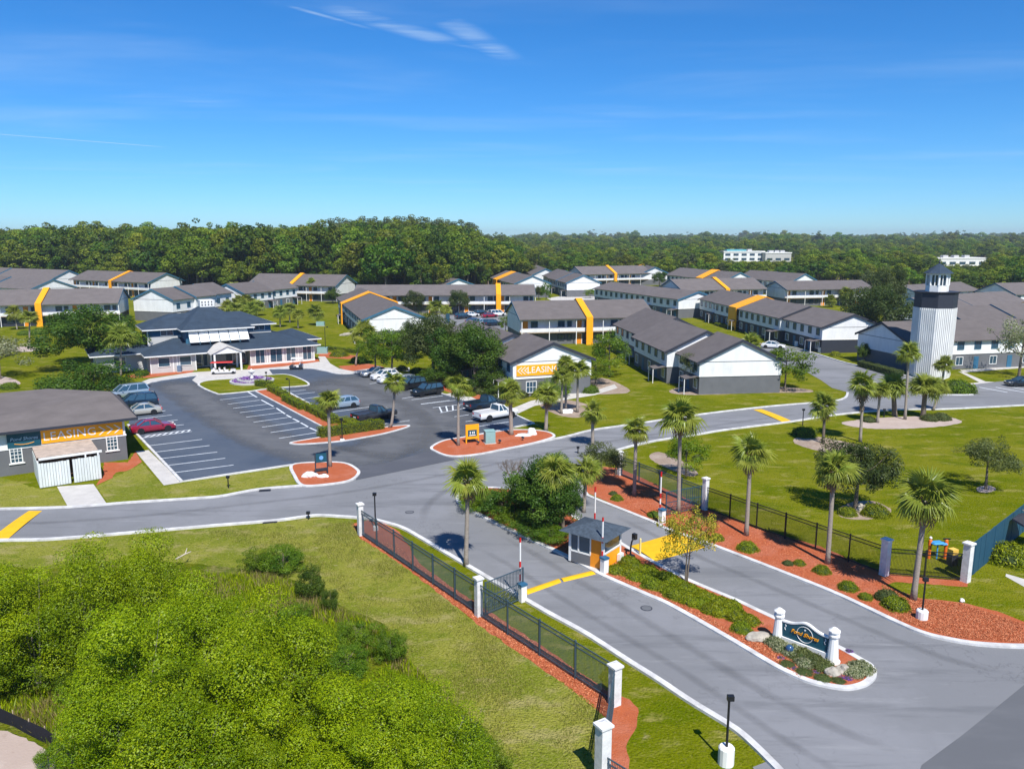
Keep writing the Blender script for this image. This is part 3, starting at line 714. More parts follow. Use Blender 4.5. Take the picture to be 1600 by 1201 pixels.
for a, b, in [((1030, 925), (1210, 902)), ((1240, 1005), (1330, 992)), ((1310, 1035), (1400, 1022)), ((1390, 1065), (1590, 1035))]:
    line(L4(*a, 4, 400, 400), L4(*b, 4, 400, 400), 0.15, ZL, M_line, lab='white stall line near the white pickup', cat='road marking')
for a, b in [((840, 212), (1000, 190)), ((1110, 335), (1300, 300)), ((1190, 345), (1450, 312)), ((1270, 382), (1560, 348)), ((870, 185), (1000, 165))]:
    line(L4(*a, 5.333, 420, 560), L4(*b, 5.333, 420, 560), 0.15, ZL, M_line, lab='white stall line by the dark cars at the back', cat='road marking')
for a, b in [((450, 612), (478, 609)), ((456, 617), (492, 613)), ((470, 624), (502, 619)), ((520, 644), (590, 634)), ((556, 668), (640, 657))]:
    line(a, b, 0.15, ZL, M_line, lab='white stall line right of the hedge island', cat='road marking')
line((439, 606), (552, 666), 0.16, ZL + 0.002, M_line, lab='long white line at the right foot of the hedge island', cat='road marking')
for x in (1530, 1556, 1582): line((x, 605), (x + 44, 613), 0.25, 0.023, M_line, lab='white stall line right of the lighthouse', cat='road marking')
def grate(px, wd, lab):
    p = U(*px); t = thing('storm_drain', lab, 'drain', (p.x, p.y, 0.014), R(12))
    MB().box(-wd / 2, wd / 2, -0.25, 0.25, 0, 0.05).build('frame', M_dktrim, t)
    for i in range(5): MB().box(-wd / 2 + 0.06, wd / 2 - 0.06, -0.2 + i * 0.09, -0.16 + i * 0.09, 0.05, 0.065).build('grate_bar', M_black, t)
grate((414, 766.5), 1.0, 'dark storm drain in the kerb below the mulch island')
grate((422, 815.5), 1.1, 'dark storm drain at the kerb above the spring green trees')

# ================================================================== BUILDINGS
def fixn(o):
    bm = bmesh.new(); bm.from_mesh(o.data); bmesh.ops.recalc_face_normals(bm, faces=bm.faces); bm.to_mesh(o.data); bm.free(); return o
def window_mesh(wd, ht, name, cols=2, rows=2, fm=None, gm=None):
    key = 'win_%s_%.2f_%.2f_%d_%d' % (name, wd, ht, cols, rows)
    if key in bpy.data.meshes: return bpy.data.meshes[key], bpy.data.meshes[key + 'p']
    f = MB(); t = 0.09
    f.box(-wd / 2 - t, wd / 2 + t, -0.09, 0.0, -ht / 2 - t, -ht / 2); f.box(-wd / 2 - t, wd / 2 + t, -0.09, 0.0, ht / 2, ht / 2 + t)
    f.box(-wd / 2 - t, -wd / 2, -0.09, 0.0, -ht / 2, ht / 2); f.box(wd / 2, wd / 2 + t, -0.09, 0.0, -ht / 2, ht / 2)
    for i in range(1, cols): f.box(-wd / 2 + wd * i / cols - 0.025, -wd / 2 + wd * i / cols + 0.025, -0.06, 0.0, -ht / 2, ht / 2)
    for i in range(1, rows): f.box(-wd / 2, wd / 2, -0.055, 0.0, -ht / 2 + ht * i / rows - 0.025, -ht / 2 + ht * i / rows + 0.025)
    me = f.mesh(key, fm or M_white)
    p = MB().box(-wd / 2, wd / 2, -0.03, 0.0, -ht / 2, ht / 2).mesh(key + 'p', gm or M_glass)
    return me, p
def window(parent, x, y, z, rz, wd=1.2, ht=1.2, cols=2, rows=1, style='white', pane=True):
    fm = {'white': M_white, 'dark': M_dktrim, 'blue': M_trim}[style]
    a, b = window_mesh(wd, ht, style, cols, rows, fm)
    o = put('window', a, parent, (x, y, z), (0, 0, rz))
    put('pane', b, o)
    return o
DOOR = MB().box(-0.5, 0.5, -0.06, 0.0, 0, 2.15).mesh('door_leaf', M_door)
DOORF = MB().box(-0.6, -0.5, -0.08, 0, 0, 2.25).box(0.5, 0.6, -0.08, 0, 0, 2.25).box(-0.6, 0.6, -0.08, 0, 2.15, 2.25).mesh('door_frame', M_white)
def door(parent, x, y, z, rz, wide=1.0):
    o = put('door', DOOR, parent, (x, y, z), (0, 0, rz), (wide, 1, 1)); put('frame', DOORF, o)
    return o
CHAIR = MB().box(-.3, .3, -.3, .3, .38, .44).box(-.3, .3, .24, .3, .44, .9).box(-.3, -.25, -.3, .3, 0, .38).box(.25, .3, -.3, .3, 0, .38).mesh('patio_chair', M_dktrim)

def gable_unit(t, x0, x1, hw, ze, zr, dy=0.0, split=2.65, up=None, low=None, ov=0.55, eov=0.4, rake0=True, rake1=True, trim=None, roofm=None):
    """one gabled section along local x; parts: upper wall, lower wall, roof, rake boards"""
    up = up or M_wall; low = low or M_grey; trim = trim or M_trim
    k = (zr - ze) / hw
    mb = MB()
    y0, y1 = dy - hw, dy + hw
    vs_ = [(x0, y0, split), (x1, y0, split), (x1, y1, split), (x0, y1, split), (x0, y0, ze), (x1, y0, ze), (x1, y1, ze), (x0, y1, ze), (x0, dy, zr), (x1, dy, zr)]
    mb.add(vs_, [(0, 1, 5, 4), (2, 3, 7, 6), (1, 2, 6, 9, 5), (3, 0, 4, 8, 7), (4, 5, 9, 8), (6, 7, 8, 9)])
    mb.build('upper_wall', up, t)
    if split > 0.1:
        MB().box(x0 + 0.06, x1 - 0.06, y0 + 0.06, y1 - 0.06, 0, split).build('lower_wall', low, t)
        MB().box(x0 - 0.03, x1 + 0.03, y0 - 0.03, y1 + 0.03, split - 0.1, split + 0.04).build('band_course', M_white, t)
    for xs, on in ((x0, rake0), (x1, rake1)):
        if on: MB().box(xs - .025, xs + .025, y0 + .1, y1 - .1, ze - .12, ze - .04).build('gable_joint', M_grey, t)
    rb = MB(); th = 0.16
    xa, xb = x0 - eov, x1 + eov
    for sg in (-1, 1):
        ye = dy + sg * (hw + ov); zl = ze - k * ov + 0.03; zt = zr + 0.03
        b = [(xa, ye, zl), (xb, ye, zl), (xb, dy, zt), (xa, dy, zt)]
        tp = [(x, y, z + th) for x, y, z in b]
        if sg > 0: b = b[::-1]; tp = tp[::-1]
        rb.hexa(b, tp)
    ro = rb.build('roof', roofm or M_roof, t)
    for xs, on in ((xa, rake0), (xb, rake1)):
        if not on: continue
        for sg in (-1, 1):
            ye = dy + sg * (hw + ov); d = -0.05 if xs == xa else 0.05
            q = [(xs, ye, ze - k * ov - 0.22), (xs + d, ye, ze - k * ov - 0.22), (xs + d, dy, zr - 0.22), (xs, dy, zr - 0.22)]
            p = [(x, y, z + 0.40) for x, y, z in q]
            fixn(MB().hexa(q, p).build('rake_board', trim, t))
    return ro
def strap(t, x, hw, ze, zr, dy, wd, side=-1, ov=0.62, both=False, drop=0.0, th=0.3):
    """orange band that runs over the roof and down the front"""
    k = (zr - ze) / hw
    pts = []
    ye = dy + side * (hw + ov + 0.12); zl = ze - k * ov
    pts = [(ye, drop), (ye, zl + 0.28), (dy, zr + 0.30)]
    pts.append((dy - side * (hw + ov) * (1.0 if both else 0.2), zr + 0.3 - k * (hw + ov) * (1.0 if both else 0.2)))
    if both: pts += [(dy - side * (hw + ov + 0.12), drop if both == 2 else zl - 0.3)]
    vs_ = []; n = len(pts)
    for i, (y, z) in enumerate(pts):
        a = Vector(pts[max(i - 1, 0)]); b = Vector(pts[min(i + 1, n - 1)]); d = (b - a).normalized()
        nrm = Vector((-d.y, d.x)) if side < 0 else Vector((d.y, -d.x))
        yo, zo = y + nrm.x * th, z + nrm.y * th
        vs_ += [(x - wd / 2, y, z), (x + wd / 2, y, z), (x + wd / 2, yo, zo), (x - wd / 2, yo, zo)]
    fs_ = [(3, 2, 1, 0), tuple(4 * (n - 1) + k_ for k_ in range(4))]
    for i in range(n - 1):
        for c in range(4): fs_.append((4 * i + c, 4 * i + (c + 1) % 4, 4 * i + 4 + (c + 1) % 4, 4 * i + 4 + c))
    o = MB().add(vs_, fs_).build('orange_band', M_orange, t)
    return fixn(o)
def frame_from(r0, r1, zr):
    a, b = U(*r0, zr), U(*r1, zr)
    c = (a + b) / 2; d = b - a
    return (c.x, c.y, 0), math.atan2(d.y, d.x), d.xy.length
rng = random.Random(5)
def gallery_house(label, r0, r1, zr=8.5, ze=5.3, hw=7.0, straps=(), detail=2, ext0=0.0, ext1=0.0, swid=1.4, low=None):
    """two storeys, open gallery on the camera side; r0-r1: ridge ends in the photograph"""
    loc, rz, L = frame_from(r0, r1, zr)
    t = thing('apartment_house', label, 'apartment house', loc, rz, 'grey roofed apartment houses')
    x0, x1 = -L / 2 - ext0, L / 2 + ext1
    gd = 1.25                                             # gallery depth
    hwi = hw - gd / 2; ovi = gd + 0.45; kk = (zr - ze) / (hwi + ovi); zw = ze + kk * ovi
    gable_unit(t, x0, x1, hwi, zw, zr, gd / 2, low=low or M_grey, ov=ovi)
    yf = -hw + gd
    MB().box(x0 - 0.1, x1 + 0.6, yf - gd, yf - 0.01, 2.55, 2.75).build('gallery_floor', M_wood, t)
    MB().box(x0, x1 + 0.5, yf - gd - 0.02, yf - gd + 0.06, 2.76, 3.50).build('gallery_parapet', M_wall, t)
    n = max(2, int(L / 5.5))
    for i in range(n + 1):
        x = x0 + 0.2 + (x1 - x0 + 0.1) * i / n
        MB().box(x - 0.07, x + 0.07, yf - gd - 0.12, yf - gd - 0.03, 0, ze - 0.15).build('post', M_white, t)
    nb = max(2, int((x1 - x0) / 5.2)); bw = (x1 - x0) / nb
    for i in range(nb):
        xc = x0 + bw * (i + 0.5)
        for z in (0.0, 2.76):
            if i % 2 == 0: door(t, xc - bw * 0.30, yf - 0.003, z, 0, 1.15)
            window(t, xc + 0.2, yf - 0.003, z + 1.45, 0, 1.3, 1.1, 2, 1, 'blue' if z else 'dark')
            if i % 2: window(t, xc + bw * 0.34, yf - 0.003, z + 1.45, 0, 0.8, 1.1, 1, 1, 'blue' if z else 'dark')
        if detail > 1 and rng.random() < 0.6:
            put('patio_chair', CHAIR, t, (xc - 0.6, yf - 0.9, 2.752), (0, 0, rng.uniform(-1, 1)))
    for s in straps:
        strap(t, x0 + (x1 - x0) * s, hwi, zw, zr, gd / 2, swid, -1, ovi + 0.05)
    return t
def town_house(label, r0, r1, units, zr=7.8, ze=5.2, hw=6.0, side=-1, straps=(), low=None, up=None, win=True, rakes=None, awn=True, wstyle='blue', trim=None, both_sides=False):
    """stepped row; units: (t0, t1, lateral offset, lift). side -1: windows on local -y"""
    loc, rz, L = frame_from(r0, r1, zr)
    t = thing('town_house', label, 'town houses', loc, rz, 'grey roofed town house rows')
    low = low or M_grey
    for i, (a, b, dy, dz) in enumerate(units):
        xa, xb = -L / 2 + L * a, -L / 2 + L * b
        gable_unit(t, xa + 0.003 * i, xb - 0.003 * i, hw, ze + dz, zr + dz, dy, up=up, low=low, rake0=(rakes is None or i == 0 or rakes), rake1=True, eov=0.3, trim=trim)
        yf = dy + side * hw; rot = 0 if side < 0 else math.pi
        if not win: continue
        n = max(1, int(round((xb - xa) / 3.3)))
        for k in range(n):
            x = xa + (xb - xa) * (k + 0.5) / n
            window(t, x, yf + side * 0.004, 4.05 + dz * 0.5, rot, 1.15, 1.2, 2, 1, wstyle)
            if k % 2 == 0: window(t, x, yf + side * -0.055, 1.4, rot, 1.3, 1.3, 2, 1, 'white')
            else: put('door', DOOR, t, (x, yf + side * -0.055, 0), (0, 0, rot)).data = DOORD
        if awn:
            xm = xb - 1.2
            mb = MB(); y1 = yf + side * 2.0
            b_ = [(xm - 1.5, yf, 2.5), (xm + 0.9, yf, 2.5), (xm + 0.9, y1, 2.2), (xm - 1.5, y1, 2.2)]
            o = mb.hexa(b_, [(x, y, z + 0.1) for x, y, z in b_]).build('porch_roof', M_roof, t); fixn(o)
            for xx in (xm - 1.4, xm + 0.8): MB().box(xx - .05, xx + .05, y1 - .05, y1 + .05, 0, 2.2).build('porch_post', M_white, t)
    for (s, wd, sd_, both, dy) in straps:
        strap(t, -L / 2 + L * s, hw, ze, zr, dy, wd, sd_, 0.6, both)
    return t
DOORD = MB().box(-0.48, 0.48, -0.06, 0.0, 0, 2.1).mesh('dark_door_leaf', M_trim)

# --- gallery houses (left to right, near to far)
gallery_house('long apartment house at far left with an orange roof band, behind the tall oak', (-30, 454.5), (190, 451), zr=8.6, ze=5.3, hw=7.4, straps=(0.60,), ext0=12, detail=2, low=M_dktrim)
gallery_house('apartment house by the dark woods, orange band left of its white gable', (136, 423), (257, 427), zr=8.6, hw=7.4, straps=(0.55,), ext0=0)
gallery_house('apartment house by the woods behind the clubhouse palms, thin orange band on its front', (405, 428), (539, 430), zr=8.8, hw=7.2, straps=(0.50,))
gallery_house('nearest apartment house with gallery, orange doors and orange band, right of the leasing gable', (803, 472), (1004, 468.7), zr=8.4, ze=5.3, hw=7.2, straps=(0.50,), detail=2)
gallery_house('apartment house behind the row with blue shade, orange band near its middle', (1050, 437), (1177, 434.6), zr=8.5, hw=7.0, straps=(0.52,), detail=1)
gallery_house('farthest apartment house with white gallery and orange doors, below the white office block', (900, 417), (1005, 415.3), zr=8.6, hw=7.0, straps=(0.46,), detail=1)
gallery_house('apartment house with long white parapet left of the dark tree by the lighthouse', (1214, 440), (1346, 438.4), zr=7.6, ze=5.2, hw=6.6, detail=1)
gallery_house('long low apartment house beyond the rear car park, orange band at its right end', (590, 446), (812, 445.5), zr=7.8, ze=5.2, hw=6.4, straps=(0.80,), detail=1, ext0=6, ext1=4)
# --- town house rows
U4 = [(0, .25, 0, 0), (.25, .5, .8, .15), (.5, .78, 0, 0), (.78, 1, .8, -.1)]
town_house('near town house row with stepped roofs and a wide white gable toward the road', (1012, 484), (1158, 529), [(0, .40, -.3, .2), (.40, .80, -1.6, 0), (.80, 1, .2, -.25)], zr=7.9, ze=5.0, hw=6.1, trim=M_dktrim)
town_house('town house row with the orange leasing sign on its near gable', (760, 500), (864, 536), [(0, .36, -3.0, .0), (.36, .66, -2.2, 0), (.66, 1, 0, 0)], zr=7.4, ze=5.0, hw=5.9, trim=M_dktrim)
town_house('town house row with blue shaded front and white near gable, behind the nearest gallery house', (955, 441), (1091, 456), [(0, .4, 0, 0), (.4, .72, 0, 0.004), (.72, 1, 0, 0)], zr=7.1, ze=5.2, hw=6.2, rakes=False)
town_house('dark based town house row under the broad orange roof band', (1125, 454), (1318, 488), [(0, .2, .6, .1), (.2, .46, 0, .15), (.46, .8, -.5, 0), (.8, 1.05, .4, -.15)], zr=7.5, ze=5.2, hw=6.2, low=M_dktrim, straps=((.42, 4.6, -1, 1, -0.2),), trim=M_dktrim)
town_house('town house block with an orange gable band, right of the clubhouse lawn', (562, 451), (616, 479), [(0, .35, .3, .1), (.35, 1, 0, 0)], zr=7.6, ze=5.1, hw=6.4, straps=((.33, 3.4, -1, 1, 0.0),))
town_house('white gabled town house row behind the clubhouse cupola', (237, 452), (330, 444), [(0, .34, 0, 0), (.34, .67, -.8, .25), (.67, 1, -.4, .4)], zr=8.4, ze=5.8, hw=6.3, side=-1)
town_house('town house row with blue front above the clubhouse palms', (352, 444), (440, 437), [(0, .5, -.5, 0), (.5, 1, .3, .2)], zr=7.9, ze=5.3, hw=6.2)
town_house('grey roofed row cut by the left edge, white gable behind the tall oak', (82, 436.5), (-40, 431), [(0, .5, 0, 0), (.5, 1, 0.5, .2)], zr=8.2, ze=5.4, hw=7.4, win=False, awn=False)
town_house('farthest grey roofed row at the left edge, blue trimmed gable by the woods', (107, 422.5), (-60, 417), [(0, .5, 0, 0), (.5, 1, 0.5, .2)], zr=8.6, ze=5.4, hw=7.4, win=False, awn=False)
town_house('blue gabled hall before the lighthouse, dark base behind the long hedge', (1380, 504), (1600, 498), [(0, .3, 0, 0), (.3, 1, 0, .004)], zr=7.5, ze=5.0, hw=6.3, rakes=False, trim=M_dktrim, awn=False)
town_house('white gabled row left of the farthest gallery house', (868, 421), (912, 430), [(0, .33, .9, .1), (.33, .68, -.3, .1), (.68, 1, 0, 0)], zr=8.0, ze=5.3, hw=6.3)
town_house('white gabled row with an orange arch band, above the rear car park', (790, 424), (832, 431), [(0, .5, .3, .2), (.5, 1, 0, 0)], zr=8.0, ze=5.3, hw=6.6, straps=((.3, 6.0, -1, 1, 0.0),), awn=False)
town_house('small far house with white gable at the edge of the woods', (832, 412), (853, 420), [(0, 1, 0, 0)], zr=8.0, ze=5.3, hw=6.0, awn=False)
town_house('low grey roof glimpsed in the woods above the rear car park', (668, 432), (716, 436), [(0, 1, 0, 0)], zr=7.0, ze=4.8, hw=6.5, awn=False, win=False)
town_house('far row with white gable right of the farthest gallery house', (1000, 413.5), (1024, 417.5), [(0, .5, .4, .1), (.5, 1, 0, 0)], zr=8.2, ze=5.3, hw=6.5, straps=((.2, 6.0, -1, 1, 0.0),), awn=False)
town_house('far row with an orange arch band left of two white gables', (1062, 419), (1156, 426), [(0, .3, .4, .1), (.3, .6, 0, 0), (.6, 1, .3, 0)], zr=8.2, ze=5.3, hw=6.6, straps=((.62, 5.0, -1, 1, 0.0),), awn=False)
town_house('far stepped row ending in a small white gable, right of the orange arch', (1172, 423), (1258, 428), [(0, .5, .3, .1), (.5, 1, 0, 0)], zr=8.2, ze=5.3, hw=6.6, awn=False)
town_house('row with pale gable just left of the lighthouse lantern', (1408, 446), (1500, 442), [(0, .4, 0, 0), (.4, 1, 0, .2)], zr=7.4, ze=5.2, hw=6.4, awn=False)
town_house('row with blue edged gable hidden by the lighthouse shaft', (1424, 466), (1570, 457), [(0, .4, 0, 0), (.4, 1, .3, .2)], zr=7.6, ze=5.2, hw=6.4, awn=False)
town_house('broad grey roofed row right of the lighthouse, behind the blue gabled hall', (1470, 481), (1680, 472), [(0, .35, 0, 0), (.35, 1, -.3, .2)], zr=7.8, ze=5.2, hw=6.8, awn=False, straps=((.62, 1.6, -1, 0, 0.0),))
town_house('blue fronted row at the far right edge', (1556, 443), (1680, 440), [(0, .5, 0, 0), (.5, 1, .3, .2)], zr=8.0, ze=5.2, hw=6.8)

# --- LEASING sign on the near gable of the middle row
def text_mesh(body, size, name, m, extr=0.02, shear=0.0, space=1.0):
    cu_ = bpy.data.curves.new(name, 'FONT'); cu_.body = body; cu_.size = size; cu_.extrude = extr; cu_.align_x = 'CENTER'; cu_.align_y = 'CENTER'; cu_.shear = shear; cu_.space_character = space
    cu_.resolution_u = 3
    tmp = bpy.data.objects.new(name, cu_); COL.objects.link(tmp)
    bpy.context.view_layer.update()
    dg = bpy.context.evaluated_depsgraph_get()
    me = bpy.data.meshes.new_from_object(tmp.evaluated_get(dg)); me.name = name
    bpy.data.objects.remove(tmp)
    me.materials.clear(); me.materials.append(m)
    return me
def text(body, size, m, parent, loc, rot, name='lettering', **k):
    return put(name, text_mesh(body, size, name, m, **k), parent, loc, rot)
def chevron(mb, x, z, s, d, y0, y1, th=0.14):
    """d +1 points right"""
    for sg in (-1, 1):
        a = (x - d * s * 0.3, z + sg * s * 0.5); b = (x + d * s * 0.3, z)
        mb.hexa([(a[0], y0, a[1] - 0.0), (a[0] + th, y0, a[1]), (a[0] + th, y1, a[1]), (a[0], y1, a[1])], [(b[0], y0, b[1]), (b[0] + th, y0, b[1]), (b[0] + th, y1, b[1]), (b[0], y1, b[1])])
    return mb
loc, rz, L = frame_from((760, 500), (864, 536), 7.4)
sg_o = Vector(loc) + Matrix.Rotation(rz, 3, 'Z') @ Vector((L / 2 + 0.012, -2.4, 3.75))
t = thing('wall_sign', 'orange leasing sign with white chevrons on the white gable wall', 'sign', sg_o, rz + math.pi / 2)
MB().box(-3.0, 3.0, -0.10, 0.0, -0.75, 0.75).build('panel', M_orange, t)
text('LEASING', 1.25, M_white, t, (0.95, -0.105, 0.0), (R(90), 0, 0))
for i in range(3): fixn(chevron(MB(), -2.6 + i * 0.5, 0.0, 1.0, -1, -0.13, -0.10).build('chevron', M_white, t))
sg2 = Vector(loc) + Matrix.Rotation(rz, 3, 'Z') @ Vector((L / 2 - 0.045, -3.2, 1.35))
t = thing('gable_window', 'white framed window below the orange leasing sign on the gable', 'window', sg2, rz + math.pi / 2)
wa, wb = window_mesh(1.4, 1.5, 'white', 3, 2); o = put('window_frame', wa, t); put('pane', wb, o)
sg3 = Vector(loc) + Matrix.Rotation(rz, 3, 'Z') @ Vector((L / 2 - 1.6, -5.86, 1.35))
t = thing('wall_board', 'orange square board on the grey wall round the corner from the leasing gable', 'sign', sg3, rz)
MB().box(-0.9, 0.9, -0.06, 0, -0.9, 0.9).build('panel', M_orange, t); MB().box(-1.0, 1.0, -0.03, 0, -1.0, -0.9).box(-1.0, 1.0, -0.03, 0, 0.9, 1.0).build('frame', M_white, t)

# --- far pale commercial blocks beyond the woods
def far_block(label, px, y, wd, ht, dp, cols):
    p = Vector(((y[0] - 800) / FPX * y[1], y[1], 0)); rzz = 0.1
    t = thing('office_block', label, 'office block', (p.x, p.y, 0), rzz)
    MB().box(-wd / 2, wd / 2, 0, dp, 0, ht).build('wall', cols, t)
    MB().box(-wd / 2 - .4, wd / 2 + .4, -.4, dp + .4, ht, ht + 0.9).build('parapet', M_white, t)
    n = int(wd / 7)
    for f in range(int(ht / 4)):
        for i in range(n): window(t, -wd / 2 + (i + .5) * wd / n, -0.01, 2.2 + f * 4.0, 0, wd / n * 0.6, 1.9, 2, 1, 'dark')
    for i in range(3): MB().box(-wd * .3 + i * wd * .22, -wd * .3 + i * wd * .22 + 4, dp * .3, dp * .3 + 4, ht + .9, ht + 2.6).build('roof_unit', M_beige, t)
    return t
M_teal2 = mat('teal_fascia', (0.10, 0.36, 0.42), 0.6, 0.05)
t = far_block('white office block with teal top above the woods', 1158, (1158, 720), 38, 8.4, 18, M_wall)
MB().box(-16, 2, 0.5, 14, 9.3, 10.8).build('teal_storey', M_teal2, t)
far_block('cream office wing right of the teal topped block', 1211, (1211, 715), 24, 7.4, 12, M_beige)
far_block('long white flat roofed building beyond the lighthouse', 1496, (1496, 610), 40, 5.4, 20, M_wall)
far_block('tiny white building far off in the left woods', 893, (893, 1300), 16, 13.5, 9, M_wall)
far_block('small white water works building far beyond the lighthouse woods', 1430, (1430, 1500), 12, 9, 6, M_wall)

# --- lighthouse
p = U(1464, 592)
t = thing('lighthouse', 'white lighthouse tower with black band and small lantern room', 'lighthouse', (p.x, p.y + 2.6, 0), R(0.5))
h1 = HT(1461, 590, 481); h2 = HT(1461, 590, 456); h3 = HT(1461, 590, 428); h4 = HT(1461, 590, 412)
Rb, Rt_ = 3.0, 3.05
def octo(r, off=22.5, n=8): return [(r * math.cos(R(off + 360 / n * i)), r * math.sin(R(off + 360 / n * i))) for i in range(n)]
def ring(ra, rb, za, zb, n=8, off=22.5):
    A, B = octo(ra, off, n), octo(rb, off, n)
    return MB().add([(x, y, za) for x, y in A] + [(x, y, zb) for x, y in B], [(i, (i + 1) % n, n + (i + 1) % n, n + i) for i in range(n)] + [tuple(range(n - 1, -1, -1)), tuple(range(n, 2 * n))])
ring(Rb, Rt_, 0, h1).build('shaft', M_white, t)
ring(Rt_ + 0.02, Rt_ + 0.04, h1 + 0.003, h2 - 0.25).build('black_band', M_dktrim, t)
ring(Rt_ + 0.1, Rt_ + 0.35, h2 - 0.25, h2).build('cornice', M_dktrim, t)
A = octo(1.0)
for f in range(8):
    a, b = Vector(A[f]), Vector(A[(f + 1) % 8]); nr = ((a + b) / 2).normalized()
    nb_ = 8
    for i in range(nb_):
        u_ = (i + 0.5) / nb_
        q0 = (a.lerp(b, u_)) * Rb; q1 = (a.lerp(b, u_)) * Rt_
        MB().bar((q0.x + nr.x * .04, q0.y + nr.y * .04, 0.3), (q1.x + nr.x * .04, q1.y + nr.y * .04, h1), 0.07, 0.16, up=(nr.x, nr.y, 0)).build('batten', M_white, t)
for z in (h1 * 0.36, h1 * 0.70): ring(Rb + 0.012, Rb + 0.012, z, z + 0.06).build('joint_strip', M_beige, t)
rl = 1.65
ring(rl, rl, h2, h2 + 0.95, 8).build('lantern_base', M_white, t)
ring(rl - .25, rl - .25, h2 + 0.95, h3, 8).build('lantern_glass', M_glass, t)
for i, (x, y) in enumerate(octo(rl - .1)): MB().box(x - .13, x + .13, y - .13, y + .13, h2 + .95, h3).build('lantern_post', M_white, t)
for i in range(8):
    q = octo(rl - .12); x = (q[i][0] + q[i - 1][0]) / 2; y = (q[i][1] + q[i - 1][1]) / 2
    MB().box(x - .06, x + .06, y - .06, y + .06, h2 + .95, h3).build('mullion', M_white, t)
ring(rl, rl, h3 - 0.2, h3 + 0.05).build('lantern_head', M_white, t)
ring(rl + 0.55, 0.12, h3 + 0.05, h4).build('cap_roof', M_slate, t)
MB().lathe([(0.05, h4 - .1), (0.16, h4 + .2), (0.05, h4 + .45), (0.03, h4 + 1.0)], 8).build('finial', M_dktrim, t)

# ================================================================== CLUBHOUSE
A0, A1 = U(236, 584), U(492, 563)
d = (A1 - A0); LW = d.xy.length; rz = math.atan2(d.y, d.x)
t = thing('clubhouse', 'grey clubhouse with blue slate hip roofs and a white cupola', 'clubhouse', (A0.x, A0.y, 0), rz)
ca, sa = math.cos(rz), math.sin(rz)
def loc_of(px, py, z):
    q = U(px, py, z) - A0
    return (q.x * ca + q.y * sa, -q.x * sa + q.y * ca)
def hip_roof(t, x0, x1, y0, y1, ze, zr, name='roof', m=None, th=0.18, rx0=None, rx1=None, ry0=None, ry1=None, fascia=True):
    """hip or flat topped hip; rx/ry: the ridge rectangle"""
    w2 = min(x1 - x0, y1 - y0) / 2
    rx0 = x0 + w2 if rx0 is None else rx0; rx1 = x1 - w2 if rx1 is None else rx1
    ry0 = (y0 + y1) / 2 - 0.01 if ry0 is None else ry0; ry1 = (y0 + y1) / 2 + 0.01 if ry1 is None else ry1
    if rx1 <= rx0: rx0 = rx1 = (x0 + x1) / 2; rx0 -= .01; rx1 += .01
    mb = MB().add([(x0, y0, ze), (x1, y0, ze), (x1, y1, ze), (x0, y1, ze), (rx0, ry0, zr), (rx1, ry0, zr), (rx1, ry1, zr), (rx0, ry1, zr)],
                  [(3, 2, 1, 0), (4, 5, 6, 7), (0, 1, 5, 4), (1, 2, 6, 5), (2, 3, 7, 6), (3, 0, 4, 7)])
    o = mb.build(name, m or M_slate, t)
    if fascia: MB().box(x0 - .04, x1 + .04, y0 - .04, y1 + .04, ze - .2, ze - .004).build('fascia', M_white, t)
    return o
zl = 2.95
DP = 15.5
XA, XB = 7.1, 15.9
MB().box(0.0, XA, 0, DP, 0, zl).build('wall', M_beige, t)
MB().box(XA, XB, 2.2, DP, 0, zl).build('entrance_wall', M_grey, t)
MB().box(XB, LW, 0, DP, 0, zl).build('wall', M_beige, t)
MB().box(-7.5, -0.01, 4.8, DP - 1, 0, zl).build('wing_wall', M_beige, t)
hip_roof(t, -8.4, 3.0, 3.9, DP, zl + .02, zl + 1.5, 'wing_roof')
hip_roof(t, -0.9, LW + 0.9, -0.9, DP + .9, zl + .04, zl + 1.75, 'lower_roof', rx0=5.0, rx1=LW - 5, ry0=6.4, ry1=DP - 4)
hip_roof(t, LW - 4, LW + 3.8, 7.6, DP + 4, zl + .03, zl + 1.6, 'rear_roof')
MB().box(LW - 3.4, LW + 3.2, 8.2, DP + 3, 0, zl).build('rear_wall', M_grey, t)
zu = 6.45
UX0, UX1, UY0 = 6.3, 16.7, 3.7
MB().box(UX0, UX1, UY0, 17, zl + .5, zu).build('upper_wall', M_trim, t)
MB().box(0.9, UX0 - .003, 8.2, 16, zl + .5, zu - .02).build('upper_wall', M_trim, t)
MB().box(UX1 + .003, 21.8, 8.2, 16, zl + .5, zu - .04).build('upper_wall', M_trim, t)
for (xa, xb, y) in ((0.85, UX0 - .01, 8.2), (UX1 + .01, 21.85, 8.2)):
    MB().box(xa, xb, y - .05, y - .004, zl + .6, zl + 2.2).build('pale_siding', M_beige, t)
    window(t, (xa + xb) / 2 + .4, y - .055, zl + 2.65, 0, 1.9, 0.8, 2, 1)
    MB().box(xa - .05, xa + .12, y - .09, y - .051, zl + .5, zu - .05).build('corner_board', M_white, t)
hip_roof(t, 5.5, 17.6, 2.75, 18, zu, 9.55, 'upper_roof', rx0=10.4, rx1=12.8, ry0=12.0, ry1=14.0)
hip_roof(t, 0.05, 11, 7.3, 17.4, zu - .03, 8.5, 'upper_wing_roof', rx0=5.2, rx1=10, ry0=12.2, ry1=13)
hip_roof(t, 12, 22.6, 7.2, 17.4, zu - .05, 8.4, 'upper_wing_roof', rx0=12.6, rx1=17.6, ry0=12.2, ry1=13)
cxm = 11.6
MB().box(cxm - 1.2, cxm + 1.2, 11.9, 14.1, 8.9, 10.75).build('cupola', M_white, t)
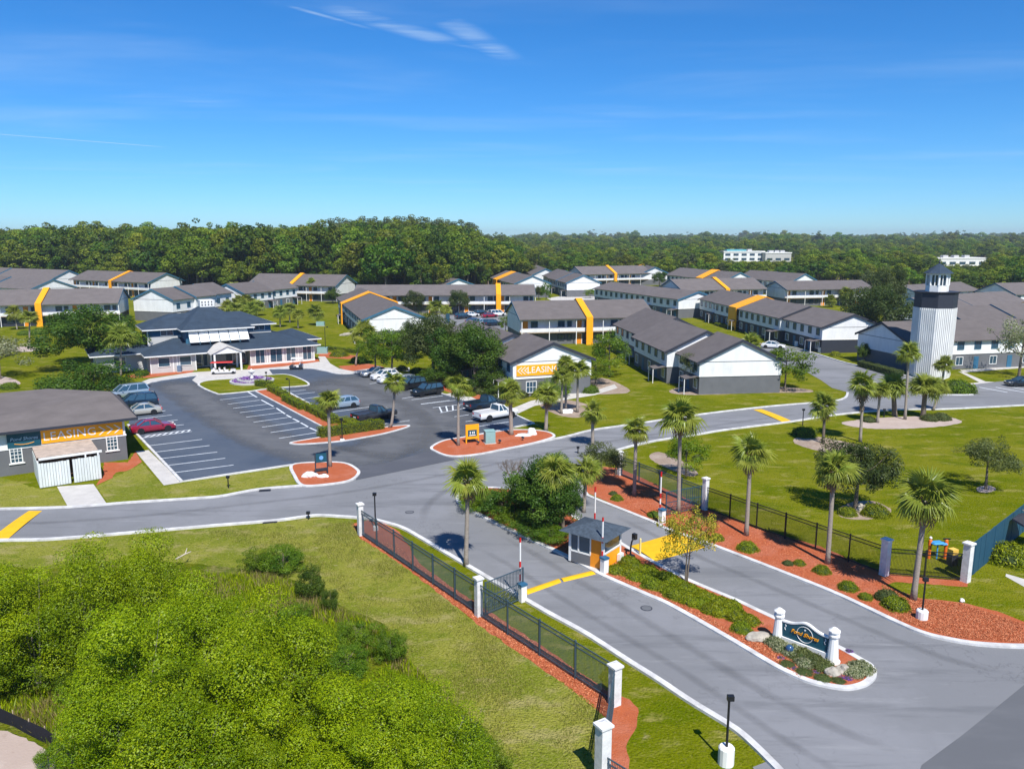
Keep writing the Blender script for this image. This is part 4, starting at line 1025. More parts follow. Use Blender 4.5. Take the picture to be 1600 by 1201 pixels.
for r_0 in (0, 1):
    for i in range(4): MB().box(cxm - .95 + i * .55, cxm - .72 + i * .55, 11.86, 11.905, 9.75 + r_0 * .5, 10.05 + r_0 * .5).build('cupola_slot', M_grey, t)
n = 6; xa = UX0 + .35; wdt = (UX1 - 0.15 - xa) / n
for i in range(n):
    x0 = xa + i * wdt + .07; x1 = xa + (i + 1) * wdt - .07
    b = [(x0, UY0 - 1.5, 4.35), (x1, UY0 - 1.5, 4.35), (x1, UY0 - .05, zu - .3), (x0, UY0 - .05, zu - .3)]
    fixn(MB().hexa(b, [(x, y - .04, z + .06) for x, y, z in b]).build('awning_panel', M_white, t))
    MB().bar((x0 - .07, UY0 - 1.55, 4.0), (x0 - .07, UY0 - .05, zu - .25), .06, .06).build('awning_rib', M_trim, t)
    MB().box(x0, x1, UY0 - .03, UY0 + .0, zl + 1.0, zu - 0.4).build('awning_window', M_glass, t)
# porch gable
px = 11.5
pz = zl + 1.15
b = MB()
yo = -3.7
for sg in (-1, 1):
    q = [(px + sg * 2.8, yo, zl - .1), (px, yo, pz), (px, 2.5, pz), (px + sg * 2.8, 2.5, zl - .1)]
    b.hexa(q if sg < 0 else q[::-1], [(x, y, z + .14) for x, y, z in (q if sg < 0 else q[::-1])])
fixn(b.build('porch_roof', M_conc, t))
fixn(MB().hexa([(px - 2.5, yo + .2, zl - .02), (px + 2.5, yo + .2, zl - .02), (px + 2.5, yo + .3, zl - .02), (px - 2.5, yo + .3, zl - .02)],
     [(px - .1, yo + .2, pz - .05), (px + .1, yo + .2, pz - .05), (px + .1, yo + .3, pz - .05), (px - .1, yo + .3, pz - .05)]).build('porch_gable', M_white, t))
for sx in (-2.1, 2.1):
    for yy in (yo + .35, -0.3): MB().box(px + sx - .14, px + sx + .14, yy - .14, yy + .14, 0, zl - .05).build('porch_column', M_white, t)
for i, x in enumerate((7.9, 8.9, 9.9, 14.0, 15.1)): window(t, x, 2.19, 1.5, 0, 1.1, 2.4, 1, 1, 'white')
MB().box(px - 1.0, px + 1.0, 2.15, 2.2, 0, 2.4).build('entrance_door', M_glass, t)
# windows, right hall tall panes, left hall windows
for x, w_ in ((17.6, 1.5), (20.4, 2.0), (23.0, 1.6), (25.9, 1.5)): window(t, x, -.004, 1.55, 0, w_, 2.4, 2, 1, 'white')
for x in (16.0, 18.8, 19.2, 21.7, 24.3, LW - .1): MB().box(x - .07, x + .07, -.06, -.004, .3, zl).build('pilaster', M_white, t)
MB().box(XB, LW + .03, -.08, -.005, 0, .3).build('plinth', M_white, t)
for x in (2.1, 5.4): window(t, x, -.004, 1.75, 0, 1.7, 1.4, 1, 1, 'white')
for x in (0.05, 3.5, 4.1, 7.0): MB().box(x - .07, x + .07, -.06, -.004, 0, zl).build('pilaster', M_white, t)
window(t, -4.0, 4.795, 1.75, 0, 1.7, 1.3, 1, 1, 'white')

# ================================================================== LEFT LEASING BUILDING
B1 = U(200, 717); B0 = U(-30, 749)
d = B1 - B0; rz = math.atan2(d.y, d.x); LL = d.xy.length + 8
t = thing('leasing_office', 'dark grey single storey building with brown roof at the left edge', 'building', (B1.x, B1.y, 0), rz)
zb = 4.4
MB().box(-LL, 0, 0, 10.5, 0, 2.55).build('lower_wall', M_grey, t)
MB().box(-LL + .02, -.02, .02, 10.48, 2.55, zb).build('upper_wall', M_wall, t)
MB().box(-LL, 0.05, -.06, 0.0, 2.45, 2.62).build('white_band', M_white, t)
ze_ = zb - .12
V = [(-LL - .6, -.75, ze_), (1.1, -.75, ze_), (1.1, 12.5, ze_), (-LL - .6, 12.5, ze_), (-LL - .6, 8.4, zb + 2.1), (-5.9, 8.4, zb + 2.1), (-.5, 5.2, zb + 1.75)]
MB().add(V, [(3, 2, 1, 0), (0, 1, 6), (0, 6, 5), (0, 5, 4), (1, 2, 6), (2, 5, 6), (2, 3, 4, 5), (3, 0, 4)]).build('roof', M_roof, t)
MB().box(-LL - .6, 1.14, -.81, -.75, ze_ - .2, ze_ + .06).build('fascia', M_dktrim, t)
MB().box(1.1, 1.15, -.75, 12.5, ze_ - .2, ze_ + .06).build('fascia', M_dktrim, t)
for x in (-1.3, -9.4):
    o = window(t, x, -.004, 1.9, 0, 0.85, 1.4, 3, 4, 'white', True)
    MB().box(x - .65, x + .65, -.12, -.004, 1.02, 1.12).build('sill', M_white, t)
# signs on this building
q = Matrix.Rotation(rz, 3, 'Z')
def wpt(x, y, z): return Vector((B1.x, B1.y, 0)) + q @ Vector((x, y, z))
s1 = thing('wall_sign', 'long orange LEASING sign with three chevrons under the brown eaves', 'sign', wpt(-3.75, -.06, 3.27), rz)
MB().box(-3.5, 3.5, -.06, 0, -.62, .66).build('panel', M_orange, s1)
text('LEASING', 1.12, M_white, s1, (-1.1, -.065, .02), (R(90), 0, 0), space=1.06)
for i in range(3): fixn(chevron(MB(), 1.6 + i * .68, 0.02, .85, 1, -.09, -.06).build('chevron', M_white, s1))
s2 = thing('name_board', 'navy name board with pale script beside the LEASING sign', 'sign', wpt(-8.65, -.06, 3.27), rz)
MB().box(-1.35, 1.35, -.06, 0, -.66, .66).build('panel', M_teal, s2)
text('Pond Shores', .44, mat('pale_blue_letters', (.45, .62, .75), .5, 0), s2, (0, -.065, .12), (R(90), 0, 0), shear=.25)
MB().tube([(-.8 + i * .2, -.08, -.3 - .12 * math.sin(math.pi * i / 8)) for i in range(9)], .03, 5).build('smile_line', M_orange, s2)
# white enclosure in front
E0, E1 = U(63, 763), U(159, 748)
d = E1 - E0; rz2 = math.atan2(d.y, d.x); EL = d.xy.length
t = thing('fenced_enclosure', 'white plank enclosure with double gate against the dark grey wall', 'enclosure', (E0.x, E0.y, 0), rz2)
dep = (U(150, 724) - E1).length * 0.9
EH = HT(63, 763, 725)
M_plank = mat('weathered_white_boards', (.62, .66, .66), .8, .12, 2.0, coord='obj', stretch=(1, 1, .2))
npl = 22
for i in range(npl):
    x = EL * i / npl
    if i == 11: continue
    MB().box(x + .012, x + EL / npl - .012, -.04, .0, .06, EH + rng.uniform(-.03, .03)).build('plank', M_plank, t)
for k in range(14):
    y = dep * k / 14
    MB().box(-.02, .02, y + .02, y + dep / 14 - .008, .05, EH + .02).build('plank', M_plank, t)
    MB().box(EL - .02, EL + .02, y + .02, y + dep / 14 - .008, .05, EH + .02).build('plank', M_plank, t)
MB().box(.15, EL + .3, .55, .75, EH + .15, EH + .33).build('front_beam', M_white, t)
MB().box(0, EL, .8, dep, EH + .34, EH + .42).build('roof_board', mat('tan_boards', (.45, .36, .29), .85, .25, 1.5, coord='obj'), t)
for x in (.05, EL * .78, EL - .05): MB().box(x - .06, x + .06, .5, .62, 0, EH + .15).build('post', M_white, t)
MB().box(.1, EL - .1, dep * .45, dep * .9, 0, EH * .72).build('dumpster', mat('rusty_bin', (.10, .05, .04), .7, .2), t)

# ================================================================== GUARD BOOTH
c0 = U(916, 868); c1 = U(942, 893); c2 = U(974, 872)
bx = (c2 - c1); rzb = math.atan2(bx.y, bx.x)
W_ = 2.4; D_ = 2.7
t = thing('guard_booth', 'small guard booth with slate hip roof and orange front in the median', 'booth', (c1.x, c1.y, .12), rzb)
Hb = 2.2
MB().box(0, W_, 0, .12, 0, 1.0).build('front_panel', M_orange, t)
MB().box(0, W_, D_ - .12, D_, 0, Hb).build('back_wall', M_grey, t)
MB().box(W_ - .12, W_, .12, D_ - .12, 0, 1.0).build('side_panel', M_orange, t)
MB().box(0, .12, .12, 1.0, 0, Hb).build('door', M_door, t)
MB().box(0, .1, 1.0, D_ - .12, 0, .8).build('side_panel', M_grey, t)
for x, y in ((0, 0), (W_ - .14, 0), (0, D_ - .14), (W_ - .14, D_ - .14)): MB().box(x - .02, x + .16, y - .02, y + .16, 0, Hb).build('corner_post', M_white, t)
MB().box(.14, W_ - .14, .03, .07, 1.12, Hb - .2).build('front_glass', M_glass, t)
MB().box(.14, W_ - .14, -.02, .12, 1.0, 1.12).box(.14, W_ - .14, -.02, .12, Hb - .2, Hb).build('window_frame', M_white, t)
MB().box(.03, .07, 1.0, D_ - .14, .8, Hb - .1).build('side_glass', M_glass, t)
MB().box(W_ - .08, W_ - .04, .14, D_ - .14, 1.0, Hb - .1).build('side_glass', M_glass, t)
for y in (1.0, 1.95): MB().box(-.02, .1, y - .05, y + .05, .8, Hb).build('mullion', M_white, t)
MB().box(-.02, .1, 1.0, D_ - .1, .75, .85).build('mullion', M_white, t)
hip_roof(t, -.5, W_ + .5, -.5, D_ + .55, Hb, Hb + .6, 'roof', mat('booth_shingles', (.055, .075, .10), .85, .35, 4.0, .4, 12, coord='obj'), fascia=False)
MB().box(W_ - .6, W_ - .1, -.3, -.05, 0, .55).build('cooling_unit', M_white, t)
p = U(985, 872)
t = thing('card_reader', 'black gooseneck card reader beside the booth', 'card reader', (p.x, p.y, .12), R(40))
MB().box(-.25, .25, -.2, .2, 0, .12).build('base', M_black, t)
MB().tube([(0, 0, .1), (0, 0, .7), (.1, 0, 1.1), (.35, 0, 1.35)], .06, 8).build('gooseneck', M_black, t)
MB().box(.25, .5, -.15, .15, 1.2, 1.6).build('reader_head', M_black, t)
p = U(1000, 868)
t = thing('bollard', 'thin pale yellow bollard beside the wide yellow speed table', 'bollard', (p.x, p.y, .12))
MB().lathe([(.07, 0), (.07, 1.12), (.04, 1.18)], 10).build('post', mat('cream_yellow', (.75, .62, .25), .6, .05), t)
MB().lathe([(.11, 0), (.11, .05)], 10).build('base', M_conc, t)

# ================================================================== BARRIERS
def barrier(px, top, lab, rz=0.6, reds=((.0, .35), (.9, 1.6)), arm=True):
    p = U(*px); t = thing('barrier_gate', lab, 'barrier gate', (p.x, p.y, .02), rz, 'raised barrier gates at the entrance')
    MB().box(-.2, .2, -.2, .2, 0, 1.05).build('cabinet', M_white, t)
    MB().box(-.24, .24, -.24, .24, 1.05, 1.17).build('cap', mat('blue_cap', (.03, .12, .22), .5, .0), t)
    h = HT(px[0], px[1], top)
    a = MB().box(-.045, .045, .2, .27, .85, h).build('arm', M_white, t)
    for f0, f1 in reds:
        MB().box(-.05, .05, .195, .275, 1.1 + (h - 1.1) * f0, 1.1 + (h - 1.1) * f1).build('red_stripe', M_red, a)
    MB().bar((0, .0, .95), (0, .235, .95), .2).build('hub', M_black, t)
barrier((816, 939), 842, 'raised red and white barrier beside the open gate leaf on the left', R(35), ((.05, .2), (.35, .48), (.9, 1.0)))
barrier((944, 896), 810, 'raised red and white barrier in front of the guard booth', R(35), ((.0, .15), (.35, .5), (.9, 1.0)))
barrier((1034, 817), 738, 'raised red and white barrier at the mulch bed right of the entry lane', R(35), ((.02, .12), (.28, .42), (.86, 1.0)))
barrier((932, 838), 762, 'raised red and white barrier behind the guard booth roof', R(35), ((.0, .25), (.85, 1.0)))

# ================================================================== FENCES
def picket_fence(pts, lab, ht=2.0, post_every=2.6, gap=.085, screen=False, group=None, m=None, ends=(False, False)):
    """pts: list of world points (flat)"""
    m = m or M_fence
    base = pts[0]
    t = thing('metal_fence', lab, 'fence', (base.x, base.y, 0))
    rails = MB(); pk = MB()
    for a, b in zip(pts[:-1], pts[1:]):
        a = a - base; b = b - base; L = (b - a).length; d = (b - a).normalized()
        for z in (.18, ht - .28, ht - .04): MB().bar(a + Vector((0, 0, z)), b + Vector((0, 0, z)), .045, .05).build('rail', m, t)
        n = max(1, round(L / post_every))
        for i in range(n + 1):
            q = a.lerp(b, i / n)
            if (i == 0 and ends[0]) or (i == n and ends[1]): continue
            MB().bar(q, q + Vector((0, 0, ht + .06)), .085, .085, up=d).build('post', m, t)
        k = int(L / gap)
        for i in range(1, k):
            q = a + d * (i * gap)
            pk.bar(q + Vector((0, 0, .06)), q + Vector((0, 0, ht)), .018, .016, up=d)
    o = pk.build('pickets', m, t); o['kind'] = 'stuff'
    return t
def column(px, top, lab, w_=.62, cap=True, cracks=True):
    p = U(*px); h = HT(px[0], px[1], top)
    t = thing('gate_pier', lab, 'pier', (p.x, p.y, 0), R(32), 'square white fence piers')
    mpier = mat('whitewashed_block', (.66, .66, .66), .8, .16, 2.2, .25, 10, coord='obj')
    MB().box(-w_ / 2, w_ / 2, -w_ / 2, w_ / 2, 0, h - .16).build('shaft', mpier, t)
    MB().box(-w_ / 2 - .07, w_ / 2 + .07, -w_ / 2 - .07, w_ / 2 + .07, h - .16, h - .06).build('cap', mpier, t)
    MB().add([(-w_/2, -w_/2, h-.06), (w_/2, -w_/2, h-.06), (w_/2, w_/2, h-.06), (-w_/2, w_/2, h-.06), (0, 0, h + .06)], [(3, 2, 1, 0), (0, 1, 4), (1, 2, 4), (2, 3, 4), (3, 0, 4)]).build('cap_top', mpier, t)
    return p
pa = column((564, 836), 785, 'white pier at the top left end of the left fence', .38)
pb = column((748, 962), 900, 'white pier in the middle of the left fence by the gate leaf', .37)
pc = column((960, 1100), 1036, 'white pier where the left fence turns toward the camera', .45)
pd = column((941, 1222), 1128, 'nearest white pier at the bottom edge', .48)
pe = column((968, 742), 704, 'white pier at the far end of the right fence', .36)
pf = column((1101, 796), 745, 'white pier with slit beside the open blue gate leaf', .38)
pg = column((1381, 898), 840, 'white pier with tree shadow beside the right lattice panel', .46)
ph = column((1508, 908), 846, 'white pier at the corner with the blue fence', .46)
picket_fence([pa, pb], 'dark metal fence from the road to the middle pier on the left', 2.05)
picket_fence([pb, pc], 'dark metal fence from the middle pier to the corner pier on the left', 2.05)
picket_fence([pc, pd], 'short dark fence between the two nearest piers', 2.05)
picket_fence([pd, U(1000, 1260)], 'fence end leaving the nearest pier at the bottom edge', 1.3)
picket_fence([pe, pf], 'dark fence beside the upper mulch bed on the right', 1.9)
picket_fence([pf, pg], 'long dark metal fence between the lawn and the right mulch bed', 2.0, gap=.085, m=M_black)
picket_fence([pg, ph], 'dark metal fence panel between the two right piers', 1.9, m=M_black)
# open gate leaves
def gate_leaf(a, b, ht, lab, m):
    t = thing('gate_leaf', lab, 'gate', (a.x, a.y, 0))
    b = b - a; a = Vector((0, 0, 0)); d = b.normalized(); L = b.length
    for z in (.15, ht * .55, ht): MB().bar(a + Vector((0, 0, z)), b + Vector((0, 0, z)), .05, .05).build('rail', m, t)
    for q in (a, b): MB().bar(q + Vector((0, 0, .05)), q + Vector((0, 0, ht + .05)), .07, .07, up=d).build('stile', m, t)
    pk = MB(); n = int(L / .12)
    for i in range(1, n): q = a + d * (i * .12); pk.bar(q + Vector((0, 0, .15)), q + Vector((0, 0, ht)), .03, .025, up=d)
    o = pk.build('pickets', m, t); o['kind'] = 'stuff'
    sc = MB(); n = 6
    for i in range(n):
        q = a + d * (L * (i + .5) / n)
        pts_ = [q + d * (math.cos(k / 10 * 2 * math.pi) * .22) + Vector((0, 0, ht * .35 + math.sin(k / 10 * 2 * math.pi) * .22)) for k in range(11)]
        sc.tube(pts_, .018, 4, caps=False)
    sc.build('scrolls', m, t)
M_bluefence = mat('blue_metal', (.02, .07, .11), .5, .05)
gate_leaf(pb + Vector((.4, 0, 0)), U(817, 937), 2.1, 'open scrolled gate leaf beside the barrier on the left', M_fence)
gate_leaf(U(1040, 806), pf + Vector((-.3, .1, 0)), 2.0, 'open blue gate leaf beside the slit pier on the right', M_bluefence)
# blue board fence at right
a = ph + Vector((.3, .3, 0)); b = U(1640, 796) 
t = thing('board_fence', 'tall solid blue board fence at the right edge', 'fence', (a.x, a.y, 0))
dd = (b - a); L = dd.length; d = dd.normalized(); nb_ = int(L / .5)
M_bb = mat('blue_boards', (.018, .075, .13), .6, .08, 1.5)
fh = 2.35
for i in range(nb_):
    q0 = d * (L * i / nb_ + .006); q1 = d * (L * (i + 1) / nb_ - .006)
    off = Vector((-d.y, d.x, 0)) * rng.uniform(-.012, .012)
    MB().bar(q0 + off + Vector((0, 0, fh / 2 + .03)), q1 + off + Vector((0, 0, fh / 2 + .03)), .04, fh).build('board', M_bb, t)
for z in (.4, fh - .3): MB().bar(Vector((0, 0, z)) + Vector((-d.y, d.x, 0)) * .06, dd + Vector((0, 0, z)) + Vector((-d.y, d.x, 0)) * .06, .06, .1).build('rail', M_bluefence, t)

# ================================================================== MONUMENT SIGN
s0 = U(1215, 1003); s1_ = U(1300, 1036)
d = s1_ - s0; rzs = math.atan2(d.y, d.x); SL = d.length
t = thing('monument_sign', 'teal entrance sign between two tapered white piers in the median', 'sign', (s0.x, s0.y, .1), rzs)
KZ = .80
for x in (0, SL):
    MB().lathe([(.40, 0), (.40, .10), (.31, .16), (.21, 1.75 * KZ)], 12, c=(x, 0, 0)).build('pier', M_white, t)
    MB().lathe([(r_, z_ * KZ) for r_, z_ in [(.26, 1.75), (.30, 1.85), (.30, 1.93), (.22, 1.95), (.20, 2.08), (.31, 2.14), (.31, 2.22), (.10, 2.42)]], 8, c=(x, 0, 0)).build('pier_cap', M_white, t)
MB().box(.2, SL - .2, -.16, .16, 0, .42).build('plinth', M_white, t)
top = [(.24 + (SL - .48) * i / 24, 1.22 + .36 * (math.exp(-((i - 12) / 5.5) ** 2)) + .03 * math.cos(i / 24 * 2 * math.pi)) for i in range(25)]
def slab(pts2, y0, y1):
    n = len(pts2); return MB().add([(x, y0, z) for x, z in pts2] + [(x, y1, z) for x, z in pts2], [tuple(range(n)), tuple(range(2 * n - 1, n - 1, -1))] + [(i, n + i, n + (i + 1) % n, (i + 1) % n) for i in range(n)])
fixn(slab([(.24, .42), (SL - .24, .42)] + top[::-1], -.07, .07).build('panel', M_teal, t))
fixn(slab([(x, z + .002) for x, z in top] + [(x, z + .08) for x, z in top[::-1]], -.10, .10).build('white_edge', M_white, t))
cxs = SL / 2
MB().tube([(cxs + .44 * math.cos(k / 24 * 2 * math.pi), -.085, .96 + .44 * math.sin(k / 24 * 2 * math.pi)) for k in range(25)], .016, 5, caps=False).build('ring', M_white, t)
text('Pond Shores', .30, M_orange, t, (cxs, -.11, .95), (R(90), 0, 0), shear=.25)
MB().lathe([(.05, -.09), (.05, -.075)], 8, c=(cxs, 0, 1.22), axis='y').build('emblem_dot', M_white, t)
for x in (.42, SL - .42):
    MB().tube([(x, -.085, 1.16), (x + .05, -.085, 1.08), (x - .03, -.085, .97), (x + .02, -.085, .85)], .02, 5).build('scroll', M_white, t)

# small double sided boards
p = U(738, 693)
t = thing('notice_board', 'orange standing board with dark screen on the mulch island', 'sign', (p.x, p.y, .1), R(20))
MB().box(-.75, -.62, -.06, .06, 0, 2.0).box(.62, .75, -.06, .06, 0, 2.0).build('leg', M_orange, t)
MB().box(-.75, .75, -.05, .05, .45, 2.05).build('panel', M_orange, t)
MB().box(-.5, .5, -.075, -.05, .75, 1.45).build('screen', M_teal, t)
for x in (-.24, .02, .2): MB().box(x - .05, x + .06, -.08, -.074, 1.02, 1.28).build('pale_mark', M_white, t)
MB().box(-.35, .35, -.08, -.074, .82, .92).build('pale_line', M_white, t)
p = U(503, 742)
t = thing('post_sign', 'dark framed post sign on the left mulch island', 'sign', (p.x, p.y, .1), R(25))
for x in (-.55, .55): MB().box(x - .05, x + .05, -.05, .05, 0, 2.1).build('post', M_dktrim, t)
MB().box(-.5, .5, -.03, .03, 1.15, 2.0).build('panel', M_teal, t); MB().box(-.5, .5, -.03, .03, .35, .6).build('lower_board', M_dktrim, t)
MB().lathe([(.2, -.045), (.2, -.032)], 14, c=(0, 0, 1.6), axis='y').build('emblem_disc', mat('light_blue', (.15, .35, .65), .5, .05), t)

# ================================================================== VEHICLES
def paint_mat(name, c, metal=0.25): return mat('car_' + name, c, 0.28, 0.0, spec=0.5, metal=metal, coat=0.9)
WHEEL = {}
def wheel_meshes(r, w_):
    k = (r, w_)
    if k not in WHEEL:
        ty = MB().lathe([(r * .62, -w_ / 2), (r * .94, -w_ / 2), (r, -w_ * .36), (r, w_ * .36), (r * .94, w_ / 2), (r * .62, w_ / 2)], 20, axis='y').mesh('tyre', M_rubber, True)
        rm = MB().lathe([(r * .1, -w_ * .44), (r * .62, -w_ * .46), (r * .64, -w_ * .3), (r * .64, w_ * .3), (r * .62, w_ * .46), (r * .1, w_ * .44)], 16, axis='y')
        rm = rm.mesh('rim', M_rim)
        WHEEL[k] = (ty, rm)
    return WHEEL[k]
def loft(secs, m_idx=0):
    """secs: list of closed rings with equal counts"""
    mb = MB(); n = len(secs[0]); vs_ = [p for s in secs for p in s]; fs_ = []
    for i in range(len(secs) - 1):
        for k in range(n): fs_.append((i * n + k, i * n + (k + 1) % n, (i + 1) * n + (k + 1) % n, (i + 1) * n + k))
    fs_ += [tuple(range(n - 1, -1, -1)), tuple((len(secs) - 1) * n + k for k in range(n))]
    return mb.add(vs_, fs_)
def car(label, pxr, pxf, kind, pm, L=None, extra=None):
    """pxr/pxf: ground pixels below rear and front bumper; local +x is forward"""
    a, b = U(*pxr), U(*pxf); d = b - a; rz = math.atan2(d.y, d.x); c = (a + b) / 2
    spec_ = {'sedan': (4.75, 1.82, 1.45, .33), 'hatch': (4.3, 1.8, 1.52, .33), 'suv': (4.7, 1.9, 1.72, .37), 'pickup': (5.7, 2.0, 1.85, .41), 'van': (5.1, 1.98, 1.85, .35)}[kind]
    Ln, W_, H, wr = spec_
    t = thing({'sedan': 'sedan_car', 'hatch': 'hatchback_car', 'suv': 'suv_car', 'pickup': 'pickup_truck', 'van': 'minivan'}[kind], label, 'pickup truck' if kind == 'pickup' else 'car', (c.x, c.y, .03), rz, 'parked cars')
    h = Ln / 2; hw = W_ / 2
    zs = {'sedan': .92, 'hatch': .98, 'suv': 1.08, 'pickup': 1.15, 'van': 1.08}[kind]
    z0 = .24 if kind != 'pickup' else .42
    if kind in ('suv',): z0 = .30
    def ring_(x, zt, w, zb=z0):
        return [(x, -w * .90, zb), (x, w * .90, zb), (x, w, zb + .18), (x, w * 1.0, (zb + zt) / 2 + .06), (x, w * .95, zt - .06), (x, w * .86, zt), (x, -w * .86, zt), (x, -w * .95, zt - .06), (x, -w * 1.0, (zb + zt) / 2 + .06), (x, -w, zb + .18)]
    hood = zs - (.06 if kind in ('sedan', 'hatch') else .02)
    if kind == 'pickup':
        prof = [(-h, zs - .02, .93), (-h + .08, zs, .98), (h * .3, zs, 1.0), (h * .38, zs - .02, 1.0), (h - .35, zs - .06, .97), (h - .06, zs - .18, .92), (h, zs - .35, .86)]
    elif kind == 'sedan':
        prof = [(-h, zs - .28, .82), (-h + .08, zs - .08, .90), (-h + .35, zs + .04, .95), (-h * .5, zs + .02, 1.0), (h * .35, zs, 1.0), (h * .62, zs - .06, .97), (h - .3, zs - .16, .92), (h - .06, zs - .28, .84), (h, zs - .42, .74)]
    else:
        prof = [(-h, zs - .18, .86), (-h + .08, zs - .02, .93), (-h + .3, zs + .02, .97), (0, zs, 1.0), (h * .45, zs - .01, 1.0), (h * .65, zs - .06, .97), (h - .3, zs - .14, .92), (h - .06, zs - .26, .85), (h, zs - .42, .76)]
    body = loft([ring_(x, zt, hw * w) for x, zt, w in prof])
    o = body.build('body', pm, t, True); fixn(o)
    md = o.modifiers.new('edge', 'EDGE_SPLIT'); md.split_angle = R(35)
    # cabin
    g = {'sedan': (-h * .72, -h * .40, h * .10, h * .44), 'hatch': (-h * .96, -h * .74, h * .14, h * .48), 'suv': (-h * .97, -h * .80, h * .12, h * .44), 'van': (-h * .98, -h * .84, h * .30, h * .66), 'pickup': (-h * .06, -h * .02, h * .22, h * .46)}[kind]
    x0, x1, x2, x3 = g; zc = zs - .03; wt = hw * .74; wb_ = hw * .90
    vs_ = [(x0, -wb_, zc), (x3, -wb_, zc), (x3, wb_, zc), (x0, wb_, zc), (x1, -wt, H - .05), (x2, -wt, H - .05), (x2, wt, H - .05), (x1, wt, H - .05)]
    cab = MB().add(vs_, [(0, 1, 5, 4), (1, 2, 6, 5), (2, 3, 7, 6), (3, 0, 4, 7), (3, 2, 1, 0)])
    cab.build('cabin_glass', M_glass, t)
    n = 5
    rf = [[(x1 - .02 + (x2 - x1 + .04) * i / n, y, H - .055 + .055 * math.sin(math.pi * i / n) + .03 * (1 - (y / wt) ** 2)) for y in (-wt - .015, -wt * .5, 0, wt * .5, wt + .015)] for i in range(n + 1)]
    rb = MB().add([p for r_ in rf for p in r_], [(i * 5 + k, (i + 1) * 5 + k, (i + 1) * 5 + k + 1, i * 5 + k + 1) for i in range(n) for k in range(4)])
    o = rb.build('roof_panel', pm, t, True); fixn(o); sm_ = o.modifiers.new('thick', 'SOLIDIFY'); sm_.thickness = .04
    pl = MB()
    def lerp_(f, sg):        # pillars on the sides
        return Vector(vs_[0 if sg < 0 else 3]).lerp(Vector(vs_[1 if sg < 0 else 2]), f), Vector(vs_[4 if sg < 0 else 7]).lerp(Vector(vs_[5 if sg < 0 else 6]), f)
    for sg in (-1, 1):
        for f in ((0, .5, 1) if kind in ('sedan', 'pickup') else (0, .36, .68, 1)):
            p0, p1 = lerp_(f, sg); pl.bar(p0 + Vector((0, sg * .012, 0)), p1 + Vector((0, sg * .012, 0)), .09 if f not in (0, 1) else .12, .04, up=(0, sg, 0))
    pl.build('pillars', pm, t)
    if kind == 'pickup':
        MB().box(-h + .12, -h * .09, -hw * .80, hw * .80, zs - .02, zs + .012).build('bed_floor', extra or M_dktrim, t)
        for sg in (-1, 1): MB().box(-h + .04, -h * .08, sg * hw * .87 - .07, sg * hw * .87 + .07, zs - .03, zs + .07).build('bed_rail', pm, t)
        MB().box(-h, -h + .12, -hw * .86, hw * .86, zs - .03, zs + .07).build('tailgate_top', pm, t)
    ty, rm = wheel_meshes(wr, .22)
    ax = (-h * .58, h * .62)
    for x in ax:
        for sg in (-1, 1):
            wo_ = put('wheel', ty, t, (x, sg * (hw - .10), wr)); put('rim', rm, wo_)
            MB().lathe([(wr * 1.14, -.012), (wr * 1.14, .012)], 20, axis='y', c=(x, sg * (hw + .003), wr + .015)).build('wheel_arch', M_black, t)
    for sg in (-1, 1):
        MB().box(h - .20, h - .055, sg * hw * .62 - .16, sg * hw * .62 + .16, zs - .36, zs - .22).build('headlight', M_white, t)
        MB().box(-h - .012, -h + .12, sg * hw * .74 - .12, sg * hw * .74 + .12, zs - .34, zs - .10).build('tail_light', M_red, t)
        MB().box(h * .36, h * .36 + .12, sg * (hw + .10) - .09, sg * (hw + .10) + .09, zs - .02, zs + .12).build('side_mirror', pm, t)
    MB().box(h - .03, h + .015, -hw * .42, hw * .42, z0 + .2, zs - .42).build('grille', M_black, t)
    MB().box(-h - .014, -h + .01, -.26, .26, z0 + .32, z0 + .44).build('number_plate', M_white, t)
    MB().box(-h - .02, -h + .05, -hw * .8, hw * .8, z0 + .02, z0 + .16).build('rear_bumper', M_dktrim if kind != 'sedan' else pm, t)
    return t
P_red = paint_mat('crimson', (.30, .008, .035)); P_white = paint_mat('white', (.75, .76, .77), 0); P_silver = paint_mat('silver', (.45, .48, .52), .6)
P_char = paint_mat('charcoal', (.035, .037, .045), .3); P_navy = paint_mat('navy', (.012, .028, .055), .3); P_black = paint_mat('black', (.010, .013, .018), .2); P_tan = paint_mat('champagne', (.55, .53, .47), .4); P_ltblue = paint_mat('pale_blue', (.42, .52, .62), .5); P_blue = paint_mat('blue', (.02, .06, .22), .3)
car('crimson sedan parked by the hatched bay on the left', (206, 678), (272, 670), 'sedan', P_red)
car('champagne sedan parked behind the crimson car', (249, 645), (192, 651), 'sedan', P_tan)
car('dark teal minivan second from the back of the left row', (243, 633), (186, 638), 'van', P_navy)
car('silver minivan at the back of the left row', (230, 617), (172, 624), 'van', P_ltblue)
car('white pickup truck beside the palm at the right of the lot', (742, 660), (806, 649), 'pickup', P_white, extra=M_beige)
car('navy pickup partly hidden behind the white pickup', (727, 644), (788, 634), 'pickup', P_navy, extra=P_navy)
car('charcoal pickup truck behind the clipped hedge', (551, 663), (618, 650), 'pickup', P_char)
car('silver blue hatchback beside the charcoal pickup', (561, 634), (508, 640), 'hatch', P_ltblue)
car('nearest black car of the right hand row', (694, 613), (640, 621), 'suv', P_black)
car('second black car of the right hand row behind the palm', (668, 604), (616, 611), 'suv', P_black)
car('silver car just left of the black cars', (654, 598), (604, 605), 'hatch', P_silver)
car('white sedan with blue reflections, second from the far end of the right row', (638, 594), (588, 600), 'sedan', P_white)
car('white hatchback third from the far end of the right row', (624, 590), (577, 595), 'hatch', P_white)
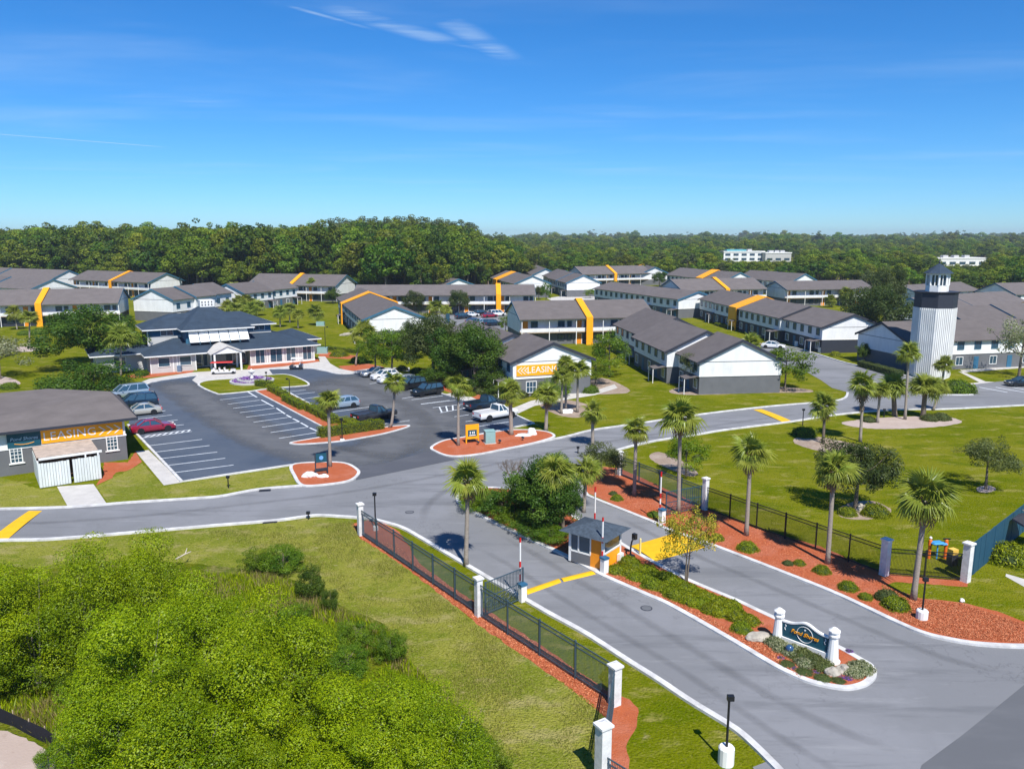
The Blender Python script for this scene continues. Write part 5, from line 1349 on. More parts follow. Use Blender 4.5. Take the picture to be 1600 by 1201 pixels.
car('silver sedan at the far end of the right row', (610, 585), (564, 590), 'sedan', P_silver)
car('white sedan parked on the side road right of the palm', (1190, 543), (1226, 545), 'sedan', P_white)
car('black sedan cut by the right edge in the lighthouse car park', (1625, 603), (1568, 603), 'sedan', P_black)
lots = [((724, 498), 'suv', P_navy, 'dark suv at the left of the rear car park'), ((736, 495), 'sedan', P_white, 'white sedan in the middle of the rear car park'), ((752, 493), 'suv', P_black, 'black suv in the back line of the rear car park'),
        ((765, 496), 'sedan', P_red, 'dark red sedan in the rear car park'), ((776, 494), 'van', P_white, 'white van at the right of the rear car park'), ((741, 505), 'sedan', P_blue, 'blue sedan in the front line of the rear car park'),
        ((757, 507), 'hatch', P_ltblue, 'pale blue hatchback in the front line of the rear car park'), ((770, 509), 'suv', P_navy, 'navy suv nearest to the roof in the rear car park')]
for (x, y), k, pm_, lab in lots: car(lab, (x - 9, y + .6), (x + 9, y - .6), k, pm_)
for (x, y), k, pm_, lab in [((890, 461.5), 'sedan', P_white, 'tiny white car before the far white gabled row'), ((905, 461), 'hatch', P_silver, 'tiny silver car before the far white gabled row')]: car(lab, (x - 6, y + .3), (x + 6, y - .3), k, pm_)

def golf_cart(label, px, rz, roofm, bodym, rows):
    p = U(*px); t = thing('golf_cart', label, 'golf cart', (p.x, p.y, .04), rz, 'golf carts before the clubhouse')
    L = 1.5 + rows * .75; h = L / 2
    fixn(loft([[(x, -w, zb), (x, w, zb), (x, w, zt), (x, -w, zt)] for x, w, zb, zt in [(-h, .5, .3, .75), (-h + .1, .58, .25, .85), (-h + .6, .6, .25, .85), (-h + .62, .6, .25, .42), (h - .75, .6, .25, .42), (h - .7, .58, .25, .8), (h - .2, .52, .3, .72), (h, .4, .35, .55)]]).build('body', bodym, t))
    for i in range(rows):
        x = -h + .75 + i * .8
        MB().box(x - .22, x + .25, -.55, .55, .42, .62).build('seat', M_white, t)
        MB().bar((x - .22, 0, .6), (x - .34, 0, 1.05), 1.05, .1, up=(1, 0, 0)).build('seat_back', M_white, t)
    for x in (-h + .2, h - .65):
        for sg in (-1, 1): MB().bar((x, sg * .52, .6), (x - .05, sg * .52, 1.85), .04).build('roof_post', M_black, t)
    fixn(loft([[(x, -.62, z), (x, .62, z), (x, .56, z + .09), (x, -.56, z + .09)] for x, z in [(-h - .05, 1.83), (-h + .15, 1.86), (h - .6, 1.86), (h - .4, 1.83)]]).build('canopy', roofm, t))
    ty, rm = wheel_meshes(.24, .2)
    for x in (-h + .35, h - .35):
        for sg in (-1, 1): w_ = put('wheel', ty, t, (x, sg * .5, .24)); put('rim', rm, w_)
    MB().bar((h - .75, -.2, .75), (h - .95, -.2, 1.05), .04).build('steering_column', M_black, t)
golf_cart('long golf cart with red canopy at the clubhouse porch', (350, 584), R(10), M_red, paint_mat('cart_white', (.7, .7, .72), 0), 3)
golf_cart('small golf cart with white canopy right of the porch', (463, 577), R(185), M_white, paint_mat('cart_dark', (.03, .04, .06), 0), 1)

def motorcycle(label, px, rz):
    p = U(*px); t = thing('motorcycle', label, 'motorcycle', (p.x, p.y, .03), rz)
    ty, rm = wheel_meshes(.3, .13)
    for x in (-.65, .65): w_ = put('wheel', ty, t, (x, 0, .3)); put('rim', rm, w_)
    fixn(loft([[(x, -w, zb), (x, w, zb), (x, w * .7, zt), (x, -w * .7, zt)] for x, w, zb, zt in [(-.8, .08, .6, .75), (-.4, .16, .45, .8), (0, .18, .35, .85), (.3, .16, .45, 1.0), (.5, .08, .7, .95)]]).build('body', P_black, t))
    MB().tube([(.65, 0, .3), (.42, 0, 1.05)], .04, 6).build('fork', M_rim, t)
    MB().tube([(.4, -.38, 1.1), (.45, 0, 1.05), (.4, .38, 1.1)], .025, 6).build('handlebar', M_black, t)
    MB().box(-.75, -.05, -.14, .14, .78, .88).build('seat', M_black, t)
motorcycle('dark motorcycle parked on the walk behind the white pickup', (757, 633), R(30))

# ================================================================== STREET FURNITURE
def lamp(label, px, top, base=True, arm=0.0, head='box', bw=.35, bh=.45):
    p = U(*px); h = HT(px[0], px[1], top)
    t = thing('street_lamp', label, 'street lamp', (p.x, p.y, .0), 0, 'black lamp posts')
    if base: MB().lathe([(bw, 0), (bw, bh), (bw * .85, bh + .06)], 14).build('base', M_white, t)
    MB().lathe([(.06, 0), (.05, h)], 8).build('pole', M_black, t)
    if arm: MB().bar((0, 0, h - .05), (arm, 0, h - .05), .06).build('arm', M_black, t)
    MB().box(arm - .14, arm + .14, -.1, .1, h - .1, h + .12).build('lamp_head', M_black, t)
    return t
lamp('lamp post on a white drum at the bottom right kerb', (1134, 1192), 1090, True, 0.05, bw=.34, bh=.75)
lamp('lamp post with green head on a white drum in the right mulch bed', (1440, 966), 905, True, bw=.33, bh=.5)
lamp('thin black post with white block just inside the top of the left fence', (587, 828), 772, True, bw=.2, bh=.3)
lamp('lamp post behind the clipped hedge', (535, 689), 655, True, bw=.25, bh=.2)
lamp('lamp post left of the round flower bed', (417, 606), 582, False)
lamp('thin lamp post right of the hedge island', (453, 617), 592, False, -.3)
lamp('tall lamp post with arm on the lawn behind the clubhouse', (509, 552), 511, False, .5)
lamp('lamp post beside the yellow edged bush on the right lawn', (1254, 665), 640, False)
lamp('slim post on the kerb below the road centre', (482, 811), 801, False)
lamp('slim post on the grass strip by the parking lot', (357, 762), 745, False)
lamp('slim dark post at the kerb behind the island trees', (903, 708), 699, False)
lamp('post on the palm bed before the lighthouse', (1381, 652), 640, False)
lamp('small dark post at the top of the entry bed', (1033, 762), 738, False)
def box_thing(name, label, cat, px, sx, sy, h, m, rz=0.0, z=0.0, base=None):
    p = U(*px); t = thing(name, label, cat, (p.x, p.y, z), rz)
    o = MB().box(-sx / 2, sx / 2, -sy / 2, sy / 2, .08, h).build('cabinet', m, t); bv = o.modifiers.new('b', 'BEVEL'); bv.width = .04; bv.segments = 2
    MB().box(-sx / 2 - .06, sx / 2 + .06, -sy / 2 - .06, sy / 2 + .06, 0, .08).build('base_slab', M_conc, t)
    MB().box(-sx / 2 - .03, sx / 2 + .03, -sy / 2 - .03, sy / 2 + .03, h, h + .05).build('lid', m, t)
    MB().box(-sx / 2 + .05, sx / 2 - .05, -sy / 2 - .015, -sy / 2, .2, h - .1).build('door', m, t)
    return t
box_thing('utility_box', 'pale green utility box on the mulch island beside the orange board', 'utility box', (765, 693), 1.1, 1.0, 1.35, M_util, R(15), .1)
box_thing('utility_box', 'pale green utility box behind the right end of the clubhouse', 'utility box', (504, 552), 1.9, 1.2, 1.1, M_util, R(5))
box_thing('utility_box', 'low blue grey box on the lawn beside the small palms', 'utility box', (501, 509), 2.0, 1.2, 1.0, M_util, 0)
box_thing('litter_bin', 'blue bin at the right corner of the clubhouse', 'bin', (486, 563), .6, .6, .95, mat('bin_blue', (.06, .16, .3), .5, .05), 0)
box_thing('litter_bin', 'blue grey bin before the left windows of the clubhouse', 'bin', (281, 581), .6, .6, 1.0, mat('bin_grey', (.13, .2, .3), .5, .05), 0)
box_thing('litter_bin', 'dark bin on a post at the left of the rear car park', 'bin', (700, 505), .9, .9, 2.4, M_bluefence, 0)
def rock(label, px, sx, sy, sz, seed, m=None, z=.08):
    p = U(*px); bm = bmesh.new(); bmesh.ops.create_icosphere(bm, subdivisions=3, radius=1)
    r_ = random.Random(seed); o_ = Vector((r_.random() * 50, r_.random() * 50, 0))
    from mathutils import noise
    for v in bm.verts:
        k = 1 + .35 * noise.noise(v.co * 1.3 + o_) + .12 * noise.noise(v.co * 4 + o_)
        v.co = Vector((v.co.x * sx * k, v.co.y * sy * k, max(v.co.z, -.25) * sz * k))
    me = bpy.data.meshes.new('rock'); bm.to_mesh(me); bm.free(); me.materials.append(m or M_stone)
    return tag(put('rock', me, None, (p.x, p.y, z)), label, 'rock', 'landscape rocks')
rock('large pale rock on the left mulch island', (484, 745), .75, .6, .45, 1, M_white)
rock('small flat pale rock on the left mulch island', (505, 746), .55, .35, .25, 2, M_white)
rock('tan rock left of the entrance sign', (1186, 1000), .75, .45, .4, 3)
rock('left pale boulder before the right sign pier', (1300, 1054), .42, .36, .35, 4)
rock('right pale boulder before the right sign pier', (1317, 1050), .48, .36, .32, 5)
rock('white limestone piece beside the thick palm on the mulch island', (818, 682), .9, .35, .3, 6, M_white)
rock('upright white limestone piece at the right of the mulch island', (831, 680), .55, .4, .75, 7, M_white)
rock('white boulder between the two round shrubs on the right lawn', (1346, 798), .5, .4, .5, 8)
rock('white rocks among palms by the leasing gable', (886, 645), .8, .4, .45, 9, M_white)
rock('small pale rock at the corner of the right mulch bed', (1503, 940), .14, .12, .16, 10, M_white)
rock('grey stones on the lawn slope beside the orange gable house', (545, 524), 2.2, .8, .5, 11)
# round flower bed with white fountain urn
p = U(394, 597)
t = thing('flower_bed', 'round tiered bed of purple flowers with a white urn', 'flower bed', (p.x, p.y, .1))
MB().lathe([(3.3, 0), (3.3, .25), (3.0, .25), (3.0, .1)], 32).build('outer_wall', M_beige, t)
MB().lathe([(2.2, 0), (2.2, .5), (1.95, .5), (1.95, .4)], 32).build('inner_wall', M_beige, t)
MB().lathe([(.35, .4), (.25, .7), (.14, .8), (.14, 1.2), (.45, 1.5), (.5, 1.65), (.2, 1.7), (.1, 2.0)], 14).build('urn', M_white, t)
FLOWERBED = t
# play equipment on the lawn behind the right fence
p = U(1463, 873)
t = thing('play_table', 'blue plastic play table behind the right fence panel', 'play equipment', (p.x, p.y, 0), R(10))
M_pb = mat('blue_plastic', (.06, .30, .62), .4, .05); M_po = mat('orange_plastic', (.75, .16, .02), .45, .05)
MB().tube([(0, 0, 0), (0, 0, 1.1)], .05, 8).build('leg', M_pb, t)
o = MB().box(-.5, .35, -.3, .3, 1.1, 1.28).build('body', M_pb, t); o.modifiers.new('b', 'BEVEL').width = .1
o = MB().box(.1, .65, -.25, .25, 1.02, 1.18).build('tray', M_pb, t); o.modifiers.new('b', 'BEVEL').width = .08
for i, (px_, lab) in enumerate([((1451, 872), 'orange play post with white ball hidden by the leaning palm'), ((1476, 872), 'orange play post with black cap behind the right fence panel')]):
    p = U(*px_); t = thing('play_post', lab, 'play equipment', (p.x, p.y, 0))
    MB().lathe([(.11, 0), (.11, .95), (.15, 1.0), (.12, 1.35), (.07, 1.4)], 12).build('post', M_po, t)
    if i: MB().box(-.25, .25, -.05, .05, 1.4, 1.47).build('cap', M_black, t)
    else: MB().lathe([(.02, 1.4), (.1, 1.47), (.1, 1.55), (.02, 1.62)], 10).build('ball', M_white, t)
p = U(1487, 882)
t = thing('play_box', 'yellow topped dark play panel right of the orange post', 'play equipment', (p.x, p.y, 0), R(20))
MB().box(-.3, .3, -.2, .2, 0, .8).build('panel', M_dktrim, t); MB().box(-.25, .25, -.22, .22, .8, 1.15).build('top', mat('toy_yellow', (.75, .5, .1), .5, .05), t)
# dark canopy beside the blue fence
p = U(1624, 862)
t = thing('canopy_tent', 'dark patio canopy cut by the right edge beside the blue fence', 'canopy', (p.x, p.y, 0), R(20))
MB().lathe([(1.9, 2.1), (1.85, 2.22), (.95, 2.7), (.06, 3.0)], 8).build('canopy', mat('dark_canvas', (.06, .06, .07), .9, .1), t)
MB().tube([(0, 0, 0), (0, 0, 2.95)], .05, 8).build('pole', M_black, t)
for k in range(4): MB().bar((0, 0, 2.0), (1.6 * math.cos(k * 1.57), 1.6 * math.sin(k * 1.57), 2.6), .04).build('strut', M_wood, t)
# small lights in beds
def spot(label, px, z=.1):
    p = U(*px); t = thing('garden_spotlight', label, 'spotlight', (p.x, p.y, z), R(30), 'small bed spotlights')
    MB().tube([(0, 0, 0), (0, 0, .25)], .03, 6).build('stake', M_black, t)
    MB().lathe([(.08, -.15), (.13, -.12), (.13, .15), (.10, .16)], 10, axis='y', c=(0, 0, .32)).build('lamp_can', M_dktrim, t)
spot('small spotlight left of the green box on the mulch island', (747, 696)); spot('small spotlight right of the green box on the mulch island', (781, 694))
spot('small spotlight below the white limestone on the mulch island', (817, 689)); 
p = U(1233, 1024)
t = thing('gazing_ball', 'blue glazed garden ball below the entrance sign', 'garden ball', (p.x, p.y, .1))
MB().lathe([(.12, 0), (.08, .12)], 10).build('stand', M_dktrim, t)
MB().lathe([(.03, .10), (.16, .16), (.22, .30), (.20, .42), (.10, .52), (.03, .54)], 14).build('ball', mat('glazed_blue', (.03, .08, .17), .2, .05, spec=.6), t, True)
# black silt fence in the lower left corner
pts = [U(*q) for q in [(-40, 1122), (0, 1128), (20, 1134), (45, 1148), (70, 1160), (86, 1170), (100, 1190), (112, 1206), (125, 1240)]]
t = thing('silt_fence', 'black silt fence cloth along the sandy corner', 'fence', (pts[1].x, pts[1].y, 0))
base = pts[1]; vs_ = []; fs_ = []
for i, q in enumerate(pts):
    q = q - base; hh = .62 + .06 * math.sin(i * 2.1)
    vs_ += [(q.x, q.y, 0), (q.x + .05 * math.sin(i * 3), q.y + .08, hh)]
    if i: fs_.append((2 * i - 2, 2 * i, 2 * i + 1, 2 * i - 1))
o = MB().add(vs_, fs_).build('cloth', mat('black_geotextile', (.010, .010, .015), .8, .2), t); o.modifiers.new('s', 'SOLIDIFY').thickness = .02
for q in pts: q = q - base; MB().bar((q.x, q.y + .1, 0), (q.x, q.y + .12, .75), .04).build('stake', M_wood, t)

for px_, lab in [((1232, 536), 'white air conditioner box by the dark town house fronts, left one'), ((1246, 541), 'white air conditioner box by the dark town house fronts, middle one'), ((1283, 551), 'white air conditioner box by the dark town house fronts, right one'), ((1046, 584), 'air conditioner box before the near town house row')]:
    box_thing('air_conditioner', lab, 'air conditioner', px_, .9, .9, 1.0, M_white, R(12))
for px_, lab in [((640, 800), 'round iron manhole cover where the exit lane joins the road'), ((1010, 950), 'round iron manhole cover in the exit lane')]:
    p = U(*px_); t = thing('manhole_cover', lab, 'manhole cover', (p.x, p.y, .012))
    MB().lathe([(.36, 0), (.36, .012)], 20).build('rim', M_dktrim, t); MB().lathe([(.30, .0125), (.30, .018)], 20).build('lid', M_grey, t)

# ================================================================== VEGETATION
from mathutils import noise as mnoise
NR = np.random.default_rng(11)
def unit(v): return v / np.maximum(np.linalg.norm(v, axis=1, keepdims=True), 1e-9)
def leaf_mesh(name, C, N, S, T, mats, aspect=0.55, mi=None):
    """one rhombic leaf per row: centre, normal, size, tint"""
    n = len(C); rnd = NR.normal(size=(n, 3))
    A = unit(np.cross(N, rnd)); B = unit(np.cross(N, A))
    S = np.asarray(S).reshape(-1, 1)
    V = np.empty((n, 4, 3)); V[:, 0] = C - A * S * .5; V[:, 1] = C + B * S * aspect * .5; V[:, 2] = C + A * S * .5; V[:, 3] = C - B * S * aspect * .5
    me = bpy.data.meshes.new(name)
    me.vertices.add(4 * n); me.vertices.foreach_set('co', V.reshape(-1).astype(np.float32))
    me.loops.add(4 * n); me.loops.foreach_set('vertex_index', np.arange(4 * n, dtype=np.int32))
    me.polygons.add(n); me.polygons.foreach_set('loop_start', np.arange(0, 4 * n, 4, dtype=np.int32))
    at = me.attributes.new('tint', 'FLOAT', 'FACE'); at.data.foreach_set('value', np.asarray(T, dtype=np.float32))
    for m in (mats if isinstance(mats, (list, tuple)) else [mats]): me.materials.append(m)
    if mi is not None: me.polygons.foreach_set('material_index', mi.astype(np.int32))
    me.update(calc_edges=True)
    return me
def cloud(clumps, per, leaf, flat=.8, up=.35, shell=.55, tintvar=.22, nr=.42):
    """leaves filling the clumps: list of (centre, radius); each clump has its own leaf tint (young or old growth)"""
    Cs, Ns, Ts = [], [], []
    for c, r, *ex in clumps:
        n = max(6, int(per * r * r))
        d = unit(NR.normal(size=(n, 3)))
        rad = r * (shell + (1 - shell) * NR.random((n, 1)) ** .6)
        p = d * rad; p[:, 2] *= flat
        Cs.append(np.array(c) + p)
        Ns.append(unit(d * .9 + NR.normal(size=(n, 3)) * nr + np.array([0, 0, up])))
        Ts.append(np.clip((ex[0] if ex else .45) + NR.normal() * tintvar + NR.normal(size=n) * .2, 0, 1))
    C = np.concatenate(Cs); N = np.concatenate(Ns); T = np.concatenate(Ts)
    S = leaf * (.65 + .7 * NR.random(len(C)))
    return C, N, S, T
def crown_clumps(rx, rz, zc, k, rmin, rmax, lump=.35, seed=0, hollow=.45, bottom=-.75):
    r_ = np.random.default_rng(seed); out = []
    ph = r_.random(8) * 6.28
    while len(out) < k:
        d = r_.normal(size=3); d /= np.linalg.norm(d)
        if d[2] < bottom: continue
        az = math.atan2(d[1], d[0])
        f = 1 + lump * (.5 * math.sin(2 * az + ph[0] + 2 * d[2]) + .35 * math.sin(3 * az + ph[1] - 3 * d[2]) + .3 * math.sin(5 * az + ph[2] + 5 * d[2]))
        q = (hollow + (1 - hollow) * r_.random() ** .5) * f
        out.append(((d[0] * rx * q, d[1] * rx * q, zc + d[2] * rz * q), rmin + (rmax - rmin) * r_.random()))
    return out
def trunk_mb(h, r, clumps, seed, limbs=7, lean=.05, multi=1, zfork=.4):
    r_ = random.Random(seed); mb = MB()
    for s in range(multi):
        a = r_.random() * 6.28; off = .25 * r if multi == 1 else r * 2.2
        b0 = Vector((math.cos(a) * off, math.sin(a) * off, 0)) if multi > 1 else Vector((0, 0, 0))
        top = Vector((b0.x * 2.5 + r_.uniform(-lean, lean) * h, b0.y * 2.5 + r_.uniform(-lean, lean) * h, h))
        path = [b0, b0.lerp(top, .35) + Vector((r_.uniform(-.1, .1), r_.uniform(-.1, .1), 0)) * r * 3, b0.lerp(top, .7), top]
        mb.tube(path, [r * 1.25, r * .9, r * .62, r * .25], 8)
        for i in range(limbs):
            c = Vector(clumps[r_.randrange(len(clumps))][0])
            f = r_.uniform(zfork, .85); st_ = b0.lerp(top, f)
            if c.z < st_.z + .1: continue
            mid = st_.lerp(c, .5) + Vector((0, 0, -.05 * h))
            mb.tube([st_, mid, c], [r * .42, r * .28, r * .1], 5)
    return mb
VAR = {}
def plume_clumps(rx, H, n, seed):
    """several upright spires that make one spring tree"""
    r_ = random.Random(seed); out = []
    for i in range(n):
        a = i * 2.4 + r_.uniform(-.4, .4); rr = rx * math.sqrt((i + .3) / n) * .85; h = H * (1 - .42 * (rr / rx) ** 1.5) * r_.uniform(.86, 1.04)
        pr = rx * r_.uniform(.30, .43); x, y = math.cos(a) * rr, math.sin(a) * rr
        m = int(10 + h * 2.2)
        for k in range(m):
            f = (k + .5) / m; z = h * (.12 + .86 * f); w_ = pr * (1.0 - .72 * f ** 1.6); b = r_.random() * 6.28; q = w_ * r_.uniform(.45, 1.0)
            out.append(((x + math.cos(b) * q + x * .12 * f, y + math.sin(b) * q + y * .12 * f, z), pr * r_.uniform(.42, .70) * (1 - .30 * f), .28 + .34 * f))
    return out
def variant(key, lm, h, rx, rz, zc, k, rmin, rmax, per, leaf, tr, seeds, limbs=8, multi=1, lump=.35, hollow=.45, flat=.8, bottom=-.75, shell=.55, bark=None, tv=.22):
    VAR[key] = []
    for s in seeds:
        cl_ = crown_clumps(rx, rz, zc, k, rmin, rmax, lump, s, hollow, bottom)
        C, N, S, T = cloud(cl_, per, leaf, flat, shell=shell, tintvar=tv)
        cm = leaf_mesh(key + '_crown', C, N, S, T, lm)
        tm = trunk_mb(h * .86, tr, cl_, s, limbs, multi=multi).mesh(key + '_trunk', bark or M_bark)
        VAR[key].append((tm, cm, h, rx))
variant('oak', L_oak, 8, 3.6, 2.8, 5.0, 90, .65, 1.25, 240, .22, .22, (1, 2, 3), 9, lump=.4)
variant('live', L_live, 8, 3.6, 2.8, 5.0, 90, .65, 1.25, 240, .22, .22, (17, 18), 9, lump=.4)
variant('bright', L_bright, 6.5, 2.5, 2.5, 4.1, 55, .45, .95, 190, .22, .14, (4, 5), 9)
variant('olive', L_olive, 5, 2.1, 1.6, 3.4, 60, .40, .80, 330, .15, .12, (6, 7), 9, lump=.5, hollow=.3)
variant('silver', L_silver, 5, 2.3, 1.7, 3.3, 50, .35, .8, 170, .18, .12, (8, 9), 9, lump=.5, hollow=.3)
variant('blossom', [L_flower], 4, 2.0, 1.25, 2.9, 56, .30, .60, 420, .13, .06, (10,), 10, 2, lump=.5, hollow=.25)
VAR['willow'] = []
for s_ in (12, 13, 14, 15):
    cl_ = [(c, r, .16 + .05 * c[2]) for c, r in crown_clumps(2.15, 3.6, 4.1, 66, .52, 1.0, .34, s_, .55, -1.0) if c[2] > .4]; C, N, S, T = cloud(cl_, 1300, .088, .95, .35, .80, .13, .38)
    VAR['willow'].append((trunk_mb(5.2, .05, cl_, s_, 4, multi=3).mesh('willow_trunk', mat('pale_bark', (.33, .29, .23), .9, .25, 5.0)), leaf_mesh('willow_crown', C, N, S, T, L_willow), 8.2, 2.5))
variant('bush', L_bright, 2.4, 1.6, 1.2, 1.15, 44, .32, .6, 1100, .10, .05, (21, 22), 6, 3, lump=.35, bottom=-.6)
variant('darkbush', L_oak, 3.2, 2.4, 1.5, 1.6, 50, .45, .85, 480, .16, .06, (23, 24), 6, 3, lump=.35, bottom=-.7)
def tree(label, base, top, wpx, key, i=0, rot=None, kind='tree', name=None, cat=None, h=None, group=None):
    p = U(*base); hh = h or HT(base[0], base[1], top)
    tm, cm, H, rx = VAR[key][i % len(VAR[key])]
    sx = wpx * MPP(*base) / 2 / (rx * 1.22); sz = hh / (H * 1.04)
    t = thing(name or kind, label, cat or kind, (p.x, p.y, 0), (hash_(label) if rot is None else rot), group)
    put('trunk' if kind == 'tree' else 'stems', tm, t, scale=(sx if kind != 'tree' else min(sx, sz), sx if kind != 'tree' else min(sx, sz), sz))
    put('crown' if kind == 'tree' else 'foliage', cm, t, scale=(sx, sx, sz))
    return t
def hash_(s): return (sum(ord(c) * (i + 3) for i, c in enumerate(s)) % 628) / 100.0

# --- trees of the village
tree('tall dark oak with spreading branches left of the clubhouse', (146, 574), 481, 150, 'oak', 0, name='oak_tree')
tree('silver green tree at the left edge below the galleries', (0, 592), 519, 90, 'silver', 0, name='olive_tree')
tree('grey green oak at the right edge of the parking lot, nearest the clubhouse lawn', (676, 592), 492, 115, 'live', 0, name='oak_tree')
tree('broad oak between the lot and the leasing gable', (742, 606), 506, 120, 'oak', 2, name='oak_tree')
tree('oak in the middle of the group left of the leasing gable', (706, 600), 518, 90, 'oak', 0, name='oak_tree')
tree('slim green tree behind the leaning palm by the lot', (586, 588), 518, 62, 'bright', 0, name='shade_tree')
tree('second slim green tree right of the leaning palm', (612, 586), 512, 66, 'bright', 1, name='shade_tree')
tree('bright round tree in front of the nearest gallery house', (952, 588), 520, 66, 'bright', 0, name='shade_tree')
tree('low bright tree right of the leasing sign', (930, 600), 556, 70, 'bright', 1, name='shade_tree')
tree('grey green tree at the corner of the wide white gable', (1090, 607), 549, 66, 'olive', 0, name='olive_tree')
tree('spreading green tree right of the wide white gable', (1226, 608), 542, 92, 'bright', 1, name='shade_tree')
tree('big dark tree between the dark town houses and the blue gabled hall', (1364, 545), 445, 104, 'live', 1, name='oak_tree')
tree('dark tree behind the big one, before the long white parapet', (1382, 505), 415, 60, 'live', 0, name='oak_tree')
tree('round green tree behind the tall palm at the right fence', (1072, 744), 681, 70, 'bright', 0, name='shade_tree')
tree('dark twin trunk tree on the right lawn', (1336, 796), 690, 108, 'live', 1, name='olive_tree')
tree('small round grey green tree alone on the right lawn', (1540, 764), 684, 78, 'olive', 0, name='olive_tree')
tree('large dense tree on the median behind the guard booth', (850, 826), 712, 128, 'oak', 2, name='oak_tree')
tree('second dense tree of the median group, nearest the booth', (872, 832), 752, 80, 'oak', 0, name='oak_tree')
tree('dark tree at the back of the median group', (870, 800), 722, 80, 'oak', 1, name='oak_tree')
tree('bright bushy tree at the left of the median group', (815, 810), 742, 72, 'bright', 1, name='shade_tree')
tree('yellow green tree at the top of the entry bed', (940, 752), 694, 80, 'olive', 1, name='olive_tree')
tree('grey green shrub tree beside the far fence pier', (962, 742), 700, 44, 'silver', 1, name='olive_tree')
tree('yellow flowering tree beside the wide yellow speed table', (1070, 912), 800, 105, 'blossom', 0, name='flowering_tree')
tree('pale silver tree at the right edge by the white wall', (1592, 588), 500, 76, 'silver', 1, name='olive_tree')
tree('green tree left of the rear car park', (618, 488), 456, 32, 'oak', 0, name='oak_tree')
tree('dark round tree before the long low house, left of the car park', (646, 490), 454, 36, 'live', 1, name='oak_tree')
tree('largest dark tree before the long low house', (718, 492), 453, 40, 'live', 0, name='oak_tree')
tree('small dark tree before the orange band of the long low house', (752, 488), 465, 26, 'oak', 0, name='oak_tree')
tree('bright upright tree right of the long low house', (853, 474), 442, 20, 'bright', 0, name='shade_tree')
tree('green tree at the left end of the nearest gallery house', (790, 520), 492, 26, 'bright', 1, name='shade_tree')
tree('yellow green tree before the far white gabled row', (922, 466), 451, 22, 'bright', 1, name='shade_tree')
tree('grey green tree at the corner of the orange banded gable', (640, 520), 482, 60, 'silver', 0, name='olive_tree')
tree('bushy tree left of the dark based town houses, by the shaded row', (980, 476), 455, 22, 'olive', 0, name='olive_tree')
tree('small tree left of the lighthouse lantern', (1425, 470), 446, 26, 'bright', 0, name='shade_tree')
for x, y, tp, wd_, k_, i_, lab in [(520, 474, 452, 30, 'oak', 0, 'tree between the woods gallery and the orange banded gable'), (556, 462, 430, 34, 'bright', 0, 'tree at the right end of the woods gallery'), (628, 470, 448, 22, 'oak', 1, 'small tree by the left end of the long low house'),
        (812, 476, 452, 24, 'oak', 2, 'tree at the right end of the long low house'), (842, 468, 446, 20, 'live', 0, 'dark tree between the long low house and the bright upright one'), (872, 452, 434, 22, 'oak', 0, 'tree at the left of the far white gabled row'), (960, 452, 438, 18, 'bright', 1, 'small tree before the farthest gallery'),
        (1030, 448, 424, 26, 'oak', 1, 'tree right of the farthest white gable'), (1046, 444, 428, 18, 'bright', 0, 'light tree before the far orange arch row'), (1204, 446, 426, 24, 'oak', 2, 'tree left of the long white parapet roof'), (1290, 440, 412, 34, 'oak', 0, 'tree at the far end of the small white gable row'),
        (1322, 438, 408, 38, 'bright', 1, 'bright tree at the wood edge behind the long white parapet'), (1396, 462, 432, 30, 'live', 1, 'dark tree left of the pale gable by the lighthouse'), (1540, 446, 420, 36, 'oak', 1, 'tree behind the broad grey roof right of the lighthouse'), (1590, 448, 416, 44, 'bright', 0, 'tree behind the blue fronted row at the right edge'),
        (1350, 566, 536, 26, 'oak', 2, 'small tree at the end of the dark based town houses'), (1000, 545, 520, 22, 'bright', 1, 'small tree in the corner of the near town house row'), (700, 560, 505, 70, 'live', 1, 'dark oak behind the group left of the leasing gable'), (640, 560, 508, 60, 'oak', 0, 'oak behind the end of the lot toward the orange gable')]:
    tree(lab, (x, y), tp, wd_, k_, i_, name='oak_tree' if k_ in ('oak', 'live') else 'shade_tree')
# leafless tree on the median
p = U(800, 778); t = thing('bare_tree', 'leafless grey tree at the left of the median group', 'tree', (p.x, p.y, .1))
r_ = random.Random(4); tw = MB(); tk = MB(); Hh = HT(800, 778, 716)
tk.tube([(0, 0, 0), (.1, 0, Hh * .3), (.05, .1, Hh * .45)], [.1, .08, .06], 6)
def twig(p0, d, L, r, lev):
    p1 = p0 + d * L; tw.tube([p0, p0.lerp(p1, .5) + Vector((r_.uniform(-.05, .05), r_.uniform(-.05, .05), .03)) * L, p1], [r, r * .8, r * .5], 4, caps=False)
    if lev:
        for _ in range(3):
            nd = (d + Vector((r_.uniform(-.8, .8), r_.uniform(-.8, .8), r_.uniform(-.1, .5)))).normalized(); twig(p0.lerp(p1, r_.uniform(.5, 1)), nd, L * .68, r * .6, lev - 1)
for k in range(7): a = k * .9; twig(Vector((.05, .1, Hh * .42)), Vector((math.cos(a) * .6, math.sin(a) * .6, .8)).normalized(), Hh * .26, .035, 4)
tk.build('trunk', M_bark, t); tw.build('branches', M_bark, t)

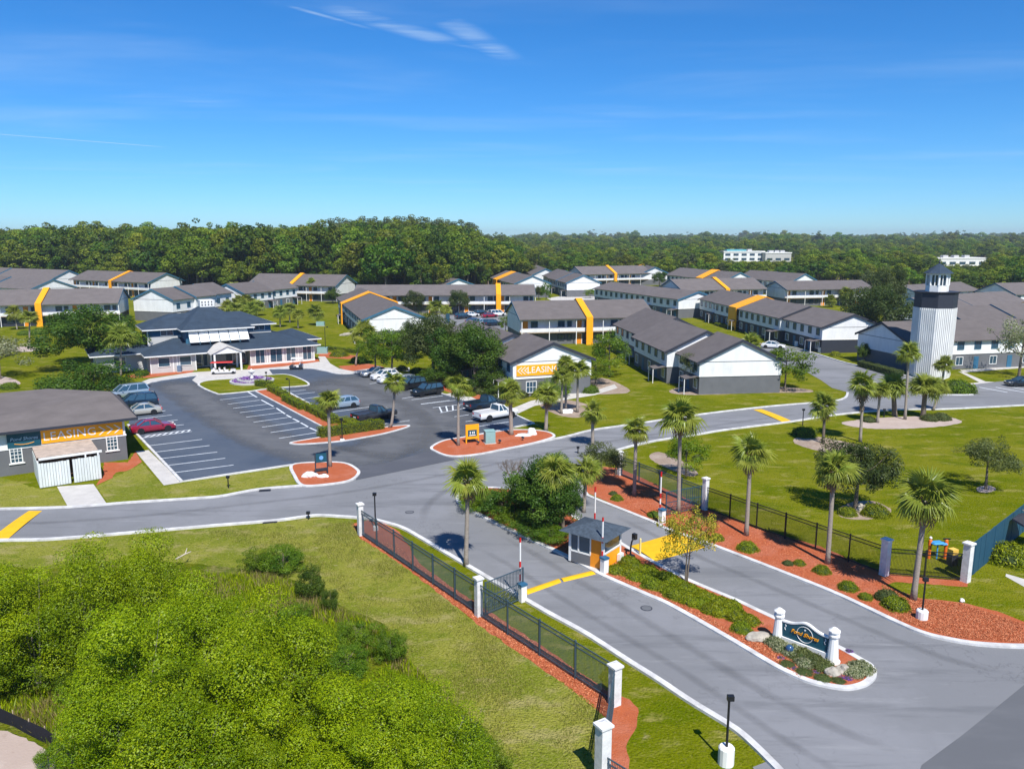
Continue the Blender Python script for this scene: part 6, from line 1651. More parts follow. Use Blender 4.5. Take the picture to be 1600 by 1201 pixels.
# --- spring green trees in the foreground (top of crown in the photograph, height, radius)
FG = [((222, 826), 8.0, 2.3, 'topmost spring green tree, nearest to the road'), ((125, 848), 7.4, 2.5, 'spring green tree left of the topmost one'), ((38, 866), 7.0, 2.5, 'dark spring green tree at the left edge below the road'),
      ((-50, 880), 7.0, 2.5, 'spring green tree cut by the left edge'), ((318, 892), 7.6, 2.5, 'spring green tree right of the topmost one, in the middle of the thicket'), ((430, 935), 7.6, 2.6, 'spring green tree at the right side of the thicket, facing the lawn'),
      ((205, 922), 8.2, 2.8, 'spring green tree in the left heart of the thicket'), ((330, 985), 7.8, 2.8, 'spring green tree in the right heart of the thicket'), ((185, 1035), 6.2, 2.3, 'lower left spring green tree above the sandy corner'),
      ((285, 1085), 6.2, 2.3, 'spring green tree at the bottom edge left of the centre gap'), ((410, 1060), 5.8, 2.0, 'lower spring green tree bordering the brushy gap'), ((385, 1150), 4.6, 1.4, 'small spring green tree at the bottom edge beside the gap'),
      ((595, 1038), 5.8, 2.6, 'bright rounded tree at the bottom centre below the lawn'), ((675, 1100), 5.2, 2.2, 'bright rounded tree nearest to the lawn at the bottom'), ((545, 1125), 5.0, 1.9, 'bright tree left of the rounded pair at the bottom'), ((630, 1160), 4.8, 2.0, 'lowest bright tree cut by the bottom edge')]
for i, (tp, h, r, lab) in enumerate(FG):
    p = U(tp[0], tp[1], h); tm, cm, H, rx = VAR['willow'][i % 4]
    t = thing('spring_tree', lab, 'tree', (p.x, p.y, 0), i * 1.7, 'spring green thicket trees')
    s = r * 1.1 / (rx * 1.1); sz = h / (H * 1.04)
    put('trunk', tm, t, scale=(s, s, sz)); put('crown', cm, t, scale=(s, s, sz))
BU = [((485, 905), 1.9, 1.0, 'dark', 'dark conical shrub on the brushy edge'), ((514, 932), 1.4, .6, 'dark', 'narrow dark shrub right of the conical one'), ((440, 870), 1.4, 1.8, 'b', 'low bush at the top right of the thicket'), ((400, 872), 1.2, 1.4, 'b', 'low bush beside the pale log'),
      ((610, 1005), 1.6, 1.0, 'b', 'vivid green shrub at the lawn edge, bottom centre'), ((560, 985), 1.2, 1.3, 'b', 'shrub left of the vivid green one'), ((540, 1030), 1.3, 1.4, 'b', 'spreading shrub in the brushy gap'), ((500, 1000), 1.1, 1.2, 'b', 'small shrub at the head of the brushy gap'),
      ((725, 1150), 1.6, 1.1, 'dark', 'dark shrub at the bottom, right of the bright trees'), ((760, 1185), 1.5, 1.0, 'b', 'shrub cut by the bottom edge right of the bright trees'), ((95, 1000), 1.8, 1.3, 'dark', 'dull shrub left of the thicket heart'), ((130, 1060), 1.5, 1.2, 'b', 'low shrub left of the lower thicket'),
      ((85, 1178), 1.0, .8, 'b', 'fresh green shrub over the silt fence'), ((460, 960), 1.0, 1.2, 'b', 'low bush at the right foot of the thicket'), ((40, 985), 1.6, 1.5, 'dark', 'dull shrub by the left edge above the dry grass')]
for i, (tp, h, r, k, lab) in enumerate(BU):
    p = U(tp[0], tp[1], h * .6); tm, cm, H, rx = VAR['darkbush' if k == 'dark' else 'bush'][i % 2]
    t = thing('wild_shrub', lab, 'shrub', (p.x, p.y, 0), i * 2.1, 'wild shrubs round the thicket')
    s = r / (rx * 1.15); sz = h / (H * 1.04)
    put('stems', tm, t, scale=(s, s, sz)); put('foliage', cm, t, scale=(s, s, sz))
# tall dry grass and weeds between them: nobody could count it
def scatter_blades(name, poly_px, n, hmin, hmax, wd, m, label, cat, clump=.0, seed=3, avoid=()):
    r2 = np.random.default_rng(seed); P = G(poly_px); poly = [(p.x, p.y) for p in P]
    xs = [p[0] for p in poly]; ys = [p[1] for p in poly]; pts = []
    while len(pts) < n:
        x, y = r2.uniform(min(xs), max(xs)), r2.uniform(min(ys), max(ys))
        f = mnoise.noise(Vector((x * .35, y * .35, seed))) + .6 * mnoise.noise(Vector((x * 1.1, y * 1.1, seed)))
        if f < clump + r2.normal() * .25: continue
        if inside((x, y), poly): pts.append((x, y))
    pts = np.array(pts); n = len(pts); h = r2.uniform(hmin, hmax, n); a = r2.uniform(0, 6.28, n)
    dx, dy = np.cos(a) * wd, np.sin(a) * wd; lx, ly = r2.normal(size=n) * h * .3, r2.normal(size=n) * h * .3
    V = np.zeros((n, 3, 3)); V[:, 0] = np.c_[pts[:, 0] - dx, pts[:, 1] - dy, np.zeros(n)]; V[:, 1] = np.c_[pts[:, 0] + dx, pts[:, 1] + dy, np.zeros(n)]; V[:, 2] = np.c_[pts[:, 0] + lx, pts[:, 1] + ly, h]
    me = bpy.data.meshes.new(name); me.vertices.add(3 * n); me.vertices.foreach_set('co', V.reshape(-1).astype(np.float32))
    me.loops.add(3 * n); me.loops.foreach_set('vertex_index', np.arange(3 * n, dtype=np.int32)); me.polygons.add(n); me.polygons.foreach_set('loop_start', np.arange(0, 3 * n, 3, dtype=np.int32))
    me.attributes.new('tint', 'FLOAT', 'FACE').data.foreach_set('value', r2.random(n).astype(np.float32))
    me.materials.append(m); me.update(calc_edges=True)
    return tag(put(name, me), label, cat, None, 'stuff')
ROUGH = [(-60, 940), (120, 890), (420, 900), (480, 925), (540, 960), (600, 980), (640, 1035), (700, 1095), (760, 1145), (800, 1230), (130, 1230), (60, 1150), (-60, 1100)]
scatter_blades('dry_grass', ROUGH, 16000, .25, .7, .022, L_dry, 'tall straw coloured grass in the brushy gaps of the thicket', 'grass', .15, 3)
scatter_blades('green_weeds', ROUGH, 45000, .12, .42, .04, L_willow, 'green weeds and brush between the thicket trees', 'weeds', -.25, 4)
scatter_blades('lawn_grass', [(300, 832), (551, 815), (565, 842), (620, 878), (745, 976), (925, 1102), (946, 1124), (930, 1230), (800, 1230), (640, 1030), (500, 895), (420, 860)], 26000, .04, .13, .028, L_lawn, 'short uneven grass on the lawn left of the fence', 'grass', .05, 5)
def scatter_chips(label, polys, n, size, z, lm, seed):
    r2 = np.random.default_rng(seed); pts = []
    P = [[(q.x, q.y) for q in G(pp)] for pp in polys]
    while len(pts) < n:
        poly = P[r2.integers(len(P))]; xs = [q[0] for q in poly]; ys = [q[1] for q in poly]
        x, y = r2.uniform(min(xs), max(xs)), r2.uniform(min(ys), max(ys))
        if inside((x, y), poly): pts.append((x, y, z + r2.uniform(.005, .03)))
    C = np.array(pts); N = unit(r2.normal(size=(n, 3)) * .45 + [0, 0, 1])
    return tag(put('bark_chips', leaf_mesh('bark_chips', C, N, size * (.5 + r2.random(n)), r2.random(n), lm, .4)), label, 'bark chips', None, 'stuff')
scatter_chips('loose red bark chips on the right mulch bed', [[(960, 750), (1105, 800), (1282, 858), (1378, 912), (1440, 936), (1500, 942), (1600, 975), (1600, 1004), (1491, 996), (1403, 968), (1237, 896), (1115, 849), (980, 796)], [(1378, 912), (1440, 936), (1500, 942), (1600, 975), (1600, 1004), (1491, 996), (1403, 968)]], 30000, .09, .006, L_chips, 8)
scatter_chips('loose red bark chips on the median', [[(1140, 985), (1200, 1010), (1300, 1060), (1345, 1066), (1362, 1050), (1340, 1034), (1250, 1062)], [(960, 905), (1050, 945), (1140, 995), (1200, 1032), (1206, 1024), (1140, 985), (1050, 935), (965, 895)], [(730, 790), (800, 822), (890, 868), (890, 855), (800, 805), (740, 778)]], 9000, .11, .10, L_chips, 9)
scatter_chips('loose red bark chips along the left fence', [[(560, 838), (620, 874), (745, 973), (870, 1060), (948, 1122), (957, 1085), (850, 1012), (748, 947), (655, 882), (620, 850)]], 8000, .11, .006, L_chips, 10)
# pale fallen log
a = U(288, 884); t = thing('fallen_log', 'pale bare log lying at the top of the thicket', 'log', (a.x, a.y, 0), .5)
MB().tube([(-.5, 0, .6), (.1, .1, .8), (.5, 0, .95)], [.06, .05, .03], 7).build('stem', mat('bleached_wood', (.45, .40, .33), .9, .15), t)
MB().tube([(.1, .1, .75), (.3, .4, 1.1)], [.05, .02], 6).build('branch', MATS['bleached_wood'], t)

# --- shrubs and hedges
def dome_mesh(name, lm, r, n, leaf, seed, flat=.8, mi2=None):
    r2 = np.random.default_rng(seed); d = unit(r2.normal(size=(n, 3))); d[:, 2] = np.abs(d[:, 2]) * 1.0 - .12
    f = 1 + .07 * np.sin(5 * np.arctan2(d[:, 1], d[:, 0]) + seed) + .06 * np.sin(9 * d[:, 2] + seed) + r2.normal(size=n) * .05
    C = d * f[:, None] * r * (.82 + .2 * r2.random((n, 1))); C[:, 2] = np.maximum(C[:, 2] * flat, .01)
    T = np.clip(.5 + r2.normal(size=n) * .25, 0, 1)
    return leaf_mesh(name, C, unit(d + r2.normal(size=(n, 3)) * .5), leaf * (.6 + .8 * r2.random(n)), T, lm)
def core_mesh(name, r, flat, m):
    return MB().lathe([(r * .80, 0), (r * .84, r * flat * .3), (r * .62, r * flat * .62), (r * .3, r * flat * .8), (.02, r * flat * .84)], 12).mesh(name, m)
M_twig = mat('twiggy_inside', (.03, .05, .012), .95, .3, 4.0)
DOMES = {'green': [dome_mesh('shrub_leaves', L_hedge, 1, 3600, .10, s) for s in (1, 2)], 'dark': [dome_mesh('shrub_leaves_dark', L_bright, 1, 3600, .10, s) for s in (3, 4)],
         'silver': [dome_mesh('shrub_leaves_silver', L_silver, 1, 2600, .13, s) for s in (5, 6)], 'juniper': [dome_mesh('juniper_leaves', L_hedge, 1, 3000, .13, s, .6) for s in (7, 8, 9)], 'purple': [dome_mesh('flower_mound', L_purple, 1, 900, .16, 10, .6)], 'olive': [dome_mesh('shrub_leaves_olive', L_olive, 1, 2600, .13, s) for s in (11, 12)]}
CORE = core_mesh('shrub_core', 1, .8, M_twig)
def shrub(label, px, rpx, kind='green', sz=.9, name='round_shrub', z=0.0, group=None, i=0):
    p = U(*px); r = rpx * MPP(*px)
    t = thing(name, label, 'shrub' if kind != 'purple' else 'flowers', (p.x, p.y, z), hash_(label) + i, group)
    D = DOMES[kind]; put('foliage', D[(i + len(label)) % len(D)], t, scale=(r, r, r * sz)); put('inner_growth', CORE, t, scale=(r, r, r * sz * (.7 if kind in ('juniper', 'purple') else .92)))
    return t
for px, r, k, lab in [((1168, 858), 16, 'green', 'largest round shrub in the upper right mulch bed'), ((1284, 893), 13, 'green', 'round shrub at the foot of the palm nearest the long fence'), ((1325, 919), 14, 'green', 'round shrub alone above the entry kerb'),
                      ((1352, 934), 10, 'green', 'small loose shrub left of the twin shrubs'), ((1386, 935), 17, 'olive', 'dull twin shrub behind the bright one'), ((1400, 948), 19, 'green', 'bright twin shrub at the foot of the leaning palm'),
                      ((1231, 881), 8, 'olive', 'small dull shrub of the pair in the right mulch bed'), ((1249, 881), 9, 'green', 'small green shrub of the pair in the right mulch bed'), ((1120, 842), 11, 'green', 'low shrub beside the yellow flowering tree'),
                      ((1324, 803), 14, 'green', 'left round shrub before the twin trunk tree'), ((1367, 803), 20, 'green', 'right broad shrub before the twin trunk tree'), ((964, 780), 10, 'green', 'round shrub in the upper mulch bed'), ((958, 772), 7, 'olive', 'small shrub touching the round one in the upper mulch bed'),
                      ((1022, 806), 11, 'dark', 'small dark shrub beside the right barrier'), ((1580, 876), 31, 'green', 'big clipped shrub against the blue fence at the right edge'), ((1256, 680), 18, 'dark', 'yellow edged bush beside the lamp post on the right lawn'),
                      ((1268, 676), 12, 'green', 'yellow green bush touching the bush by the lamp post'), ((922, 880), 11, 'silver', 'white flowering shrub before the guard booth'),
                      ((910, 873), 9, 'silver', 'pale shrub left of the flowering one before the booth'), ((1495, 612), 24, 'dark', 'large round hedge shrub at the foot of the lighthouse'), ((1472, 612), 18, 'dark', 'smaller hedge shrub touching the one at the lighthouse foot'),
                      ((1357, 658), 11, 'olive', 'grassy shrub at the left of the palm bed'), ((1452, 656), 12, 'olive', 'grassy shrub at the right of the palm bed'), ((1470, 655), 13, 'olive', 'wide grassy shrub at the right end of the palm bed'),
                      ((988, 565), 10, 'dark', 'shrub at the corner of the near town house row'), ((1008, 575), 11, 'green', 'round shrub along the front of the near town house row'), ((1050, 592), 9, 'dark', 'dark shrub before the porch of the near town house row'),
                      ((1112, 606), 6, 'green', 'tiny round shrub at the foot of the wide white gable'), ((222, 586), 10, 'dark', 'dark red tipped shrub at the left front of the clubhouse'), ((195, 600), 14, 'green', 'clipped hedge shrub left of the clubhouse walk'), ((175, 598), 16, 'olive', 'grey shrub behind the clipped one left of the clubhouse walk'),
                      ((628, 578), 10, 'olive', 'brown shrub at the far end of the lot'), ((652, 582), 12, 'dark', 'dark shrub beside the brown one at the end of the lot'), ((560, 566), 13, 'dark', 'dark mound at the foot of the leaning palm'), ((530, 556), 14, 'green', 'hedge mound beside the green box'),
                      ((735, 618), 9, 'green', 'yellow green shrub at the right edge of the lot'), ((775, 618), 18, 'olive', 'dull bush left of the leasing gable'), ((810, 620), 16, 'olive', 'dull bush below the leasing gable corner'), ((750, 614), 14, 'olive', 'bush behind the motorcycle'),
                      ((840, 618), 14, 'green', 'bush before the window of the leasing gable'), ((920, 612), 16, 'dark', 'dark bush right of the leasing gable palms'), ((60, 522), 12, 'dark', 'hedge mound before the left gallery doors'), ((38, 523), 9, 'dark', 'small hedge mound before the left gallery'), ((92, 522), 8, 'dark', 'hedge mound right of the left gallery door'),
                      ((15, 607), 12, 'dark', 'dark shrub at the left edge above the brown roof'), ((1305, 556), 9, 'green', 'round shrub before the dark town house row'), ((1260, 540), 5, 'dark', 'little shrub before the dark town house row'), ((1090, 716), 8, 'olive', 'low shrub beside the lawn bed'), ((1340, 706), 12, 'olive', 'grassy shrub in the lawn bed by the palms')]:
    shrub(lab, px, r, k, sz=1.0)
tree('dense dark shrub mass under the oaks at the lot edge', (690, 602), 570, 80, 'darkbush', 1, kind='shrub', name='large_shrub')
tree('broad green shrub mass left of the leasing gable wall', (770, 614), 578, 80, 'darkbush', 0, kind='shrub', name='large_shrub')
tree('wide dark bush behind the brown roof of the left building', (142, 614), 568, 128, 'darkbush', 0, kind='shrub', name='large_shrub')
tree('light bush before the leasing gable palms', (870, 618), 590, 60, 'bush', 1, kind='shrub', name='large_shrub')
tree('wide bright bush at the round tip of the median', (752, 792), 764, 84, 'bush', 1, kind='shrub', name='large_shrub')
tree('dense bush filling the left of the median trees', (786, 806), 764, 90, 'darkbush', 1, kind='shrub', name='large_shrub')
tree('dense low bush before the big median tree', (838, 834), 800, 84, 'darkbush', 0, kind='shrub', name='large_shrub')
tree('green bush left of the median trees', (760, 796), 768, 66, 'bush', 0, kind='shrub', name='large_shrub')
tree('green bush under the big median tree', (800, 818), 790, 70, 'bush', 1, kind='shrub', name='large_shrub')
tree('low bush beside the booth at the foot of the dark palm', (862, 846), 822, 70, 'bush', 0, kind='shrub', name='large_shrub')
# juniper ground cover on the median
k = 0
for u_ in np.linspace(0, 1, 16):
    for v_ in ((.25, .75) if u_ < .85 else (.5,)):
        x = 976 + (1168 - 976) * u_ + (v_ - .5) * 30 + rng.uniform(-4, 4); y = 887 + (972 - 887) * u_ - (v_ - .5) * 20 + rng.uniform(-2, 2)
        shrub('low juniper mound of the carpet between the booth and the entrance sign', (x, y), rng.uniform(14, 19), 'juniper', 1.0, 'juniper_shrub', .08, 'juniper mounds on the median', k); k += 1
shrub('clipped round shrub at the lower end of the juniper carpet', (1158, 986), 16, 'green', .9, z=.1)
for i, (x, y, r) in enumerate([(1212, 1008, 17), (1222, 1016, 16), (1240, 1022, 18), (1255, 1028, 18), (1270, 1038, 19), (1285, 1044, 17), (1258, 1040, 15), (1345, 1048, 18), (1334, 1054, 16)]):
    shrub('silvery low shrub planted around the entrance sign', (x, y), r, 'silver' if i not in (3, 4, 5) else 'olive', .9, 'silver_shrub', .08, 'silvery shrubs at the sign', i)
for i, (x, y, r) in enumerate([(1246, 1036, 6), (1262, 1048, 5), (1275, 1052, 6), (1314, 1060, 5), (1325, 1062, 7), (1326, 1020, 7), (1344, 1052, 6), (1220, 1030, 6), (1240, 1046, 6)]):
    shrub('purple flower clump in the bed of the entrance sign', (x, y), r, 'purple', .6, 'flower_clump', .08, 'purple flowers at the sign', i)
for i, (x, y, r) in enumerate([(1230, 1040, 12), (1256, 1052, 13), (1285, 1062, 13), (1310, 1066, 10), (1355, 1050, 9), (1240, 1030, 10)]):
    shrub('low green ground cover clump along the sign bed', (x, y), r, 'olive', .4, 'ground_cover', .08, 'ground cover at the sign', i)
def hedge(label, px0, px1, wd, ht, lm=None, z=.1):
    a, b = U(*px0), U(*px1); d = b - a; L = d.length; t = thing('hedge', label, 'hedge', (a.x, a.y, z), math.atan2(d.y, d.x))
    r2 = np.random.default_rng(int(abs(px0[0]) * 7 + px1[1])); n = int((L * wd + 2 * (L + wd) * ht) * 170)
    u3 = r2.random((n, 3)); fc = r2.random(n); At = L * wd; As = L * ht; Ae = wd * ht; tot = At + 2 * As + 2 * Ae
    C = np.c_[u3[:, 0] * L, (u3[:, 1] - .5) * wd, u3[:, 2] * ht]; N = np.zeros((n, 3)); f = fc * tot
    m1 = f < At; C[m1, 2] = ht; N[m1, 2] = 1
    m2 = (f >= At) & (f < At + As); C[m2, 1] = -wd / 2; N[m2, 1] = -1
    m3 = (f >= At + As) & (f < At + 2 * As); C[m3, 1] = wd / 2; N[m3, 1] = 1
    m4 = (f >= At + 2 * As) & (f < At + 2 * As + Ae); C[m4, 0] = 0; N[m4, 0] = -1
    m5 = f >= At + 2 * As + Ae; C[m5, 0] = L; N[m5, 0] = 1
    bump = .07 * np.sin(C[:, 0] * 3.1 + C[:, 1] * 2) + .05 * np.sin(C[:, 0] * 7.3 + C[:, 2] * 5) + r2.normal(size=n) * .035
    C = C + N * bump[:, None]
    put('foliage', leaf_mesh('hedge_leaves', C, unit(N + r2.normal(size=(n, 3)) * .5), .11 * (.6 + .8 * r2.random(n)), np.clip(.5 + r2.normal(size=n) * .25, 0, 1), lm or L_hedge), t)
    MB().box(.12, L - .12, -wd / 2 + .12, wd / 2 - .12, 0, ht - .12).build('inner_growth', M_twig, t)
hedge('clipped hedge nearest the flower bed on the hedge island', (402, 603), (424, 606), 1.2, .9)
hedge('second clipped hedge of the hedge island', (423, 610), (446, 622), 1.2, .85)
hedge('third clipped hedge of the hedge island', (446, 626), (476, 641), 1.2, .85)
hedge('fourth clipped hedge of the hedge island', (482, 641), (524, 663), 1.2, .85)
hedge('short hedge at the lower corner of the hedge island', (535, 662), (556, 671), 1.2, .8)
hedge('long clipped hedge along the thin pointed island', (499, 684), (598, 669.5), 1.3, 1.05)
hedge('long hedge before the blue gabled hall', (1345, 572), (1405, 589), 1.6, 1.0, L_olive, 0)
hedge('hedge along the walk right of the lighthouse', (1525, 572), (1650, 568), 1.5, 1.0, L_bright, 0)
hedge('low hedge along the wide white gable', (1120, 607), (1215, 606), 1.4, .8, L_olive, 0)
hedge('low hedge before the utility box right of the clubhouse', (500, 545), (560, 552), 1.4, .8, L_hedge, 0)
hedge('hedge along the shaded front of the dark town house row', (1120, 508), (1148, 516), 1.5, .7, L_hedge, 0)
# flowers inside the round bed are parts of it
for r0, r1, zz, n in ((2.25, 2.95, .25, 900), (.5, 1.9, .52, 900)):
    a = NR.uniform(0, 6.28, n); rr = NR.uniform(r0, r1, n)
    C = np.c_[np.cos(a) * rr, np.sin(a) * rr, zz + NR.uniform(0, .15, n)]
    put('purple_flowers', leaf_mesh('purple_flowers', C, unit(NR.normal(size=(n, 3)) * .6 + [0, 0, 1]), np.full(n, .17), NR.random(n), L_purple), FLOWERBED)

# --- palms
def frond_mesh(seed, droop=.35, nb=21, m=None):
    r_ = random.Random(seed); mb = MB(); tint = []
    Lp = .62
    mb.add([(0, -.03, 0), (0, .03, 0), (Lp, .018, .03), (Lp, -.018, .03)], [(0, 1, 2, 3)])
    for i in range(nb):
        a = R(-112 + 224 * i / (nb - 1)) + r_.uniform(-.04, .04); L = (.98 - .26 * abs(a) / 2) * r_.uniform(.9, 1.08)
        d = Vector((math.cos(a), math.sin(a), 0)); n_ = Vector((-d.y, d.x, 0))
        b0 = Vector((Lp, 0, .03)); mid = b0 + d * L * .55 + Vector((0, 0, .05 - droop * .15)); tip = b0 + d * L * .96 + Vector((0, 0, -droop * r_.uniform(.55, 1.0)))
        w_ = .046
        up_ = Vector((0, 0, .022))
        mb.add([b0 - n_ * .012, b0 + n_ * .012, mid + n_ * w_ - up_, mid + up_, mid - n_ * w_ - up_, tip], [(0, 1, 2, 3), (0, 3, 4), (3, 2, 5), (4, 3, 5)])
    me = mb.mesh('frond', m or L_palm)
    at = me.attributes.new('tint', 'FLOAT', 'FACE'); n = len(me.polygons); tv = r_.uniform(.3, .75)
    at.data.foreach_set('value', [min(1, max(0, tv + r_.uniform(-.2, .2))) for _ in range(n)])
    return me
FRONDS = [frond_mesh(s, dr) for s, dr in ((1, .3), (2, .45), (3, .6), (4, .75), (5, .5))]
DEADF = [frond_mesh(9, .8, 9, M_dead)]
def crown_layout(seed, n=40):
    r_ = random.Random(seed); out = []; lo = r_.uniform(108, 140)
    for i in range(n):
        f = (i + .5) / n
        pitch = R(84 - lo * f ** .9) + r_.uniform(-.22, .22)
        out.append((i * 2.39996 + r_.uniform(-.25, .25), pitch, r_.uniform(.72, 1.18), r_.uniform(-.6, .6), min(4, int(f * 5)) if r_.random() < .7 else r_.randrange(5)))
    return out
def frond_matrix(az, pitch, s, roll):
    return Matrix.Rotation(az, 4, 'Z') @ Matrix.Rotation(-pitch, 4, 'Y') @ Matrix.Rotation(roll, 4, 'X') @ Matrix.Diagonal((s, s, s, 1))
JC = []
for sd_ in (31, 32, 33):
    bm = bmesh.new()
    for az, pi_, s, rl_, k in crown_layout(sd_, 34):
        tmp = FRONDS[k].copy(); tmp.transform(frond_matrix(az, pi_, s, rl_)); bm.from_mesh(tmp); bpy.data.meshes.remove(tmp)
    me = bpy.data.meshes.new('palm_crown'); bm.to_mesh(me); bm.free(); me.materials.append(L_palm); JC.append(me)
PN = [0]
def palm(label, base, crown, rpx, near=False, r0=.155, bend=0.0, dark=False, group='cabbage palms', boots=False, thick=1.0):
    PN[0] += 1; sd_ = PN[0]
    p = U(*base); h = HT(base[0], base[1], crown[1]); c = U(crown[0], crown[1], h); off = Vector((c.x - p.x, (c.y - p.y) * .3, 0))
    s = rpx * MPP(*base) / 1.62
    t = thing('palm_tree', label, 'palm tree', (p.x, p.y, 0), 0, group)
    zt = h - .05 * s
    path = [Vector((0, 0, -.05))] + [Vector((off.x * f ** (1 + bend), off.y * f, zt * f)) for f in (.12, .3, .5, .7, .88, 1)]
    r0 *= thick
    rad = [r0 * 1.35, r0 * 1.05, r0, r0 * .95, r0 * .92, r0 * .98, r0 * .9]
    MB().tube(path, rad, 10).build('trunk', M_bark if dark else M_palmbark, t, True)
    top = path[-1]
    bt = MB(); r_ = random.Random(sd_)
    for i in range(26 if not boots else 60):
        a = i * 2.4; zz = top.z - (i / 26) * (.75 if not boots else .9) * s
        q = Vector((top.x + math.cos(a) * r0 * .8, top.y + math.sin(a) * r0 * .8, zz))
        bt.bar(q, q + Vector((math.cos(a) * .16, math.sin(a) * .16, .2)), .09, .05)
    bt.build('leaf_boots', M_dead, t)
    if near:
        for az, pi_, ss, rl_, k in crown_layout(sd_, 22 + (sd_ * 7) % 11):
            o = put('frond', FRONDS[k], t); o.matrix_local = Matrix.Translation(top + Vector((0, 0, .05))) @ frond_matrix(az, pi_, ss * s, rl_)
        for i in range(3 + sd_ % 5):
            o = put('dead_frond', DEADF[0], t); o.matrix_local = Matrix.Translation(top + Vector((0, 0, -.15 * s))) @ frond_matrix(i * 1.4 + sd_, R(-58 - (i * 7) % 22), s * (.7 + .25 * ((i * 3) % 4) / 4), 0)
    else:
        o = put('crown', JC[sd_ % 3], t, top, (0, 0, sd_ * 1.3), (s, s, s))
    return t
for a in [((516, 730), (513, 628), 24, 'palm on the left mulch island beside the post sign', {}), ((716, 697), (716, 602), 25, 'slender palm at the tip of the right mulch island', {}), ((799, 680), (797, 612), 26, 'thick trunked palm in front of the white pickup', {'thick': 1.5}),
          ((853, 673), (855, 618), 25, 'palm at the right end of the mulch island lawn', {'thick': 1.3}), ((926, 697), (926, 645), 25, 'palm before the curved walk, just above the through road', {'thick': 1.2}), ((991, 774), (994, 672), 27, 'dark trunked palm in the upper mulch bed', {}),
          ((1060, 802), (1063, 652), 40, 'tall full crowned palm beside the open blue gate leaf', {}), ((1166, 836), (1173, 710), 37, 'palm behind the largest round shrub on the fence bed', {}), ((1293, 880), (1303, 735), 36, 'tall palm before the twin trunk tree', {}),
          ((1427, 936), (1447, 780), 50, 'leaning palm nearest the lower right corner', {'thick': 1.1}), ((728, 884), (731, 752), 42, 'palm standing inside the left fence by the exit lane', {}), ((1286, 692), (1289, 636), 27, 'dark trunked palm on the right lawn behind the yellow edged bush', {'dark': True}),
          ((1344, 690), (1349, 605), 28, 'tall palm at the left of the lighthouse palm group', {'boots': True}), ((880, 836), (868, 742), 38, 'dark leaning palm inside the median tree group', {'dark': True, 'bend': .6}), ((912, 800), (916, 736), 28, 'palm at the right of the median tree group', {}),
          ((608, 669), (617, 598), 22, 'curved palm at the end of the clipped hedge', {'bend': -.55}), ((1168, 606), (1173, 538), 20, 'palm casting its shadow on the wide white gable', {})]:
    palm(a[3], a[0], a[1], a[2], True, **a[4])
for a in [((1371, 660), (1375, 612), 19, 'thin palm second from the left in the lighthouse group', {}), ((1398, 650), (1396, 606), 26, 'stout dark trunked palm in the middle of the lighthouse group', {'thick': 1.9, 'dark': True}), ((1414, 655), (1420, 553), 21, 'tallest palm of the lighthouse group', {}),
          ((1442, 652), (1446, 606), 26, 'stout palm with old leaf stubs right in the lighthouse group', {'thick': 1.9, 'dark': True}), ((1458, 641), (1470, 607), 15, 'thin leaning palm at the right of the lighthouse group', {}), ((1472, 600), (1475, 570), 17, 'palm standing against the lighthouse shaft', {}),
          ((157, 577), (151, 510), 24, 'taller palm left of the clubhouse before the oak', {}), ((189, 587), (188, 528), 24, 'shorter palm at the left corner of the clubhouse', {}), ((27, 515), (22, 490), 14, 'left palm before the left gallery', {}), ((46, 543), (46, 497), 14, 'right palm before the left gallery', {}),
          ((556, 571), (570, 522), 26, 'palm with strongly curved trunk right of the clubhouse', {'bend': .9}), ((438, 511), (437, 489), 15, 'first small palm on the lawn behind the clubhouse', {}), ((453, 504), (452, 483), 13, 'second small palm on the lawn behind the clubhouse', {}),
          ((466, 513), (465, 493), 12, 'third small palm on the lawn behind the clubhouse', {}), ((497, 508), (494, 489), 17, 'right hand small palm on the lawn behind the clubhouse', {}), ((684, 507), (682, 481), 17, 'palm left of the bin at the rear car park', {}), ((697, 500), (697, 486), 12, 'small palm touching the bin of the rear car park', {}),
          ((1518, 570), (1515, 547), 20, 'fan palm against the white wall right of the lighthouse', {}), ((852, 535), (852, 508), 13, 'palm before the nearest gallery', {}), ((829, 520), (828, 508), 8, 'tiny palm at the left corner of the nearest gallery', {}), ((486, 470), (486, 442), 10, 'palm before the gallery by the woods', {}), ((157, 455), (156, 443), 9, 'small palm before the left woods gallery', {}),
          ((1322, 478), (1322, 460), 13, 'palm right of the long white parapet', {}), ((1300, 480), (1298, 470), 12, 'low palm before the long white parapet', {}), ((1278, 476), (1276, 468), 10, 'small palm left of the low one before the long white parapet', {}), ((110, 490), (108, 474), 11, 'palm beside the orange band at far left', {}),
          ((345, 484), (344, 462), 15, 'palm behind the clubhouse roof nearest the cupola', {}), ((369, 480), (368, 453), 15, 'tallest palm behind the clubhouse roof', {}), ((877, 646), (879, 588), 22, 'thin palm left of the rocks by the leasing gable', {}), ((884, 640), (884, 570), 20, 'thin tall palm behind the rocks by the leasing gable', {}), ((902, 644), (903, 580), 24, 'palm right of the rocks by the leasing gable', {}),
          ((672, 470), (672, 462), 8, 'small palm before the long low house', {})]:
    palm(a[3], a[0], a[1], a[2], False, **a[4])
for i, (x, y) in enumerate([(356, 494), (368, 497), (380, 492), (392, 497), (402, 493), (386, 486), (374, 486)]):
    palm('low bushy palm of the clump behind the clubhouse roof', (x, y), (x, y - 13), 15, False, group='low palm clump behind the clubhouse')

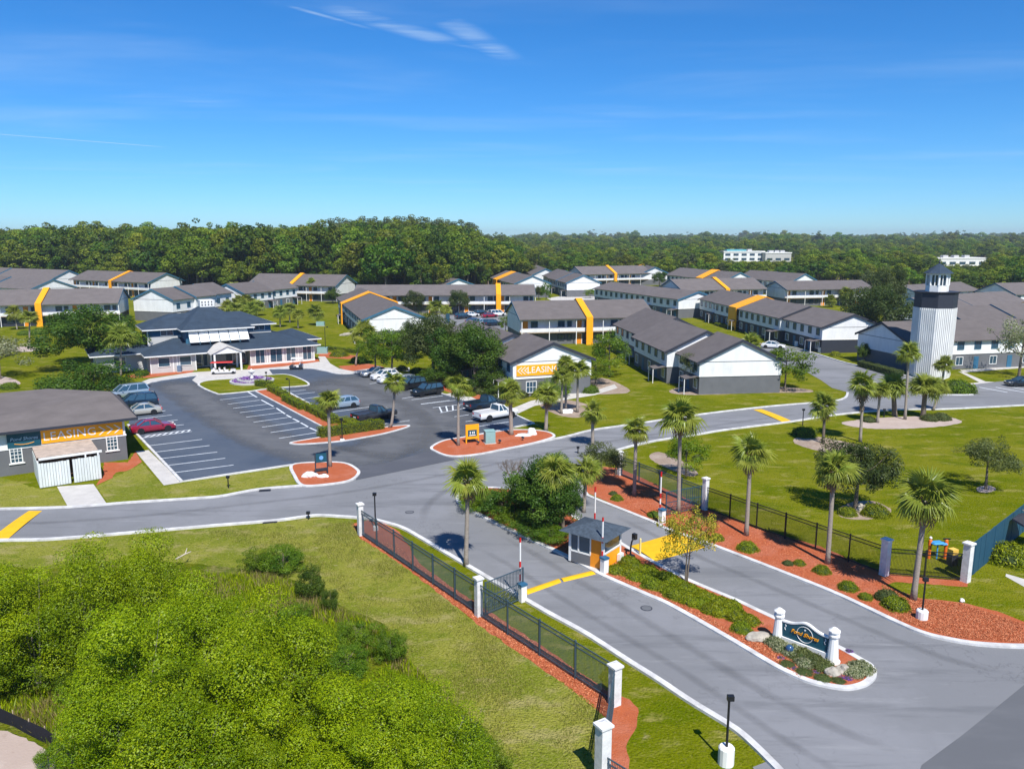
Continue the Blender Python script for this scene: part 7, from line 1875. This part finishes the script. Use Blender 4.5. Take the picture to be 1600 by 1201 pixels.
# --- the far woods: one mass that nobody could count
src = bpy.data.collections.new('wood_sources')
def wood_src(name, lm, H, rx, rz, zc, k, rmin, rmax, per, leaf, seed, lump=.35, flat=.8):
    cl_ = crown_clumps(rx, rz, zc, k, rmin, rmax, lump, seed, .5, -.6)
    C, N, S, T = cloud(cl_, per, leaf, flat, .3, .78, .28, .36)
    me = leaf_mesh(name, C, N, S, T, [lm, M_bark], aspect=.8)
    bm = bmesh.new(); bm.from_mesh(me)
    tm = bpy.data.meshes.new('tmp'); mb = trunk_mb(H * .8, H * .018, cl_, seed, 6); tm.from_pydata(mb.v, [], mb.f); tm.materials.append(M_bark)
    n0 = len(bm.faces); bm.from_mesh(tm); bm.faces.ensure_lookup_table()
    for f in bm.faces[n0:]: f.material_index = 1
    bm.to_mesh(me); bm.free()
    o = bpy.data.objects.new(name, me); src.objects.link(o)
    return o
WS = [wood_src('wood_a', L_forest, 20, 5.5, 7.0, 12.5, 48, 1.0, 2.2, 30, .70, 41), wood_src('wood_b', L_forest, 20, 5.0, 7.5, 12.0, 48, 1.0, 2.1, 30, .70, 42, .5), wood_src('wood_c', L_forest2, 20, 6.0, 6.5, 13.0, 48, 1.0, 2.3, 30, .70, 43),
      wood_src('wood_d', L_pine, 20, 4.0, 4.5, 15.5, 36, .8, 1.7, 30, .6, 44, .6, .6), wood_src('wood_e', L_forest, 20, 6.0, 6.0, 13.5, 48, 1.0, 2.3, 30, .70, 45, .45)]
def woods(name, label, pts, wide=1.0):
    """pts: (x, y, scale, index)"""
    P = np.array(pts, dtype=np.float64); n = len(P)
    me = bpy.data.meshes.new(name); me.vertices.add(n); me.vertices.foreach_set('co', np.c_[P[:, 0], P[:, 1], np.zeros(n)].reshape(-1).astype(np.float32))
    r2 = np.random.default_rng(7)
    me.attributes.new('sc', 'FLOAT_VECTOR', 'POINT').data.foreach_set('vector', np.c_[P[:, 2] * r2.uniform(.9, 1.35, n) * wide, P[:, 2] * r2.uniform(.9, 1.35, n) * wide, P[:, 2]].reshape(-1).astype(np.float32))
    me.attributes.new('rt', 'FLOAT_VECTOR', 'POINT').data.foreach_set('vector', np.c_[np.zeros(n), np.zeros(n), r2.uniform(0, 6.28, n)].reshape(-1).astype(np.float32))
    me.attributes.new('ix', 'INT', 'POINT').data.foreach_set('value', P[:, 3].astype(np.int32))
    o = tag(put(name, me), label, 'woods', None, 'stuff')
    ng = bpy.data.node_groups.new(name, 'GeometryNodeTree')
    ng.interface.new_socket('Geometry', in_out='INPUT', socket_type='NodeSocketGeometry'); ng.interface.new_socket('Geometry', in_out='OUTPUT', socket_type='NodeSocketGeometry')
    N = ng.nodes; i_ = N.new('NodeGroupInput'); o_ = N.new('NodeGroupOutput')
    m2p = N.new('GeometryNodeMeshToPoints'); iop = N.new('GeometryNodeInstanceOnPoints'); ci = N.new('GeometryNodeCollectionInfo')
    ci.inputs['Collection'].default_value = src; ci.inputs['Separate Children'].default_value = True; ci.inputs['Reset Children'].default_value = True
    def na(nm, ty):
        k = N.new('GeometryNodeInputNamedAttribute'); k.data_type = ty; k.inputs[0].default_value = nm; return k.outputs[0]
    ng.links.new(i_.outputs[0], m2p.inputs[0]); ng.links.new(m2p.outputs[0], iop.inputs['Points']); ng.links.new(ci.outputs[0], iop.inputs['Instance'])
    iop.inputs['Pick Instance'].default_value = True
    ng.links.new(na('ix', 'INT'), iop.inputs['Instance Index'])
    e2r = N.new('FunctionNodeEulerToRotation'); ng.links.new(na('rt', 'FLOAT_VECTOR'), e2r.inputs[0]); ng.links.new(e2r.outputs[0], iop.inputs['Rotation'])
    ng.links.new(na('sc', 'FLOAT_VECTOR'), iop.inputs['Scale']); ng.links.new(iop.outputs[0], o_.inputs[0])
    md = o.modifiers.new('woods', 'NODES'); md.node_group = ng
    return o
EDGE = [(-400, 345), (0, 345), (130, 345), (230, 330), (300, 292), (400, 300), (540, 318), (600, 268), (700, 285), (745, 315), (790, 345), (830, 395), (900, 392), (1050, 392), (1150, 378), (1260, 345), (1330, 320), (1400, 300), (1600, 292), (2000, 292)]
def edgeY(px): return float(np.interp(px, [e[0] for e in EDGE], [e[1] for e in EDGE]))
r2 = np.random.default_rng(21); ptsL, ptsR = [], []
Y = 255.0
while Y < 3600:
    stp = 7.2 + max(0, Y - 420) * .022
    X = -Y * .82 - 20
    while X < Y * .82 + 20:
        x, y = X + r2.uniform(-.45, .45) * stp, Y + r2.uniform(-.45, .45) * stp
        X += stp
        px = 800 + FPX * x / y
        if y < edgeY(px) + r2.uniform(-4, 4): continue
        left = px < 800
        if left:
            f = min(1, max(0, (y - 330) / 200)); h = r2.uniform(15, 25) + 2 * f + (4 if r2.random() < .06 else 0)
            edge_low = max(0, 1 - (y - edgeY(px)) / 14); h -= 9 * edge_low
            if 480 < px < 790 and y > 400: h = r2.uniform(20, 26) + 4 * math.exp(-((px - 620) / 130) ** 2)
            if y > 900: h = min(h, 22)
            if px > 740: h *= .78
            idx = r2.choice([0, 1, 2, 4, 4, 0]) if not (480 < px < 790 and y > 430) else r2.choice([3, 3, 3, 0])
            if edge_low > 0 and r2.random() < .5: idx = 2
        else:
            h = r2.uniform(8, 12.5) + min(9, max(0, (y - 420) / 190)); idx = r2.choice([0, 1, 2, 2, 2, 2, 4, 3])
            h *= r2.uniform(.8, 1.25)
            if y > 1000 and r2.random() < .12: h *= 1.3
            if 1112 < px < 1242 and 430 < y < 725: continue
            if 1448 < px < 1545 and 395 < y < 615: continue
            if 1112 < px < 1242 and y < 430: h = min(h, 9.5)
            if 1448 < px < 1545 and y < 395: h = min(h, 8.5)
        if not left and y < 900 and r2.random() < .35: continue
        sp = max(1.0, stp / 8.5)
        (ptsL if left else ptsR).append((x, y, h / 20.0 * (1.0 if sp < 1.6 else 1.12), idx))
    Y += stp * .9
woods('woodland', 'dark dense woods behind the apartments on the left', ptsL)
woods('far_woodland', 'wide flat woods reaching the horizon on the right', ptsR, 1.35)

# ================================================================== AIR
hm = bpy.data.materials.new('clear_day_haze'); hm.use_nodes = True
ht_ = hm.node_tree; ht_.nodes.clear()
ho = ht_.nodes.new('ShaderNodeOutputMaterial'); hv_ = ht_.nodes.new('ShaderNodeVolumePrincipled')
hv_.inputs['Color'].default_value = (0.80, 0.90, 1.0, 1); hv_.inputs['Density'].default_value = 0.00015; hv_.inputs['Anisotropy'].default_value = 0.2
ht_.links.new(hv_.outputs[0], ho.inputs['Volume'])
hz = MB().box(-5200, 5200, -80, 5200, -1.0, 62).build('haze', hm)
tag(hz, 'thin pale blue air over the far woods', 'haze', None, 'stuff')
